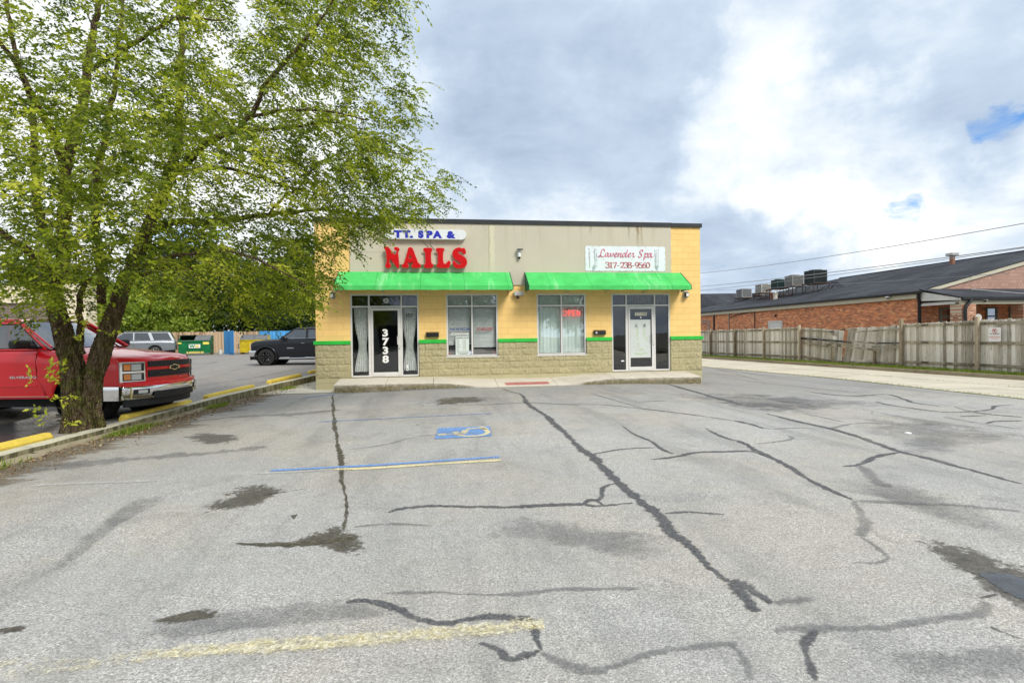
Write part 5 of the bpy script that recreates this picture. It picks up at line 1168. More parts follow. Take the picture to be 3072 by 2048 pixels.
def bumper(V, fs, W, sf_, z0, z1, m_, off=.07):
    W = W-.0
    g = MB(); W2 = W+.012; path = []      # plan outline: across the nose, round the corner, back along the side
    half = []
    for i in range(15): y = W2*.94*i/14; half.append((sf_(y)+off, y))
    xe = sf_(W*.94)+off
    for i in range(1, 7): a = math.pi/2*i/6; half.append((xe-.10*(1-math.cos(a)), W2*.94+W2*.06*math.sin(a)))
    half.append((xe-.22, W2+.004)); half.append((xe-.36, W2))
    path = [(x, -y) for x, y in half[::-1]]+half[1:]; n = len(path)
    for x, y in path:
        k = 1. if abs(y) < W2*.96 else .55
        for dx, z in ((-.05, z1), (.0, z1+.010), (.022, z1-.012), (.030, z1-.05), (.018, (z0+z1)/2), (.0, z0+.02), (-.05, z0)): g.v.append((x+dx*(1 if abs(y) < W2*.985 else .2), y+(.010*(1 if y > 0 else -1) if abs(y) > W2*.985 and dx > 0 else 0), z)); g.a.append(1.)
    g.f = [(i*7+j, i*7+j+1, (i+1)*7+j+1, (i+1)*7+j) for i in range(n-1) for j in range(6)]
    bp = g.build('bumper', m_, V, smooth=60)
    pass
    return bp
bp = bumper(RV, fs, 1.0, sf, .375, .62, CHROME)
fs('bumper_cover', -.985, .985, .615, .70, -.01, .10, REDC, RV, r_=.012)
fs('air_dam', -.90, .90, .24, .385, -.06, .05, BPL, RV, r_=.01); fs('lower_opening', -.55, .55, .378, .50, .102, .006, BPL, bp)
for s in (-1, 1):
    a_, b_ = sorted((s*.62, s*.86)); fl = fs('fog_lamp', a_, b_, .475, .565, .098, .008, BPL, bp, r_=.003); a_, b_ = sorted((s*.66, s*.80)); fs('lamp_lens', a_, b_, .49, .55, .106, .004, HLG, fl)
    a_, b_ = sorted((s*.885, s*.90)); fs('bumper_guard', a_, b_, .40, .62, .10, .01, mat('yellowed_strip', (.6, .5, .2), .4), bp)
for s in (-1, 1):
    mr = MB(); yy = s*1.0
    mr.obox((-.93, s*1.16, 1.42), (1, 0, 0), (0, 1, 0), (0, 0, 1), (.085, .15, .082)); m0 = mr.build('side_mirror', BPL, RV, bevel=.05)
    MB().tube([(-.85, s*.93, 1.36), (-.90, s*1.06, 1.38)], .035, 8).build('mirror_arm', BPL, m0)
    MB().add([(-.80, s*.932, 1.335), (-1.02, s*.932, 1.335), (-1.02, s*.875, 1.52)], [(0, 1, 2)]).build('mirror_sail', BPL, m0)
    seam([(-.78, 1.32, -.03), (-.80, 1.1, 0), (-.78, .8, -.006), (-.66, .60, -.006), (-.62, .44, -.01)], s); seam([(-2.02, 1.32, -.03), (-2.04, 1.0, 0), (-2.03, .44, -.01)], s); seam([(-3.3, 1.32, -.03), (-3.3, 1.0, 0), (-3.12, .6, -.006), (-3.1, .44, -.01)], s); seam([(-3.55, 1.3, -.02), (-3.55, .9, 0), (-3.55, .5, -.01)], s)
    for xh in (-1.85, -3.1): MB().tube([(xh+.10, s*1.0, 1.06), (xh+.08, s*1.04, 1.065), (xh-.08, s*1.04, 1.065), (xh-.10, s*1.0, 1.06)], .014, 6).build('door_handle', REDC, RV, smooth=40)
    MB().box((-3.2, s*.96 if s > 0 else -1.005, .455), (-.55, 1.005 if s > 0 else -.96, .475)).build('rocker_trim', mat('red_trim_line', (.7, .25, .22), .3), RV)
    MB().obox((-1.9, s*1.0, .66), (1, 0, 0), (0, 1, 0), (0, 0, 1), (1.12, .012, .008)).build('side_moulding', REDC, RV, bevel=.004)
for s in (-1, 1): MB().tube([(-.58, s*.9, 1.36), (-1.36, s*.745, 1.875), (-3.1, s*.735, 1.875)], .022, 8).build('roof_gutter', REDC, RV, smooth=40)
text('door_lettering', 'SILVERADO', .058, CHROME, RV, (-1.04, -1.004, .80), bold=.002, sx=1.6, space=1.1)
MB().tube([(-.60, -.55, 1.375), (-.66, .05, 1.39)], .012, 6).build('wiper', BPL, RV)
MB().obox((-.60, 0, 1.345), (1, 0, 0), (0, 1, 0), (0, 0, 1), (.10, .80, .012)).build('cowl', BPL, RV)
# ---- black pickup
PB = dict(PICK); PB.update(wheel='spiky', r=.42, top=[(-5, 1.32), (-3.6, 1.33), (-3.5, 1.335), (-.75, 1.33), (-.6, 1.30), (.2, 1.255), (.62, 1.21), (.78, 1.15), (.86, 1.05)], front=.88, tw=.31)
p0 = gnd(800, 1096, lambda x, y: HL(x, y)); BVV, fs, sf, seam, sp_, _ = vehicle('pickup_truck', PB, (p0.x+.1, p0.y+.85, HL(0, p0.y+.8)), R(180-5), 'black pickup truck with milled black wheels and silver side steps partly hidden behind the shop', 'pickup truck', BLKC)
g2 = fs('grille', -.55, .55, .70, 1.08, .005, .03, CHROME, r_=.01); fs('grille_mesh', -.50, .50, .75, 1.03, .035, .01, BPL, g2)
for s in (-1, 1):
    y0, y1 = sorted((s*.60, s*.97)); hl = fs('headlight', y0, y1, .78, 1.10, .003, .03, HLG, r_=.01); a_, b_ = sorted((s*.86, s*.972)); fs('turn_signal', a_, b_, .86, 1.04, .032, .008, AMB, hl)
    g = MB()    # flared arches
    for c in (0, -3.64): g.tube([(c+.53*math.cos(a), s*1.02, .42+.53*math.sin(a)) for a in [math.pi*(-.08+1.16*i/18) for i in range(19)]], .045, 8)
    g.build('arch_flare', BLKC, BVV, smooth=50)
    st_ = MB().tube([(-.62, s*.95, .36), (-.70, s*1.09, .35), (-3.0, s*1.09, .35), (-3.08, s*.95, .36)], .045, 10).build('side_step', CHW, BVV, smooth=40)
    for xp in (-1.0, -2.2): MB().obox((xp, s*1.09, .395), (1, 0, 0), (0, 1, 0), (0, 0, 1), (.22, .05, .012)).build('step_pad', HLG, st_, bevel=.005)
    mr = MB(); mr.obox((-.93, s*1.12, 1.40), (1, 0, 0), (0, 1, 0), (0, 0, 1), (.08, .12, .09)); m0 = mr.build('side_mirror', BLKC, BVV, bevel=.05); MB().tube([(-.85, s*.93, 1.33), (-.90, s*1.06, 1.36)], .035, 8).build('mirror_arm', BPL, m0)
    seam([(-.80, 1.32, -.03), (-.82, 1.1, 0), (-.80, .8, -.006), (-.66, .44, -.01)], s); seam([(-2.02, 1.32, -.03), (-2.04, 1.0, 0), (-2.03, .44, -.01)], s)
    for xh in (-1.85, -2.95): MB().tube([(xh+.10, s*1.0, 1.10), (xh+.08, s*1.04, 1.105), (xh-.08, s*1.04, 1.105), (xh-.10, s*1.0, 1.10)], .014, 6).build('door_handle', CHW, BVV, smooth=40)
    MB().tube([(-.95, s*.93, 1.345), (-2.0, s*.93, 1.345), (-3.45, s*.93, 1.345)], .010, 6).build('belt_trim', CHROME, BVV)
bumper(BVV, fs, 1.0, sf, .46, .74, CHROME); fs('air_dam', -.93, .93, .28, .46, .0, .05, BPL, BVV, r_=.01)
text('door_lettering', 'SIERRA', .075, CHROME, BVV, (-1.22, 1.004, .84), rot=(R(90), 0, R(180)), bold=.003, sx=1.5)
# ---- silver SUV
SUVP = dict(w=1.0, front=.95, rear=-4.75, wb=3.4, r=.40, arch=.47, sill=[(-5, .50), (-3.0, .36), (-.5, .36), (.3, .42), (.99, .40)], top=[(-4.78, 1.12), (-4.70, 1.22), (-3.9, 1.25), (-.75, 1.22), (-.6, 1.20), (.3, 1.15), (.75, 1.10), (.88, 1.05), (.95, .96)], crown=.05,
            cab=((-.55, -1.45, -4.35, -4.68), 1.23, 1.90), windows=[(-2.05, .10, -.0), (-3.25, .22, .35)], tw=.27, cpil=.16)
pr_ = onY(533, 1040, 29.6); SUVX = pr_.x-4.75*math.cos(R(20))+.2; SUVY = 29.0-4.75*math.sin(R(20)); SV, fs, sf, seam, sp_, _ = vehicle('suv', SUVP, (SUVX, SUVY, HL(0, 27)), R(180+20), 'silver grey long SUV parked left of the green dumpster', 'suv', SILC)
g2 = fs('grille', -.52, .52, .62, .98, .005, .03, CHROME, r_=.01); 
for k in range(3): fs('grille_bar', -.48, .48, .67+k*.1, .72+k*.1, .035, .01, BPL, g2)
for s in (-1, 1):
    y0, y1 = sorted((s*.56, s*.97)); fs('headlight', y0, y1, .82, .96, .003, .03, HLG, r_=.01); MB().tube([(-1.4, s*.76, 1.92), (-4.2, s*.76, 1.92)], .02, 6).build('roof_rail', CHW, SV)
    mr = MB(); mr.obox((-.98, s*1.12, 1.31), (1, 0, 0), (0, 1, 0), (0, 0, 1), (.09, .12, .08)); mr.build('side_mirror', HLG, SV, bevel=.05)
    seam([(-.85, 1.20, -.03), (-.87, .9, 0), (-.62, .40, -.01)], s); seam([(-2.05, 1.22, -.03), (-2.05, .9, 0), (-2.03, .40, -.01)], s); seam([(-3.1, 1.22, -.03), (-3.05, .9, 0), (-2.85, .6, -.01)], s)
    for xh in (-1.85, -2.95): MB().tube([(xh+.10, s*1.0, 1.02), (xh+.08, s*1.04, 1.025), (xh-.08, s*1.04, 1.025), (xh-.10, s*1.0, 1.02)], .014, 6).build('door_handle', CHW, SV, smooth=40)
fs('bumper', -.97, .97, .36, .60, .0, .05, SILC, SV, r_=.02)

# ================================================================ LEFT LOT THINGS
YST = worn('yellow_stop_paint', (.80, .60, .10), .25, 5, .7)
def wheel_stop(p0, p1, label):
    p0 = Vector((p0[0], p0[1], HL(0, p0[1]))); p1 = Vector((p1[0], p1[1], HL(0, p1[1]))); d = (p1-p0); L = d.length; d.normalize(); n = Vector((-d.y, d.x, 0)).normalized(); b = MB()
    prof = [(-.085, -.02), (-.085, .055), (-.05, .115), (.05, .115), (.085, .055), (.085, -.02)]
    secs = [(0, .75), (.05, 1.), (L-.05, 1.), (L, .75)]
    for u, k in secs:
        for a, h in prof: q = p0+d*u+n*a*k+Vector((0, 0, h*(k if h > 0 else 1))); b.v.append(tuple(q)); b.a.append(1.)
    b.f = [(i*6+j, i*6+(j+1) % 6, (i+1)*6+(j+1) % 6, (i+1)*6+j) for i in range(3) for j in range(6)]+[(0, 1, 2, 3, 4, 5), tuple(18+k for k in range(6))]
    tag(b.build('wheel_stop', YST, bevel=.012), label, 'wheel stop', 'yellow wheel stops along the left kerb')
wheel_stop((-2.35, -10.2), (-2.18, -7.75), 'yellow concrete wheel stop left of the tree trunk, by a puddle'); wheel_stop((-2.07, -6.1), (-1.90, -3.85), 'yellow concrete wheel stop under the nose of the red pickup truck')
wheel_stop((-1.92, -3.0), (-1.70, -.40), 'yellow concrete wheel stop just beyond the nose of the red pickup'); wheel_stop((-1.68, .95), (-1.42, 3.7), 'fully visible yellow concrete wheel stop nearest the shop corner'); wheel_stop((-1.40, 5.0), (-1.1, 7.6), 'yellow concrete wheel stop half hidden by the shop corner')
# wooden fence at the back of the side lot
TANW = m_wood('tan_boards', [(.22, .14, .08), (.40, .27, .17), (.55, .40, .26), (.66, .52, .36), (.36, .23, .14)], 'x', .14); BLUW = m_wood('blue_boards', [(.05, .22, .50), (.07, .30, .66), (.09, .36, .76), (.12, .42, .82), (.05, .24, .55)], 'x', .14, .6)
def pickets(b, p0, p1, z0, h, w_=.14, th=.018, ear=.03, rnd=None, gap=.006, zf=None):
    p0 = Vector(p0); p1 = Vector(p1); d = p1-p0; L = d.length; d.normalize(); n = Vector((-d.y, d.x)); k = int(L/w_)
    for i in range(k):
        a = p0+d*(i*w_+gap/2); c = p0+d*((i+1)*w_-gap/2); hh = h+(rnd.uniform(-.015, .02) if rnd else 0); zz = (zf(a.x, a.y) if zf else z0); off = n*(rnd.uniform(-.005, .005) if rnd else 0); a = a+off; c = c+off
        e = d*ear
        b.prism([(a.x, a.y, zz), (c.x, c.y, zz), (c.x, c.y, zz+hh-ear*1.3), (c.x-e.x, c.y-e.y, zz+hh), (a.x+e.x, a.y+e.y, zz+hh), (a.x, a.y, zz+hh-ear*1.3)], (n.x*th, n.y*th, 0))
fr_ = random.Random(9); FY = 33.2
bf = empty('wooden_fence', (-20, FY, HL(0, FY)), 0, 'tan board fence along the back of the side lot behind the dumpsters', 'fence'); bf.location = (0, 0, 0)
for x0 in range(-44, 4, 3):
    b = MB(); pickets(b, (x0, FY), (x0+2.99, FY), HL(0, FY)+.02, 1.86, rnd=fr_); b.build('picket_panel', TANW, bf)
    MB().box((x0-.05, FY+.03, .3), (x0+.05, FY+.13, 2.15)).build('post', TANW, bf)
g1 = onY(693, 1065, 29.5); 
bl = empty('blue_gate', (0, 0, 0), 0, 'blue board gate leaf standing open between the two dumpsters', 'gate'); b = MB(); pickets(b, (-14.15, 30.2), (-12.55, 28.0), .34, 1.95, rnd=fr_, gap=.004); b.build('picket_panel', BLUW, bl); b = MB()
for z in (.6, 1.9): b.obox((-13.33, 29.12, z), ((1.6)/2.72, -2.2/2.72, 0), (2.2/2.72, 1.6/2.72, 0), (0, 0, 1), (1.3, .02, .045))
b.build('rail', BLUW, bl); b = MB()
for x, y in ((-13.0, 28.55), (-12.6, 27.95)): b.lathe([(.06, -.02), (.06, .02)], (x, y, .36), 'y', 14); b.box((x-.02, y-.02, .38), (x+.02, y+.02, .52))
b.build('caster', BPL, bl)
bl2 = empty('blue_fence', (0, 0, 0), 0, 'blue board screen behind the yellow dumpster and the black pickup', 'fence'); b = MB(); pickets(b, (-11.7, 31.2), (-7.2, 31.2), .36, 1.92, rnd=fr_, gap=.004); b.build('picket_panel', BLUW, bl2)
b = MB()
for x in (-11.6, -9.4, -7.2): b.box((x, 31.22, .34), (x+.09, 31.31, 2.2))
b.build('post', BLUW, bl2)
bucket = MB().lathe([(.13, 0), (.15, .36), (.155, .37), (.14, .37), (.12, .02)], (0, 0, 0), 'z', 18, True).build('bucket', mat('white_bucket', (.7, .72, .72), .5)); bucket.location = (-14.45, 30.3, HL(0, 30.2)); tag(bucket, 'white plastic bucket by the foot of the blue gate', 'bucket')
# dumpsters
def dumpster(loc, rz, W_, c, label, mark, lidopen):
    D_ = empty('dumpster', loc, rz, label, 'dumpster'); paint = worn('dumpster_paint', c, .35, 3, .5); lid = worn('lid_plastic', (.16, .165, .17), .3, 5, .6); rust = worn('rusty_steel', (.16, .08, .04), .4, 9, .8)
    w_ = W_/2; b = MB(); t_ = .03; h = 1.12; d_ = 1.5
    # open-topped shell: sloped front (y=-), walls
    for a_ in ([(-w_, -d_*.42, .12), (w_, -d_*.42, .12), (w_, -d_*.5, h), (-w_, -d_*.5, h)], [(-w_, d_/2, .12), (w_, d_/2, .12), (w_, d_/2, h+.42), (-w_, d_/2, h+.42)]): b.prism(a_, (0, t_, 0))
    for s in (-1, 1): b.prism([(s*w_, -d_*.42, .12), (s*w_, d_/2, .12), (s*w_, d_/2, h+.42), (s*w_, 0, h+.42), (s*w_, -d_*.5, h)], (-s*t_, 0, 0))
    b.box((-w_+t_, -d_*.42+t_, .12), (w_-t_, d_/2, .16)); b.build('body', paint, D_, bevel=.008)
    b = MB()
    for z in (h-.04,): b.box((-w_-.03, -d_*.5-.05, z), (w_+.03, -d_*.5, z+.07))
    for x in (-w_*.36, w_*.40): b.box((x-.02, -d_*.48-.03, .2), (x+.02, -d_*.48+.02, h-.04))
    b.build('rib', paint, D_)
    b = MB()
    for s in (-1, 1): b.box((s*(w_-.04)-.04, -d_*.43-.01, .0), (s*(w_-.04)+.04, d_/2, .12))
    b.build('skid', rust, D_)
    for s in (-1, 1): MB().tube([(s*w_, -.5, .80), (s*(w_+.16), -.5, .80), (s*(w_+.16), -.5, .50), (s*w_, -.5, .50)], .03, 6).build('lift_pocket', BPL, D_)
    # lids: ribbed plastic, sloping up to the back
    def lidm(x0, x1, z_open=False):
        b = MB(); n = int((x1-x0)/.05)
        for i in range(n+1):
            x = x0+(x1-x0)*i/n; r_ = .025 if (i//2) % 2 else 0
            for y, z in ((-d_*.5-.02, h+.05), (-d_*.36, h+.20), (-.1, h+.40), (d_/2+.03, h+.46)): b.v.append((x, y, z+r_)); b.a.append(1.)
        b.f = [(i*4+j, (i+1)*4+j, (i+1)*4+j+1, i*4+j+1) for i in range(n) for j in range(3)]; o_ = b.build('lid', lid, D_); m_ = o_.modifiers.new('s', 'SOLIDIFY'); m_.thickness = .02
    if lidopen:
        lidm(.02, w_); MB().box((-w_, d_/2-.03, h), (.0, d_/2+.01, h+.5)).build('hopper_back', BPL, D_); MB().prism([(-w_, -d_*.52, h+.03), (0.02, -d_*.52, h+.03), (.02, -d_*.52, h+.06), (-w_, -d_*.52, h+.06)], (0, .04, 0)).build('rim', lid, D_)
        b = MB(); b.prism([(-w_+.03, d_*.47, h), (.02, d_*.47, h), (.02, -d_*.1, h+.45), (-w_+.03, -d_*.1, h+.45)], (0, .01, 0)); b.box((-w_-.0, -d_*.5, h+.42), (.03, -d_*.46, h+.47)); b.box((-w_, -d_*.5, h), (-w_+.04, -d_*.46, h+.45)); b.build('open_frame', BPL, D_)
    else: lidm(-w_, -.01); lidm(.01, w_)
    return D_, w_, d_, h
dg, w_, d_, h_ = dumpster((-15.95, 29.4, HL(0, 29.4)), R(12), 2.25, (.006, .16, .055), 'dark green dumpster with one lid open beside the silver SUV', 'wm', True)
plate = MB().prism([(-.42, -.71, .86), (.42, -.71, .86), (.46, -.735, .56+.0), (-.36, -.735, .56)][::-1], (0, -.01, 0)).build('logo_plate', WHT, dg)
text('logo_letter', 'W', .26, mat('logo_green', (.02, .25, .10), .5), plate, (-.14, -.752, .62), bold=.018, sx=1.3, extrude=.003); text('logo_letter', 'M', .26, mat('logo_yellow', (.80, .60, .10), .5), plate, (.20, -.752, .62), bold=.018, sx=1.3, extrude=.003)
YL = mat('yellow_label', (.75, .68, .12), .6)
MB().box((-1.13, -.77, .90), (-.88, -.755, 1.02)).build('label', YL, dg); MB().box((.62, -.77, .84), (1.05, -.755, 1.04)).build('label', YL, dg); MB().box((-.55, -.72, .14), (.65, -.70, .28)).build('label', worn('worn_label', (.65, .55, .15), .5, 8, .7), dg)
dumpster((-11.55, 29.9, HL(0, 29.9)), R(8), 2.1, (.62, .47, .02), 'yellow dumpster with closed ribbed lids between the blue gate and the black pickup', '', False)
# building far left
LB = empty('block_building', (0, 0, 0), 0, 'low building of brown block with cream upper wall behind the red pickup and the tree', 'building')
BRB = m_block('brown_block', (.19, .15, .13), joint=2.2, w_=.42, h_=.17, var=.2, dirty=.3); CRM = worn('cream_wall', (.74, .66, .48), .1, 1.5, .8); WB = mat('white_base', (.72, .70, .66), .7)
b = MB().box((-45, 20.0, 2.35), (-20.35, 21.2, 4.0)); b.build('block_wall', BRB, LB); MB().box((-45, 19.9, .0), (-18.3, 21.1, 2.35)).build('painted_base', WB, LB); MB().box((-20.35, 19.98, 2.352), (-18.35, 21.0, 5.2)).build('cream_wall', CRM, LB)
b = MB(); b.box((-45.1, 19.85, 4.0), (-20.36, 21.3, 5.1)); b.build('fascia', CRM, LB, bevel=.02); b = MB()
for z in (4.15, 4.45, 4.75): b.box((-20.3, 19.955, z), (-18.37, 19.98, z+.05))
b.build('moulding', mat('pale_tan', (.55, .47, .34), .8), LB)
# ================================================================ RIGHT SIDE: fence, brick building, roof machines, wires
GREYW = m_wood('weathered_boards', [(.20, .175, .135), (.50, .465, .39), (.72, .69, .61), (.88, .86, .79), (.30, .24, .17)], 'y', .14)
POSTW = m_wood('weathered_post', [(.13, .10, .065), (.33, .27, .19), (.48, .41, .30), (.62, .55, .42), (.22, .16, .10)], 'y', .11)
RAILW = m_wood('weathered_rail', [(.10, .085, .06), (.25, .22, .16), (.38, .34, .26), (.50, .46, .36), (.15, .12, .08)], 'y', .31)
fz = lambda y: H(22.3, y)+.085
wf = empty('wooden_fence', (0, 0, 0), 0, 'weathered grey picket fence with a broken bulging section in front of the brick building', 'fence')
posts = [-12.85, -9.8, -6.75, -3.70, -.65, 2.40, 8.52, 11.60, 14.60, 17.65, 20.7, 23.8, 26.9, 30]
r_ = random.Random(31)
for y in posts:
    b = MB(); h = 1.90+r_.uniform(-.03, .04)+(.06 if y < 3 else 0); l = r_.uniform(-.01, .01)
    b.prism([(22.20, y-.055, fz(y)-.2), (22.31, y-.055, fz(y)-.2), (22.31+l, y-.055, fz(y)+h), (22.20+l, y-.055, fz(y)+h)], (0, .11, 0)); b.build('post', POSTW, wf, bevel=.012)
def board(b, y0, y1, z, h, lean=0., x=22.32, base=0., th=.018, zb=0.):
    e = .032; zz = fz((y0+y1)/2)+base
    b.prism([(x, y0, zz), (x, y1, zz), (x+lean, y1, zz+h-e), (x+lean, y1-e, zz+h), (x+lean, y0+e, zz+h), (x+lean, y0, zz+h-e)], (th, 0, 0))
for a, c in zip(posts, posts[1:]):
    if a == 2.40: continue
    b = MB(); y = a-.04; top = 1.83 if a < -.7 else 1.80
    while y < c-.05:
        w_ = r_.uniform(.125, .148); board(b, y, y+w_-.009, 0, top+r_.uniform(-.025, .025), r_.uniform(-.014, .014), 22.335+r_.uniform(0, .010)); y += w_
    b.build('picket_panel', GREYW, wf)
    for z in (.22, .98, 1.66):
        b = MB(); za, zc = fz(a)+z, fz(c)+z; s1_ = r_.uniform(-.02, .02)
        b.prism([(22.295, a+.05, za), (22.335, a+.05, za), (22.335, a+.05, za+.085), (22.295, a+.05, za+.085)], (0, c-a-.1, zc-za+s1_)); b.build('rail', RAILW, wf)
# broken section: two panels bulging, sagging towards the middle
def bulge(y): u = (y-2.4)/6.12; return math.sin(math.pi*u)
pnlA = MB(); y = 2.40
while y < 5.75:
    w_ = r_.uniform(.125, .145); u = (y-2.4)/3.35; drop = .0-.13*math.sin(u*1.7); lean = .05+.35*bulge(y)*.8
    board(pnlA, y, y+w_-.004, 0, 1.70+drop*.6+.02*math.sin(y*9)+.04*u, lean+.0, 22.35+.10*bulge(y), r_.uniform(-.02, .02)+.04); y += w_
pnlA.build('picket_panel', GREYW, wf)
pnlB = MB(); y = 5.9
while y < 8.45:
    w_ = r_.uniform(.125, .145); u = (8.5-y)/2.6
    board(pnlB, y, y+w_-.004, 0, 1.78-.22*u**1.5, .02+.12*u, 22.34+.12*u, -.02+.03*u); y += w_
pnlB.build('picket_panel', GREYW, wf)
def plank(p0, p1, h=.085, th=.04, m_=RAILW, nm='rail'):
    p0 = Vector(p0); p1 = Vector(p1); d = (p1-p0).normalized(); up = Vector((0, 0, 1)); up = (up-d*up.dot(d)).normalized(); MB().obox((p0+p1)/2, d, up, d.cross(up), ((p1-p0).length/2, h/2, th/2)).build(nm, m_, wf)
Z0 = fz(5)
CH = m_wood('charred_rail', [(.012, .012, .012), (.04, .04, .038), (.10, .10, .09), (.2, .19, .16), (.02, .02, .02)], 'y', .4)
plank((22.30, 8.45, Z0+1.20), (22.24, 5.0, Z0+1.03), .09, .05, CH, 'broken_rail'); plank((22.22, 5.2, Z0+1.08), (22.26, 3.6, Z0+1.0), .075, .04, RAILW, 'broken_rail'); plank((22.26, 3.75, Z0+1.0), (22.3, 2.45, Z0+1.02), .07, .04, CH, 'broken_rail')
plank((22.24, 6.6, Z0+.90), (22.20, 3.4, Z0+.70), .085, .05, RAILW, 'broken_rail'); plank((22.24, 5.9, Z0+.93), (22.24, 4.6, Z0+.92), .05, .03, RAILW, 'broken_rail'); plank((22.30, 8.4, Z0+.98), (22.28, 6.5, Z0+.80), .07, .04, RAILW, 'broken_rail'); plank((22.27, 3.9, Z0+.83), (22.30, 2.45, Z0+.86), .07, .04, RAILW, 'broken_rail')
plank((22.30, 8.45, Z0+1.62), (22.38, 6.2, Z0+1.50), .07, .04, RAILW, 'broken_rail'); plank((22.42, 6.05, Z0+1.60), (22.5, 4.9, Z0+1.60), .07, .04, RAILW, 'broken_rail'); plank((22.5, 5.0, Z0+1.50), (22.33, 2.45, Z0+1.58), .07, .04, RAILW, 'broken_rail')
plank((22.31, 8.45, Z0+.28), (22.34, 6.4, Z0+.12), .07, .04, RAILW, 'broken_rail'); plank((22.34, 6.2, Z0+.10), (22.32, 2.45, Z0+.20), .07, .04, RAILW, 'broken_rail'); plank((22.20, 4.6, Z0+.20), (22.2, 3.75, Z0+.23), .10, .02, GREYW, 'broken_rail')
plank((22.25, 6.35, Z0+1.30), (22.28, 5.95, Z0+1.18), .16, .02, GREYW, 'loose_board')
for y, h in ((6.16, .84), (3.71, .76)): MB().box((22.18, y-.05, fz(y)-.2), (22.27, y+.05, fz(y)+h)).build('short_post', POSTW, wf, bevel=.01)
sg = empty('parking_sign', (22.18, -1.29, fz(-1.3)+1.31), R(-90), 'white no parking sign with a red circle on the weathered picket fence', 'sign')
def rrect(w_, h_, r__=.03, n=4): return [(cx*(w_/2-r__)+r__*math.cos(a), cz*(h_/2-r__)+r__*math.sin(a)) for cx, cz, a0 in ((1, -1, -math.pi/2), (1, 1, 0), (-1, 1, math.pi/2), (-1, -1, math.pi)) for a in [a0+math.pi/2*i/n for i in range(n+1)]]
MB().prism([(x, 0, z) for x, z in rrect(.40, .47)], (0, -.006, 0)).build('plate', mat('sign_white', (.80, .80, .80), .4), sg)
RI = mat('red_ink', (.65, .05, .04), .5); b = MB(); b.tube([(.075*math.cos(a), -.008, .125+.075*math.sin(a)) for a in [2*math.pi*i/24 for i in range(25)]], .007, 5); b.tube([(-.053, -.008, .178), (.053, -.008, .072)], .006, 5); b.build('prohibition_ring', RI, sg)
text('letter', 'P', .12, BV, sg, (0, -.0065, .085), bold=.004, extrude=.0006); text('lettering', 'NO PARKING', .052, BV, sg, (0, -.0065, .01), bold=.0012, extrude=.0006); text('lettering', 'VIOLATORS WILL BE', .024, RI, sg, (0, -.0065, -.045), extrude=.0006); text('lettering', 'TOWED AWAY', .052, RI, sg, (0, -.0065, -.105), bold=.0012, extrude=.0006); text('lettering', 'AT OWNERS EXPENSE', .024, RI, sg, (0, -.0065, -.15), extrude=.0006)

# brick building
BRY = m_brick('old_brick_side', 'y'); BRX = m_brick('old_brick_front', 'x'); SHG = m_shingle('roof_shingle'); CREAM = worn('cream_trim', (.56, .53, .41), .12, 2, .6); WTR = worn('white_trim', (.72, .71, .68), .15, 2, .6); GUT = worn('black_gutter', (.022, .022, .024), .3, 3, .4)
BB = empty('brick_building', (0, 0, 0), 0, 'old red brick building with a dark shingle roof and pink gable behind the fence', 'building')
YC, YE = 6.45, 33.5; XE, ZE = 27.0, 3.52; XR, ZRR = 37.0, 6.05
b = MB(); b.add([(27.2, YC, 0), (27.2, YE-.3, 0), (27.2, YE-.3, 3.42), (27.2, YC, 3.42)], [(0, 1, 2, 3)]); b.build('brick_wall', BRY, BB)
b = MB().add([(27.2, YC+.001, 0), (46.8, YC, 0), (46.8, YC, 3.4), (27.2, YC, 3.4)], [(0, 1, 2, 3)]); b.build('brick_front', BRX, BB)
# roof with hip at far end
v = [(XE, YC-.1, ZE), (XR, YC-.1, ZRR), (XR, YE-10, ZRR), (XE, YE, ZE), (47, YC-.1, ZE), (47, YE, ZE)]
b = MB().add(v, [(0, 3, 2, 1), (1, 2, 5, 4), (3, 5, 2)]); rf = b.build('roof', SHG, BB); m_ = rf.modifiers.new('s', 'SOLIDIFY'); m_.thickness = .05; m_.offset = -1
MB().tube([(XR, YC-.1, ZRR+.01), (XR, YE-10, ZRR+.01)], .05, 6).build('ridge_cap', SHG, rf)
b = MB(); b.box((XE-.10, YC-.35, ZE-.13), (XE+.02, YE, ZE-.01)); b.build('gutter', GUT, BB, bevel=.015); MB().box((XE+.03, YC, ZE-.36), (XE+.16, YE-.2, ZE-.14)).build('fascia', CREAM, BB)
# gable
PSH = m_block('pink_shingle', (.50, .31, .245), 'x', joint=.6, w_=.19, h_=.17, var=.25, dirty=.3)
gz_ = lambda x: ZE+(ZRR-ZE)*(x-XE)/(XR-XE)
b = MB().add([(27.4, YC-.05, 3.60), (37, YC-.05, 3.60), (37, YC-.05, gz_(37)-.25), (27.4, YC-.05, 3.605)], [(0, 1, 2, 3)]).add([(37, YC-.05, 3.6), (46.6, YC-.05, 3.6), (37, YC-.05, gz_(37)-.25)], [(0, 1, 2)]); b.build('gable_wall', PSH, BB)
b = MB(); b.prism([(27.25, YC-.13, gz_(27.25)-.22), (37, YC-.13, gz_(37)-.24), (37, YC-.13, gz_(37)-.04), (27.25, YC-.13, gz_(27.25)-.03)], (0, .07, 0)); b.build('rake_board', CREAM, BB)
b = MB(); b.prism([(27.0, YC-.16, gz_(27)-.035), (37, YC-.16, gz_(37)-.035), (37, YC-.16, gz_(37)+.01), (27, YC-.16, gz_(27)+.01)], (0, .06, 0)); b.build('drip_edge', GUT, BB)
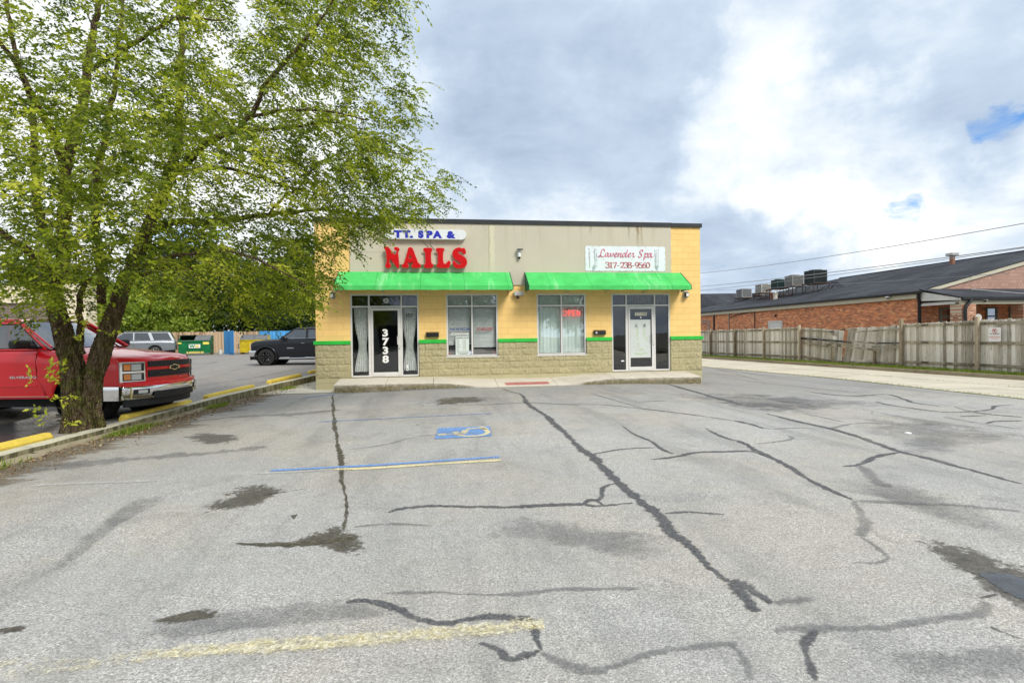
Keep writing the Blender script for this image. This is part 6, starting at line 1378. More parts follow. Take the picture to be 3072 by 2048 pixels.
# porch
YP = 4.35; ZP = 3.06
b = MB().add([(27.05, YP-.1, ZP+.02), (47, YP-.1, ZP+.02), (47, YC-.12, 3.62), (27.05, YC-.12, 3.62)], [(0, 1, 2, 3)]); pr = b.build('porch_roof', SHG, BB); m_ = pr.modifiers.new('s', 'SOLIDIFY'); m_.thickness = .04; m_.offset = -1
MB().box((27.1, YP-.20, ZP-.13), (47, YP-.09, ZP-.005)).build('gutter', GUT, BB, bevel=.012)
MB().prism([(27.10, YP-.08, 2.93), (27.10, YC-.02, 3.02), (27.10, YC-.02, 3.50), (27.10, YP-.08, ZP-.04)], (.06, 0, 0)).build('porch_end_panel', WTR, BB); MB().box((27.17, YP-.05, 2.75), (47, YP+.07, ZP-.135)).build('porch_beam', CREAM, BB); MB().box((27.17, YP+.08, 2.86), (47, YC-.01, 2.90)).build('porch_ceiling', WTR, BB)
MB().box((27.1, YP+.2, 2.77), (27.16, YC-.02, 2.84)).build('soffit_trim', WTR, BB)
CBR = m_brick('pale_pillar_brick', 'x', (.58, .24, .14), (.40, .16, .10), (.62, .55, .42))
for x0 in (26.95, 30.45, 34.0): MB().box((x0 if x0 > 27 else 27.18, YP-.06+.012, 0), (x0+.98, YP+.5, 2.75)).build('brick_pillar', CBR if x0 < 28 else CBR, BB)
DGW = mat('window_frame_green', (.16, .20, .17), .5); GLB = m_glass('far_glass', (.25, .3, .32), 3., .35)
for x0, x1 in ((28.3, 29.3), (30.95, 31.6), (32.3, 33.4)):
    wn = MB(); bars(wn, x0, x1, .9, 2.7, YC-.06, YC-.005, [], [2.25], .07); wo = wn.build('window', DGW, BB); MB().add([(x0+.05, YC-.03, .95), (x1-.05, YC-.03, .95), (x1-.05, YC-.03, 2.65), (x0+.05, YC-.03, 2.65)], [(0, 1, 2, 3)]).build('pane', GLB, wo)
b = MB(); b.tube([(26.97, YC-.20, ZE-.1), (27.02, YC-.15, 3.2), (27.08, YC-.12, 2.9), (27.08, YC-.12, .2)], .075, 8); b.build('downspout', GUT, BB, smooth=40)
b = MB(); b.tube([(27.55, YP-.15, ZP-.1), (27.55, YP-.16, 2.92), (27.30, YP-.16, 2.65), (27.24, YP-.16, 2.5), (27.24, YP-.16, .2)], .07, 8); b.build('downspout', GUT, BB, smooth=40)
MB().box((27.10, 26.0, 0), (27.2, 26.14, 3.45)).build('downspout', GUT, BB)
MB().tube([(27.14, 23.7, 0), (27.14, 23.7, 3.35)], .04, 6).build('pipe', worn('grey_pipe', (.4, .36, .32), .2, 6, .6), BB)
b = MB(); 
for dz in (0, .18): b.tube([(27.1, 34, 2.72-dz), (27.1, 27.0+dz, 2.72-dz), (27.1, 26.8+dz, 2.6-dz), (27.1, 26.8+dz, .3)], .04, 6)
b.build('conduit', worn('conduit_grey', (.45, .42, .40), .2, 6, .5), BB, smooth=40)
b = MB(); b.tube([(27.12, 23.6, 2.85), (27.12, 22.2, 3.05), (27.12, 20.2, 3.18), (27.12, 20.1, 3.1), (27.12, 20.1, 1.6)], .03, 6); b.build('cable', GUT, BB, smooth=40)
hd = MB(); hd.box((27.13, 17.0, 1.0), (27.2, 18.35, 2.32)); do = hd.build('door', WTR, BB); b = MB(); b.box((27.10, 16.92, 1.0), (27.205, 17.0, 2.4)); b.box((27.10, 18.35, 1.0), (27.205, 18.43, 2.4)); b.box((27.10, 17.0, 2.32), (27.205, 18.35, 2.4)); b.build('door_frame', WTR, do)
MB().box((27.13, 17.6, 2.68), (27.2, 17.75, 2.85)).build('vent', GUT, BB)
def roof_z(x): return ZE+(ZRR-ZE)*(x-XE)/(XR-XE)
vp = empty('roof_vent', (35.7, 12.5, roof_z(35.7)-.1), 0, 'short metal vent pipe with a square cap on the shingle roof ridge', 'vent'); GALV = worn('galvanised', (.50, .50, .48), .25, 6, .4, .5)
MB().lathe([(.14, 0), (.14, .75)], (0, 0, 0), 'z', 14).build('pipe', worn('rusty_pipe', (.30, .14, .09), .3, 8, .7), vp, smooth=40); MB().box((-.24, -.24, .62), (.24, .24, .80)).build('cap', GALV, vp, bevel=.02)
# rooftop condensers on steel racks
RST = worn('rusty_rack', (.07, .04, .03), .4, 8, .8)
def condenser(x, y, zb, w_, h, c, label, legs=True, fan=True, rz=0.):
    A_ = empty('air_conditioner', (x, y, zb), rz, label, 'air conditioner', 'condensers on the brick building roof'); m0 = worn('ac_paint', c, .15, 3, .5); dk = tuple(q*.35 for q in c)
    MB().box((-w_/2+.03, -w_/2+.03, .05), (w_/2-.03, w_/2-.03, h-.05)).build('coil', mat('ac_coil', dk, .7), A_); b = MB()
    b.box((-w_/2, -w_/2, 0), (w_/2, w_/2, .05)); b.box((-w_/2, -w_/2, h-.06), (w_/2, w_/2, h))
    for sx_ in (-1, 1):
        for sy in (-1, 1): b.box((sx_*(w_/2-.03)-.03, sy*(w_/2-.03)-.03, .05), (sx_*(w_/2-.03)+.03, sy*(w_/2-.03)+.03, h-.06))
    b.build('casing', m0, A_); b = MB(); k = int((h-.16)/.055)
    for i in range(k):
        z = .08+i*.055
        for s in (-1, 1): b.box((-w_/2+.06, s*(w_/2-.01)-.008, z), (w_/2-.06, s*(w_/2-.01)+.008, z+.022)); b.box((s*(w_/2-.01)-.008, -w_/2+.06, z), (s*(w_/2-.01)+.008, w_/2-.06, z+.022))
    b.build('louvres', m0, A_)
    MB().lathe([(w_*.42, h), (w_*.40, h+.05), (w_*.30, h+.055), (.05, h+.03)], (0, 0, 0), 'z', 20, True).build('fan_guard', mat('fan_guard', dk, .5), A_)
    if legs:
        b = MB(); b.box((-w_/2-.12, -w_/2-.10, -.07), (w_/2+.12, -w_/2-.02, -.003)); b.box((-w_/2-.12, w_/2+.02, -.07), (w_/2+.12, w_/2+.10, -.003)); b.box((-w_/2-.12, -w_/2-.02, -.07), (-w_/2-.04, w_/2+.02, -.003)); b.box((w_/2+.04, -w_/2-.02, -.07), (w_/2+.12, w_/2+.02, -.003))
        for sx_ in (-1, 1):
            for sy in (-1, 1):
                lx_ = sx_*(w_/2+.08); ly = sy*(w_/2+.06); zr_ = roof_z(x+lx_)-zb; b.tube([(lx_, ly, -.05), (lx_, ly, zr_)], .03, 5)
        zr_ = roof_z(x-w_/2)-zb; b.tube([(-w_/2-.08, -w_/2-.06, -.05), (-w_/2-.08, w_/2+.06, zr_+.05)], .018, 5); b.tube([(-w_/2-.08, w_/2+.06, -.05), (-w_/2-.08, -w_/2-.06, zr_+.05)], .018, 5)
        b.build('rack', RST, A_)
    return A_
condenser(31., 18.6, 5.12, 1.05, .93, (.035, .045, .045), 'tall dark condenser nearest on the roof, on a rusty steel rack', rz=R(0))
condenser(31., 20.95, 5.15, .95, .80, (.30, .30, .29), 'light grey boxy condenser on the long rack, right beside the smaller dark one')
condenser(31., 22.8, 5.14, .85, .68, (.02, .055, .052), 'small dark green condenser on the long rack, left of the light grey one')
condenser(31., 24.9, 4.95, .90, .70, (.50, .49, .45), 'pale round-topped condenser low on the roof left of the dark green one')
condenser(31.2, 28.1, 4.78, .95, .75, (.32, .33, .34), 'grey condenser farthest left on the roof with clear sky above it'); condenser(32.6, 27.6, 4.98, .8, .5, (.62, .61, .57), 'low whitish unit just right of the farthest grey condenser')
b = MB(); b.box((30.35, 20.3, 5.0), (30.43, 23.6, 5.08)); 
for y in (20.3, 21.9, 23.5): b.tube([(30.39, y, 5.0), (30.39, y, roof_z(30.39))], .03, 5)
b.box((30.1, 19.9, roof_z(30.1)+.0), (30.2, 24.4, roof_z(30.2)+.08)); tag(b.build('roof_rack', RST), 'long rusty steel rack under the two middle condensers', 'rack')
for x, y, c, lab in ((29.6, 21.6, (.22, .09, .06), 'short red-brown roof pot nearest the eave below the condensers'), (29.55, 21.15, (.6, .56, .48), 'short cream roof pot next to the red-brown one')):
    t_ = empty('roof_pot', (x, y, roof_z(x)-.05), 0, lab, 'roof vent'); MB().lathe([(.16, 0), (.15, .42), (.19, .44), (.19, .5), (.12, .5)], (0, 0, 0), 'z', 14).build('stack', worn('pot_paint', c, .2, 8, .7), t_, smooth=40); MB().lathe([(.2, .53), (.0, .60)], (0, 0, 0), 'z', 14, True).build('cap', worn('pot_cap', c, .2, 8, .7), t_)
b = MB(); 
for k in range(5): b.tube([(30.6+.2*k, 17.9-.1*k, roof_z(30.6)+.05+.2*k % .3), (31.4+.1*k, 17.4, 5.1), (31.6, 17.2-.15*k, roof_z(31.6)+.03)], .02, 5)
tag(b.build('refrigerant_line', BPL), 'tangle of dark pipes beside the tallest condenser', 'pipes')
db = empty('wall_disc', (27.95, YP-.075, 2.13), 0, 'round white satellite dish on the brick pillar behind the fence', 'dish'); MB().lathe([(.0, -.03), (.10, -.05), (.165, -.07), (.17, -.06), (.02, 0)], (0, 0, 0), 'y', 22, True).build('dish', WTR, db, smooth=40); MB().lathe([(.02, -.08), (.02, -.03)], (0, 0, 0), 'y', 8).build('hub', FRM, db)
for x, y, z, lab in ((26.9, 8.0, 3.33, 'white dome camera under the eave left of the black downspout'), (28.35, YP-.09, 2.93, 'white dome camera on the porch beam above the dish')):
    t_ = empty('dome_camera', (x, y, z), 0, lab, 'camera', 'dome cameras on the brick building'); MB().lathe([(.10, .04), (.11, 0), (.09, -.03)], (0, 0, 0), 'z', 16).build('housing', WHT, t_, smooth=40); MB().lathe([(.07, -.03), (.05, -.075), (0, -.09)], (0, 0, 0), 'z', 16).build('lens', DGLASS, t_, smooth=60)
for xq, lab in ((29.5, 'thin pale metal bar lying on the porch roof, left one'), (33., 'thin pale metal bar lying on the porch roof, right one')): tag(MB().tube([(xq, 5.9, 3.55), (xq+1.4, YP+.1, 3.20)], .03, 5).build('roof_batten', GALV), lab, 'bar', 'metal bars on the porch roof')
# darker house behind
HB = empty('dark_roof_house', (0, 0, 0), 0, 'house with a plain dark hip roof beyond the left end of the brick building', 'house')
b = MB().add([(33.2, 40, 4.3), (46, 40, 4.3), (46, 52, 4.3), (33.2, 52, 4.3), (35.0, 43, 6.35), (46, 43, 6.45), (46, 49, 6.4), (35, 49, 6.35)], [(0, 1, 5, 4), (0, 4, 7, 3), (4, 5, 6, 7), (3, 7, 6, 2)]); b.build('roof', SHG, HB); MB().box((33.8, 40.6, 0), (46, 51.5, 4.3)).build('wall', CREAM, HB)
# wires
WIRE = mat('wire', (.26, .27, .29), .5)
def wire(p0, p1, sag, rr, label):
    p0 = Vector(p0); p1 = Vector(p1); b = MB(); b.tube([p0.lerp(p1, i/24)+Vector((0, 0, -4*sag*(i/24)*(1-i/24))) for i in range(25)], rr, 5); tag(b.build('power_line', WIRE), label, 'wire', 'overhead wires above the brick building')
def wext(q0, q1, X0, X1, k0=.15, k1=.25):
    a = onX(*q0, X0); c = onX(*q1, X1); d = c-a; return a-d*k0, c+d*k1
for (q0, q1, x0, x1, sg_, rr, lab) in (((2101, 815), (3072, 654), 26, 26, .35, .016, 'highest thin overhead wire running up to the right above the brick roof'), ((2101, 857), (3072, 732), 24, 24, .18, .018, 'upper one of the paired overhead wires crossing the condensers'), ((2101, 868), (3072, 733), 24.5, 24.5, .22, .014, 'lower one of the paired overhead wires crossing the condensers'), ((2101, 871), (2700, 838), 30, 30, .1, .012, 'faint lowest overhead wire left of the condensers')):
    a, c = wext(q0, q1, x0, x1); wire(a, c, sg_, rr, lab)
# ================================================================ VEGETATION
def leaf_mesh(name, mat_, P, DIR, size, parent=None, tone=None, wid=.42, seed=1, fold=.25):
    """one kite-shaped leaf per row of P (position) along DIR, random roll; arrays of shape (n,3)"""
    g = np.random.default_rng(seed); n = len(P); DIR = DIR/np.linalg.norm(DIR, axis=1, keepdims=True)
    rv = g.normal(0, 1, (n, 3)); rv[:, 2] *= .55; rv = np.cross(DIR, rv); rv /= np.linalg.norm(rv, axis=1, keepdims=True)+1e-9
    nn = np.cross(DIR, rv); s = (size*g.uniform(.55, 1.4, n))[:, None]
    base = P; tip = P+DIR*s; mid = P+DIR*s*.45
    a = mid+rv*s*wid/2+nn*s*fold*.25; b = mid-rv*s*wid/2+nn*s*fold*.25
    V = np.stack([base, a, tip, b], 1).reshape(-1, 3)
    m = bpy.data.meshes.new(name); m.vertices.add(4*n); m.vertices.foreach_set('co', V.ravel().astype(np.float32))
    m.loops.add(4*n); m.loops.foreach_set('vertex_index', np.arange(4*n, dtype=np.int32)); m.polygons.add(n); m.polygons.foreach_set('loop_start', np.arange(0, 4*n, 4, dtype=np.int32)); 
    m.update(calc_edges=True); at = m.attributes.new('tone', 'FLOAT', 'POINT'); t_ = np.repeat(tone if tone is not None else g.random(n), 4).astype(np.float32); at.data.foreach_set('value', t_)
    m.materials.append(mat_); o = bpy.data.objects.new(name, m); COL.objects.link(o)
    if parent: o.parent = parent
    return o
BARK = m_bark()
LEAF = m_leaf('elm_leaf', [(.05, .085, .007), (.16, .22, .014), (.35, .405, .026), (.64, .64, .09)], .5)
TREE = empty('elm_tree', (-2.22, -7.02, .1), 0, 'large leafy tree with a mossy forked trunk growing between the kerb and the red pickup', 'tree')
TB = Vector(TREE.location)
nodes = []      # (pos, radius)
bt = MB()
def limb(pts, radii, n=10, wob=.012, seed=0):
    radii = [q*.76 for q in radii]
    r_ = random.Random(seed); P_ = [Vector(p) for p in pts]; out = []; rad = []
    for i in range(len(P_)-1):
        p0 = P_[max(0, i-1)]; p1 = P_[i]; p2 = P_[i+1]; p3 = P_[min(len(P_)-1, i+2)]
        k = max(2, int((p2-p1).length/.12))
        for q in range(k):
            u = q/k; v = .5*((2*p1)+(p2-p0)*u+(2*p0-5*p1+4*p2-p3)*u*u+(-p0+3*p1-3*p2+p3)*u**3); r0 = radii[i]+(radii[i+1]-radii[i])*u
            out.append(v+Vector((r_.gauss(0, wob), r_.gauss(0, wob), r_.gauss(0, wob*.6)))); rad.append(r0*(1+r_.uniform(-.05, .05)))
    out.append(P_[-1]); rad.append(radii[-1]); bt.tube([p-TB for p in out], rad, n); nodes.extend(zip(out, rad)); return out
c6 = lambda x, y, Y: onY(x/1.6333, y/1.6333, Y)
by = -7.05
# trunk: two fused stems with a flared foot
def trunk():
    b = MB(); r_ = np.random.default_rng(3)
    def stem(rows, seed, ph):
        n = 56; m_ = len(rows); o = len(b.v); f_ = []
        prev = None
        zz = []
        for i in range(len(rows)-1):
            (x0, y0, z0, r0), (x1, y1, z1, r1) = rows[i], rows[i+1]; k = max(2, int((z1-z0)/.022))
            for q in range(k): u = q/k; u2 = u*u*(3-2*u)*.3+u*.7; zz.append((x0+(x1-x0)*u2, y0+(y1-y0)*u2, z0+(z1-z0)*u, r0+(r1-r0)*u2))
        zz.append(rows[-1])
        for x, y, z, r in zz:
            for k in range(n):
                a = 2*math.pi*k/n; low = max(0, 1-z/.55)
                rr = r*(1+.05*math.sin(3*a+ph+z*1.3)+.035*math.sin(7*a+ph*2-z*2.1)+.10*low*math.sin(5*a+ph))+.012*math.sin(17*a+2.4*math.sin(z*5+a*2))*(r/.3)+.010*math.sin(29*a+3*math.sin(z*8+ph))*(r/.3)+float(r_.normal(0, .0045))
                b.v.append((x+rr*math.cos(a), y+rr*math.sin(a), z)); b.a.append(1.)
        m_ = len(zz); b.f += [(o+i*n+k, o+i*n+(k+1) % n, o+(i+1)*n+(k+1) % n, o+(i+1)*n+k) for i in range(m_-1) for k in range(n)]+[tuple(o+(m_-1)*n+k for k in range(n))]
    stem([(.02, 0, -.15, 0.308), (.03, 0, .06, 0.253), (0, 0, .30, 0.206), (-.03, 0, .7, 0.184), (-.08, 0, 1.1, 0.158), (-.20, .02, 1.55, 0.141), (-.33, .04, 2.05, 0.122), (-.42, .05, 2.5, 0.105)], 1, .4)
    stem([(.155, .05, -.15, 0.236), (.155, .05, .06, 0.197), (.15, .05, .35, 0.154), (.185, .05, .8, 0.147), (.32, .06, 1.25, 0.147), (.45, .08, 1.7, 0.134), (.60, .10, 2.2, 0.118), (.70, .12, 2.6, 0.108)], 2, 2.1)
    return b
tb = trunk(); 
trk = tb.build('trunk', BARK, TREE, smooth=75)
L1 = Vector(TB)+Vector((-.42, .05, 2.45)); L2 = Vector(TB)+Vector((.70, .12, 2.55))
mid_ = Vector(TB)+Vector((.02, .05, 1.25))
limb([mid_, c6(390, 1500, by+.1), c6(400, 1420, by+.2), c6(470, 1330, by+.2), c6(560, 1200, by+.3)], [.075, .065, .055, .04, .025], 8, seed=1)
limb([L1, c6(300, 1330, by), c6(320, 1000, by-.1), c6(330, 800, by-.2), c6(385, 600, by-.1), c6(430, 330, by+.2), c6(480, 0, by+.5), c6(520, -400, by+.8)], [.16, .14, .12, .11, .10, .08, .055, .03], seed=2)
limb([L1, c6(230, 1320, by-.2), c6(150, 1240, by-.4), c6(0, 1130, by-.6), c6(-250, 900, by-.9)], [.14, .11, .085, .065, .03], seed=3)
limb([c6(300, 1250, by), c6(200, 1080, by+.3), c6(170, 800, by+.5), c6(150, 500, by+.7), c6(60, 200, by+.9), c6(0, -300, by+1.2)], [.10, .085, .075, .06, .045, .025], seed=4)
limb([c6(325, 850, by-.2), c6(250, 650, by-.5), c6(130, 420, by-.9), c6(40, 260, by-1.1), c6(-200, 0, by-1.5)], [.09, .07, .055, .04, .02], seed=5)
limb([c6(500, 1480, by+.2), c6(480, 1200, by+.5), c6(470, 900, by+.8), c6(520, 650, by+1.), c6(560, 400, by+1.2), c6(600, 0, by+1.5), c6(620, -400, by+1.8)], [.09, .085, .08, .07, .055, .035, .02], seed=6)
limb([L2, c6(640, 1330, by+.1), c6(720, 1130, by+.3), c6(800, 950, by+.5), c6(870, 700, by+.8), c6(885, 400, by+1.), c6(890, 0, by+1.3), c6(880, -400, by+1.6)], [.165, .15, .13, .12, .10, .08, .05, .03], seed=7)
limb([c6(830, 870, by+.6), c6(920, 790, by+.3), c6(1000, 705, by+.1), c6(1130, 650, by), c6(1220, 580, by-.1), c6(1300, 420, by-.3), c6(1450, 250, by-.4), c6(1600, 60, by-.6), c6(1700, -120, by-.8)], [.09, .075, .07, .062, .055, .05, .04, .028, .012], seed=8)
limb([c6(1130, 650, by), c6(1270, 635, by+.3), c6(1420, 625, by+.5), c6(1620, 600, by+.7), c6(1800, 640, by+.9)], [.045, .04, .034, .024, .01], seed=9)
limb([c6(1220, 575, by-.1), c6(1400, 540, by-.5), c6(1600, 545, by-.8), c6(1800, 590, by-1.)], [.035, .03, .022, .01], seed=10)
limb([c6(840, 850, by+.5), c6(1000, 828, by+.6), c6(1130, 825, by+.7), c6(1300, 880, by+.9), c6(1440, 925, by+1.1), c6(1600, 960, by+1.2)], [.05, .045, .04, .032, .022, .012], seed=11)
limb([c6(720, 1150, by+.2), c6(850, 1090, by+.5), c6(1050, 1085, by+.8), c6(1200, 1065, by+1.), c6(1350, 1045, by+1.2), c6(1550, 1030, by+1.5), c6(1750, 1045, by+1.7), c6(2000, 1075, by+1.9), c6(2180, 1080, by+2.)], [.085, .075, .065, .06, .052, .042, .03, .018, .008], seed=12)
limb([c6(1320, 1045, by+1.2), c6(1400, 960, by+1.1), c6(1450, 930, by+1.0), c6(1560, 800, by+.9), c6(1750, 740, by+.8), c6(2000, 760, by+.7)], [.035, .03, .028, .022, .016, .007], seed=13)
limb([c6(650, 1320, by+.1), c6(800, 1270, by-.2), c6(900, 1250, by-.3), c6(1100, 1230, by-.5), c6(1300, 1290, by-.6), c6(1500, 1400, by-.7)], [.06, .05, .042, .034, .024, .01], seed=14)
limb([c6(660, 1360, by+.1), c6(850, 1310, by+.6), c6(1050, 1330, by+1.), c6(1250, 1410, by+1.3)], [.05, .042, .03, .015], seed=15)
limb([c6(430, 350, by+.2), c6(540, 280, by-.1), c6(620, 240, by-.3), c6(750, 150, by-.6), c6(870, 90, by-.9), c6(1100, 100, by-1.2)], [.05, .045, .04, .035, .026, .012], seed=16)
limb([c6(880, 90, by+1.3), c6(1100, -100, by+.9), c6(1400, -350, by+.4)], [.05, .035, .015], seed=17)
limb([c6(490, 0, by+.5), c6(650, -250, by), c6(900, -500, by-.5)], [.05, .035, .015], seed=18)
# crown volumes: (photo px, py, Y, rx, ry, rz, clusters)
env = [(230, 330, -7.2, 2.6, 2.4, 2.6, 600), (760, 330, -6.9, 2.3, 2.2, 2.2, 560), (1000, 540, -6.4, 1.5, 1.6, 1.2, 220), (1130, 470, -6.2, .9, 1.1, 1.0, 70), (700, 780, -6.2, 1.9, 1.6, 1.05, 270), (980, 690, -5.8, 1.1, 1.2, .55, 62), (980, 90, -6.8, 1.3, 1.7, 1.1, 210), (1110, 10, -7.2, .85, 1.0, .7, 60),
       (40, 760, -7.4, 1.5, 1.6, 1.05, 190), (420, 780, -8.2, 1.3, .9, .45, 60), (150, 560, -8.8, 1.6, .8, 1.2, 120), (420, 450, -8.9, 1.7, .9, 1.4, 140), (1255, 590, -5.6, .75, .6, .35, 26), (1330, 545, -5.5, .38, .4, .20, 8), (850, 870, -6.2, .9, .8, .5, 60), (935, 850, -5.6, .45, .5, .50, 14), (1150, 660, -5.5, .8, .7, .25, 30), (740, 930, -5.6, .7, .8, .35, 30), (130, 900, -7.6, .9, .8, .4, 24), (500, -350, -7, 4.2, 3.2, 2.2, 330), (1200, 300, -6.6, .45, .6, .7, 26)]
cl = []
for px, py, Y, rx_, ry, rz_, k in env:
    c = onY(px, py, Y); k = int(k*.86)
    for _ in range(k):
        while True:
            q = rng.uniform(-1, 1, 3)
            if (q*q).sum() <= 1: break
        q = q*(.55+.45*(q*q).sum()**.5) if rng.random() < .5 else q
        cl.append(c+Vector((q[0]*rx_, q[1]*ry, q[2]*rz_)))
cl = [p for p in cl if not (p.y > -1.2 and p.x > -.4) and p.z > 1.5]
N0 = np.array([tuple(p) for p, r in nodes]); NR = np.array([r for p, r in nodes])
CP = np.array([tuple(p) for p in cl]); order = np.argsort([((N0-p)**2).sum(1).min() for p in CP])
tw = MB(); LP = []; LD = []; LT = []
big = N0.tolist(); bigr = NR.tolist(); arr = np.zeros((len(big)+len(CP)*5, 3)); rad = np.zeros(len(arr)); arr[:len(big)] = N0; rad[:len(big)] = NR; cnt = len(big)
for idx in order:
    p = CP[idx]; d2 = ((arr[:cnt]-p)**2).sum(1); horiz = d2+.6*np.maximum(0, arr[:cnt, 2]-p[2])**2; j = int(horiz.argmin()); s = arr[j]; dist = math.sqrt(d2[j])
    r0 = min(rad[j]*.6, .006+.010*dist); mid = (s+p)/2+rng.normal(0, .06*dist, 3)+np.array([0, 0, .10*dist]); pts = [s, (s+mid)/2+rng.normal(0, .02*dist, 3), mid, (mid+p)/2, p]
    if dist > .05: tw.tube([Vector(q)-TB for q in pts], [r0, r0*.85, r0*.7, r0*.5, .003], 4, False)
    for q, rr in zip(pts[1:], (r0*.85, r0*.7, r0*.5, .004)): arr[cnt] = q; rad[cnt] = rr; cnt += 1
    tone0 = rng.normal(.45, .24); out = np.array([p[0]-TB.x, p[1]-TB.y, 0]); out /= np.linalg.norm(out)+1e-6
    for _ in range(int(rng.integers(4, 8))):
        d = rng.normal(0, 1, 3)*np.array([1, 1, .55])+out*.8; d /= np.linalg.norm(d); L = rng.uniform(.16, .42); st = p+rng.normal(0, .065, 3); k = int(L/.030); pr = []
        for i in range(k):
            u = i/k; q = st+d*L*u+np.array([0, 0, -1.])*.40*L*u*u*1.3; pr.append(q)
            sd_ = 1 if i % 2 else -1; tdir = d+np.array([0, 0, -.8*u]); pv = np.cross(tdir, [0, 0, 1.]); pv /= np.linalg.norm(pv)+1e-9
            LP.append(q); LD.append(tdir*.55+pv*sd_*.75+rng.normal(0, .25, 3)+np.array([0, 0, -.15])); LT.append(tone0+rng.normal(0, .12))
        if _ < 3: tw.tube([Vector(pr[0])-TB, Vector(pr[k//2])-TB, Vector(pr[-1])-TB], [.003, .0022, .0012], 3, False)
# sprouts low on the trunk
for px, py in ((150, 1110), (170, 1140), (110, 1230), (135, 1255), (180, 1195), (95, 1130), (215, 1190), (185, 1085), (165, 1125), (330, 1000), (260, 960), (300, 940), (245, 1015), (200, 1265)):
    p = np.array(onY(px, py, -7.75)); s = np.array([TB.x-.15, TB.y-.2, max(.5, p[2]-.1)]); tw.tube([Vector(s)-TB, Vector((s+p)/2+np.array([0, 0, .05]))-TB, Vector(p)-TB], [.004, .003, .0015], 3, False)
    for _ in range(3):
        d = rng.normal(0, 1, 3); d /= np.linalg.norm(d)
        for i in range(6): LP.append(p+d*.022*i+rng.normal(0, .015, 3)); LD.append(d+rng.normal(0, .6, 3)); LT.append(rng.uniform(.6, 1.1))
bt.build('limb', BARK, TREE, smooth=70); tw.build('twigs', worn('twig_bark', (.13, .10, .07), .3, 5, .9), TREE)
LP = np.array(LP)-np.array(TB); lf = leaf_mesh('leaves', LEAF, LP, np.array(LD), .066, TREE, np.clip(np.array(LT), 0, 1), .46, 5)
print('leaves', len(LP), 'clusters', len(cl))

# trees beyond the back fence and others
def bgtree(name, x, y, z0, h, r, leafsize, nleaf, pal, label, seed, trunkh=.3, group='trees beyond the back fence', lobes=9, flat=1.):
    g = np.random.default_rng(seed); T_0 = empty(name, (x, y, z0), 0, label, 'tree', group); b = MB(); rr = random.Random(seed); tops = []
    b.tube([(0, 0, -.3), (rr.uniform(-.2, .2), 0, h*.25), (rr.uniform(-.4, .4), 0, h*.5)], [h*.03, h*.022, h*.012], 8)
    for i in range(7):
        a = rr.uniform(0, 6.28); L = r*rr.uniform(.5, .85); zt = h*rr.uniform(.5, .9); b.tube([(0, 0, h*rr.uniform(.12, .4)), (math.cos(a)*L*.5, math.sin(a)*L*.5, zt*.75), (math.cos(a)*L, math.sin(a)*L, zt)], [h*.014, h*.009, .02], 6)
    b.build('trunk', BARK, T_0)
    C_ = []; 
    for i in range(lobes*4):
        a = g.uniform(0, 2*math.pi); v = g.uniform(-1, 1); q = math.sqrt(max(0, 1-v*v)); rad_ = g.uniform(.45, .95); C_.append((math.cos(a)*q*r*rad_, math.sin(a)*q*r*rad_, h*(trunkh+(1-trunkh)*.5)+v*h*(1-trunkh)*.5*rad_*flat, g.uniform(.22, .42)*r))
    C_ = np.array(C_); w_ = C_[:, 3]**2; w_ /= w_.sum(); pick = g.choice(len(C_), nleaf, p=w_); q = g.normal(0, 1, (nleaf, 3)); q /= np.linalg.norm(q, axis=1, keepdims=True); rad_ = g.uniform(.55, 1.05, nleaf)[:, None]
    P_ = C_[pick, :3]+q*rad_*C_[pick, 3:4]*np.array([1, 1, .75]); D_ = q*.8+g.normal(0, .6, (nleaf, 3))+np.array([0, 0, -.35]); P_[:, 2] = np.maximum(P_[:, 2], .15)
    tone = np.clip(g.normal(.5, .2, nleaf)+g.normal(0, .12, len(C_))[pick], 0, 1)
    leaf_mesh('crown', m_leaf('leaf_'+name, pal, .4), P_, D_, leafsize, T_0, tone, .6, seed); return T_0
BR = [(.09, .15, .015), (.20, .28, .03), (.32, .40, .06), (.46, .52, .12)]; DK = [(.010, .022, .006), (.022, .045, .01), (.04, .075, .016), (.07, .12, .025)]; MD = [(.03, .06, .01), (.06, .11, .018), (.11, .17, .03), (.17, .24, .05)]
def atpx(px, Y): p = onY(px, 1030, Y); return p.x
bgtree('maple_tree', atpx(440, 36.5), 36.5, .3, 7.2, 4.8, .30, 15000, BR, 'bright yellow-green bushy tree above the silver SUV', 11, .05, lobes=14)
bgtree('maple_tree', atpx(330, 38), 38, .3, 6.6, 3.6, .30, 7000, BR, 'bright green rounded tree left of the SUV, partly behind the trunk of the near tree', 12, .05)
bgtree('maple_tree', atpx(590, 36.5), 36.5, .3, 5.0, 3.0, .28, 7000, BR, 'low bright green tree reaching over the green dumpster', 13, .05)
bgtree('dark_tree', atpx(730, 39), 39, .3, 10.5, 5.0, .34, 13000, DK, 'tall dark green tree behind the blue gate', 14, .12, lobes=12)
bgtree('dark_tree', atpx(900, 40), 40, .3, 11, 5.4, .34, 13000, DK, 'tall dark green tree rising behind the black pickup beside the shop', 15, .10, lobes=12)
bgtree('dark_tree', atpx(560, 46), 46, .3, 13.5, 6.0, .38, 11000, DK, 'tall mid green tree farthest back above the bright bushy trees', 16, .15)
bgtree('shade_tree', atpx(850, 35.5), 35.5, .3, 5.6, 3.0, .26, 9000, DK, 'mid green tree leaning over the blue board screen', 17, .1)
bgtree('shade_tree', atpx(1010, 38), 38, .3, 6.6, 3.6, .28, 7000, MD, 'mid green tree behind the black pickup, cut off by the shop corner', 18, .05)
bgtree('maple_tree', atpx(120, 40), 40, .3, 10, 5, .36, 7000, MD, 'green tree behind the brown block building', 19, .1)
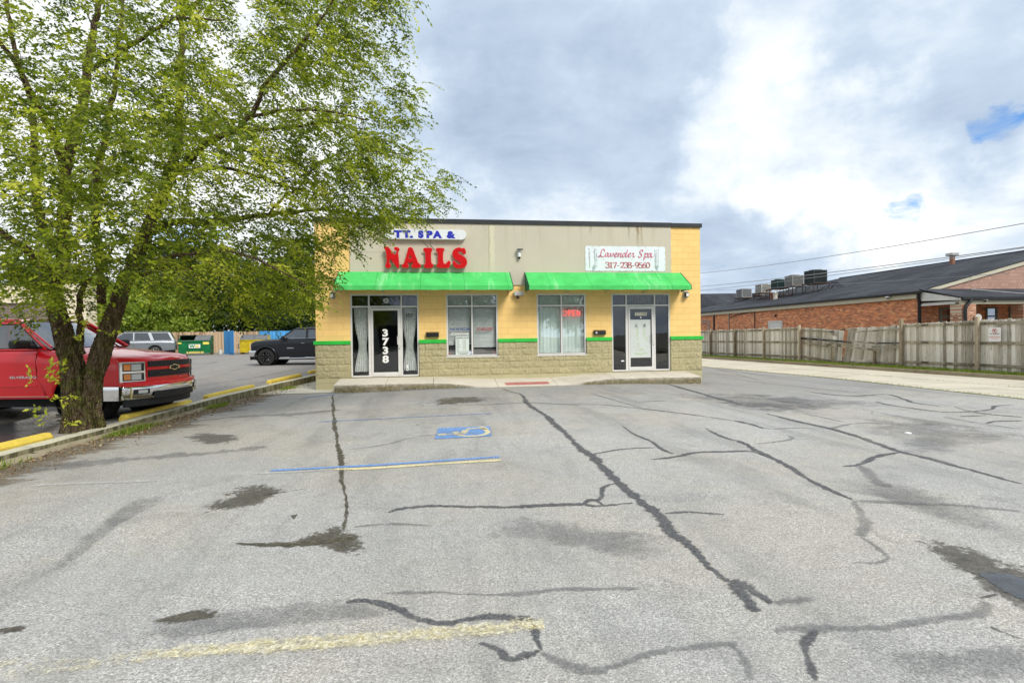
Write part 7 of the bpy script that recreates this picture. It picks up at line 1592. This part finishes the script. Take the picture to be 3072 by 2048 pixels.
bgtree('maple_tree', 40.5, 60, 0, 9.2, 3.5, .36, 5000, BR, 'small green tree seen between the shop corner and the dark hip roof', 20, .1)
# grass and weeds
GR = m_leaf('grass_blade', [(.10, .17, .02), (.19, .28, .03), (.30, .38, .06), (.45, .42, .14)], .35)
def grass(name, pts_fn, n, h, label, seed, cat='grass'):
    g = np.random.default_rng(seed); P_ = np.array([pts_fn(g) for _ in range(n)]); D_ = g.normal(0, .45, (n, 3)); D_[:, 2] = 1.
    o = leaf_mesh(name, GR, P_, D_, h, None, np.clip(g.normal(.5, .25, n), 0, 1), .14, seed); tag(o, label, cat, kind='stuff'); return o
def vp_(g):
    y = g.uniform(-10, 32); y = g.uniform(-4, 20) if g.random() < .6 else y; x = 21.38+abs(g.normal(0, .42)) if g.random() < .5 else g.uniform(21.4, 22.5); return (x, y, H(21, y)+.09)
grass('grass', vp_, 15000, .12, 'strip of green grass between the kerb and the weathered fence', 3)
def lp_(g):
    k = g.integers(0, 5); y = (-6.9, -6.6, -3.6, -9.6, .6)[k]+g.normal(0, .28); return (kx(y)+.12+abs(g.normal(0, .12)), y, .0)
grass('weeds', lp_, 1500, .085, 'tufts of weeds growing in the cracked footing along the left kerb', 4, 'weeds')
def lj_(g):
    y = g.uniform(-12, 6); x = lx(y)+g.normal(0, .03) if g.random() < .7 else 18.9+g.normal(0, .04)+(0 if g.random() < .5 else .0); 
    return (x, y, H(x, y)+.005)
grass('joint_weeds', lj_, 1500, .045, 'thin weeds in the joints of the pale concrete lane', 6, 'weeds')
# litter: dead leaves and gravel along the kerb
DL = m_leaf('dead_leaf', [(.10, .05, .02), (.22, .12, .05), (.35, .25, .12), (.45, .38, .24)], .1)
g = np.random.default_rng(8); n = 2200; yy = g.uniform(-12, 2, n); xx = np.array([kx(y) for y in yy])+.10+np.abs(g.normal(0, .28, n)); P_ = np.stack([xx, yy, np.full(n, .012)], 1); D_ = g.normal(0, 1, (n, 3)); D_[:, 2] = g.normal(0, .15, n)
tag(leaf_mesh('leaf_litter', DL, P_, D_, .035, None, g.random(n), .6, 9), 'dead leaves and twigs scattered along the foot of the left kerb', 'leaf litter', kind='stuff')
gv = MB(); rr = random.Random(6)
for i in range(900):
    y = rr.uniform(-13, 3); x = kx(y)+.08+abs(rr.gauss(0, .35)); s = rr.uniform(.004, .014)
    if rr.random() < .25: x = rr.uniform(-1, 14); y = rr.uniform(-14, -1); s *= .7
    z = H(x, y); gv.add([(x-s, y, z), (x, y-s*.8, z), (x+s, y+.2*s, z), (x, y+s, z), (x+.1*s, y, z+s*1.1)], [(0, 1, 4), (1, 2, 4), (2, 3, 4), (3, 0, 4)])
tag(gv.build('gravel', worn('gravel_stone', (.34, .31, .27), .4, 30, .9)), 'loose gravel scattered on the asphalt by the kerb', 'gravel', kind='stuff')
pc = MB().lathe([(.0, 0), (.05, .004), (.04, .018), (.0, .025)], (0, 0, 0), 'z', 9).build('paper_scrap', mat('paper_white', (.8, .8, .78), .8)); pc.location = gnd(2724, 1300); tag(pc, 'small white scrap lying on the asphalt on the right', 'litter')
# ------------------------------------------------ across the street (seen mirrored in the shop windows)
LBK = empty('opposite_store', (0, 0, 0), 0, 'long low pale store across the street, seen only mirrored in the shop windows', 'store')
MB().box((-30, -62, 0), (16, -52, 4.4)).build('wall', worn('pale_render', (.5, .48, .44), .15, 1, .8), LBK); MB().box((-30.2, -51.9, 3.6), (16.2, -51.5, 5.4)).build('fascia', worn('grey_fascia', (.30, .31, .32), .1, 1, .6), LBK)
b = MB()
for i in range(9): b.box((-28+i*4.8, -51.97, .3), (-24.6+i*4.8, -51.9, 2.9))
b.build('shop_window', mat('shop_dark', (.03, .035, .04), .1), LBK)
road = sheet('road', [-120, -20, 0, 20, 120], [-51, -48, -45.2], lambda x, y: -.02, mat('road_asphalt', (.09, .09, .09), .9))
for i, (x, y, h, r) in enumerate(((-6, -44, 9, 4), (7, -47, 8, 3.6), (14.5, -40, 9, 4.2), (20, -45, 7.5, 4), (-14, -46, 10, 4.5))):
    bgtree('street_tree', x, y, 0, h, r, .34, 3500, DK, ('leafy street tree behind the viewer opposite the left door', 'leafy street tree behind the viewer opposite the left window', 'leafy street tree behind the viewer opposite the right window', 'leafy street tree behind the viewer opposite the right door', 'leafy street tree behind the viewer far to the left')[i], 40+i, .25, 'trees across the street')
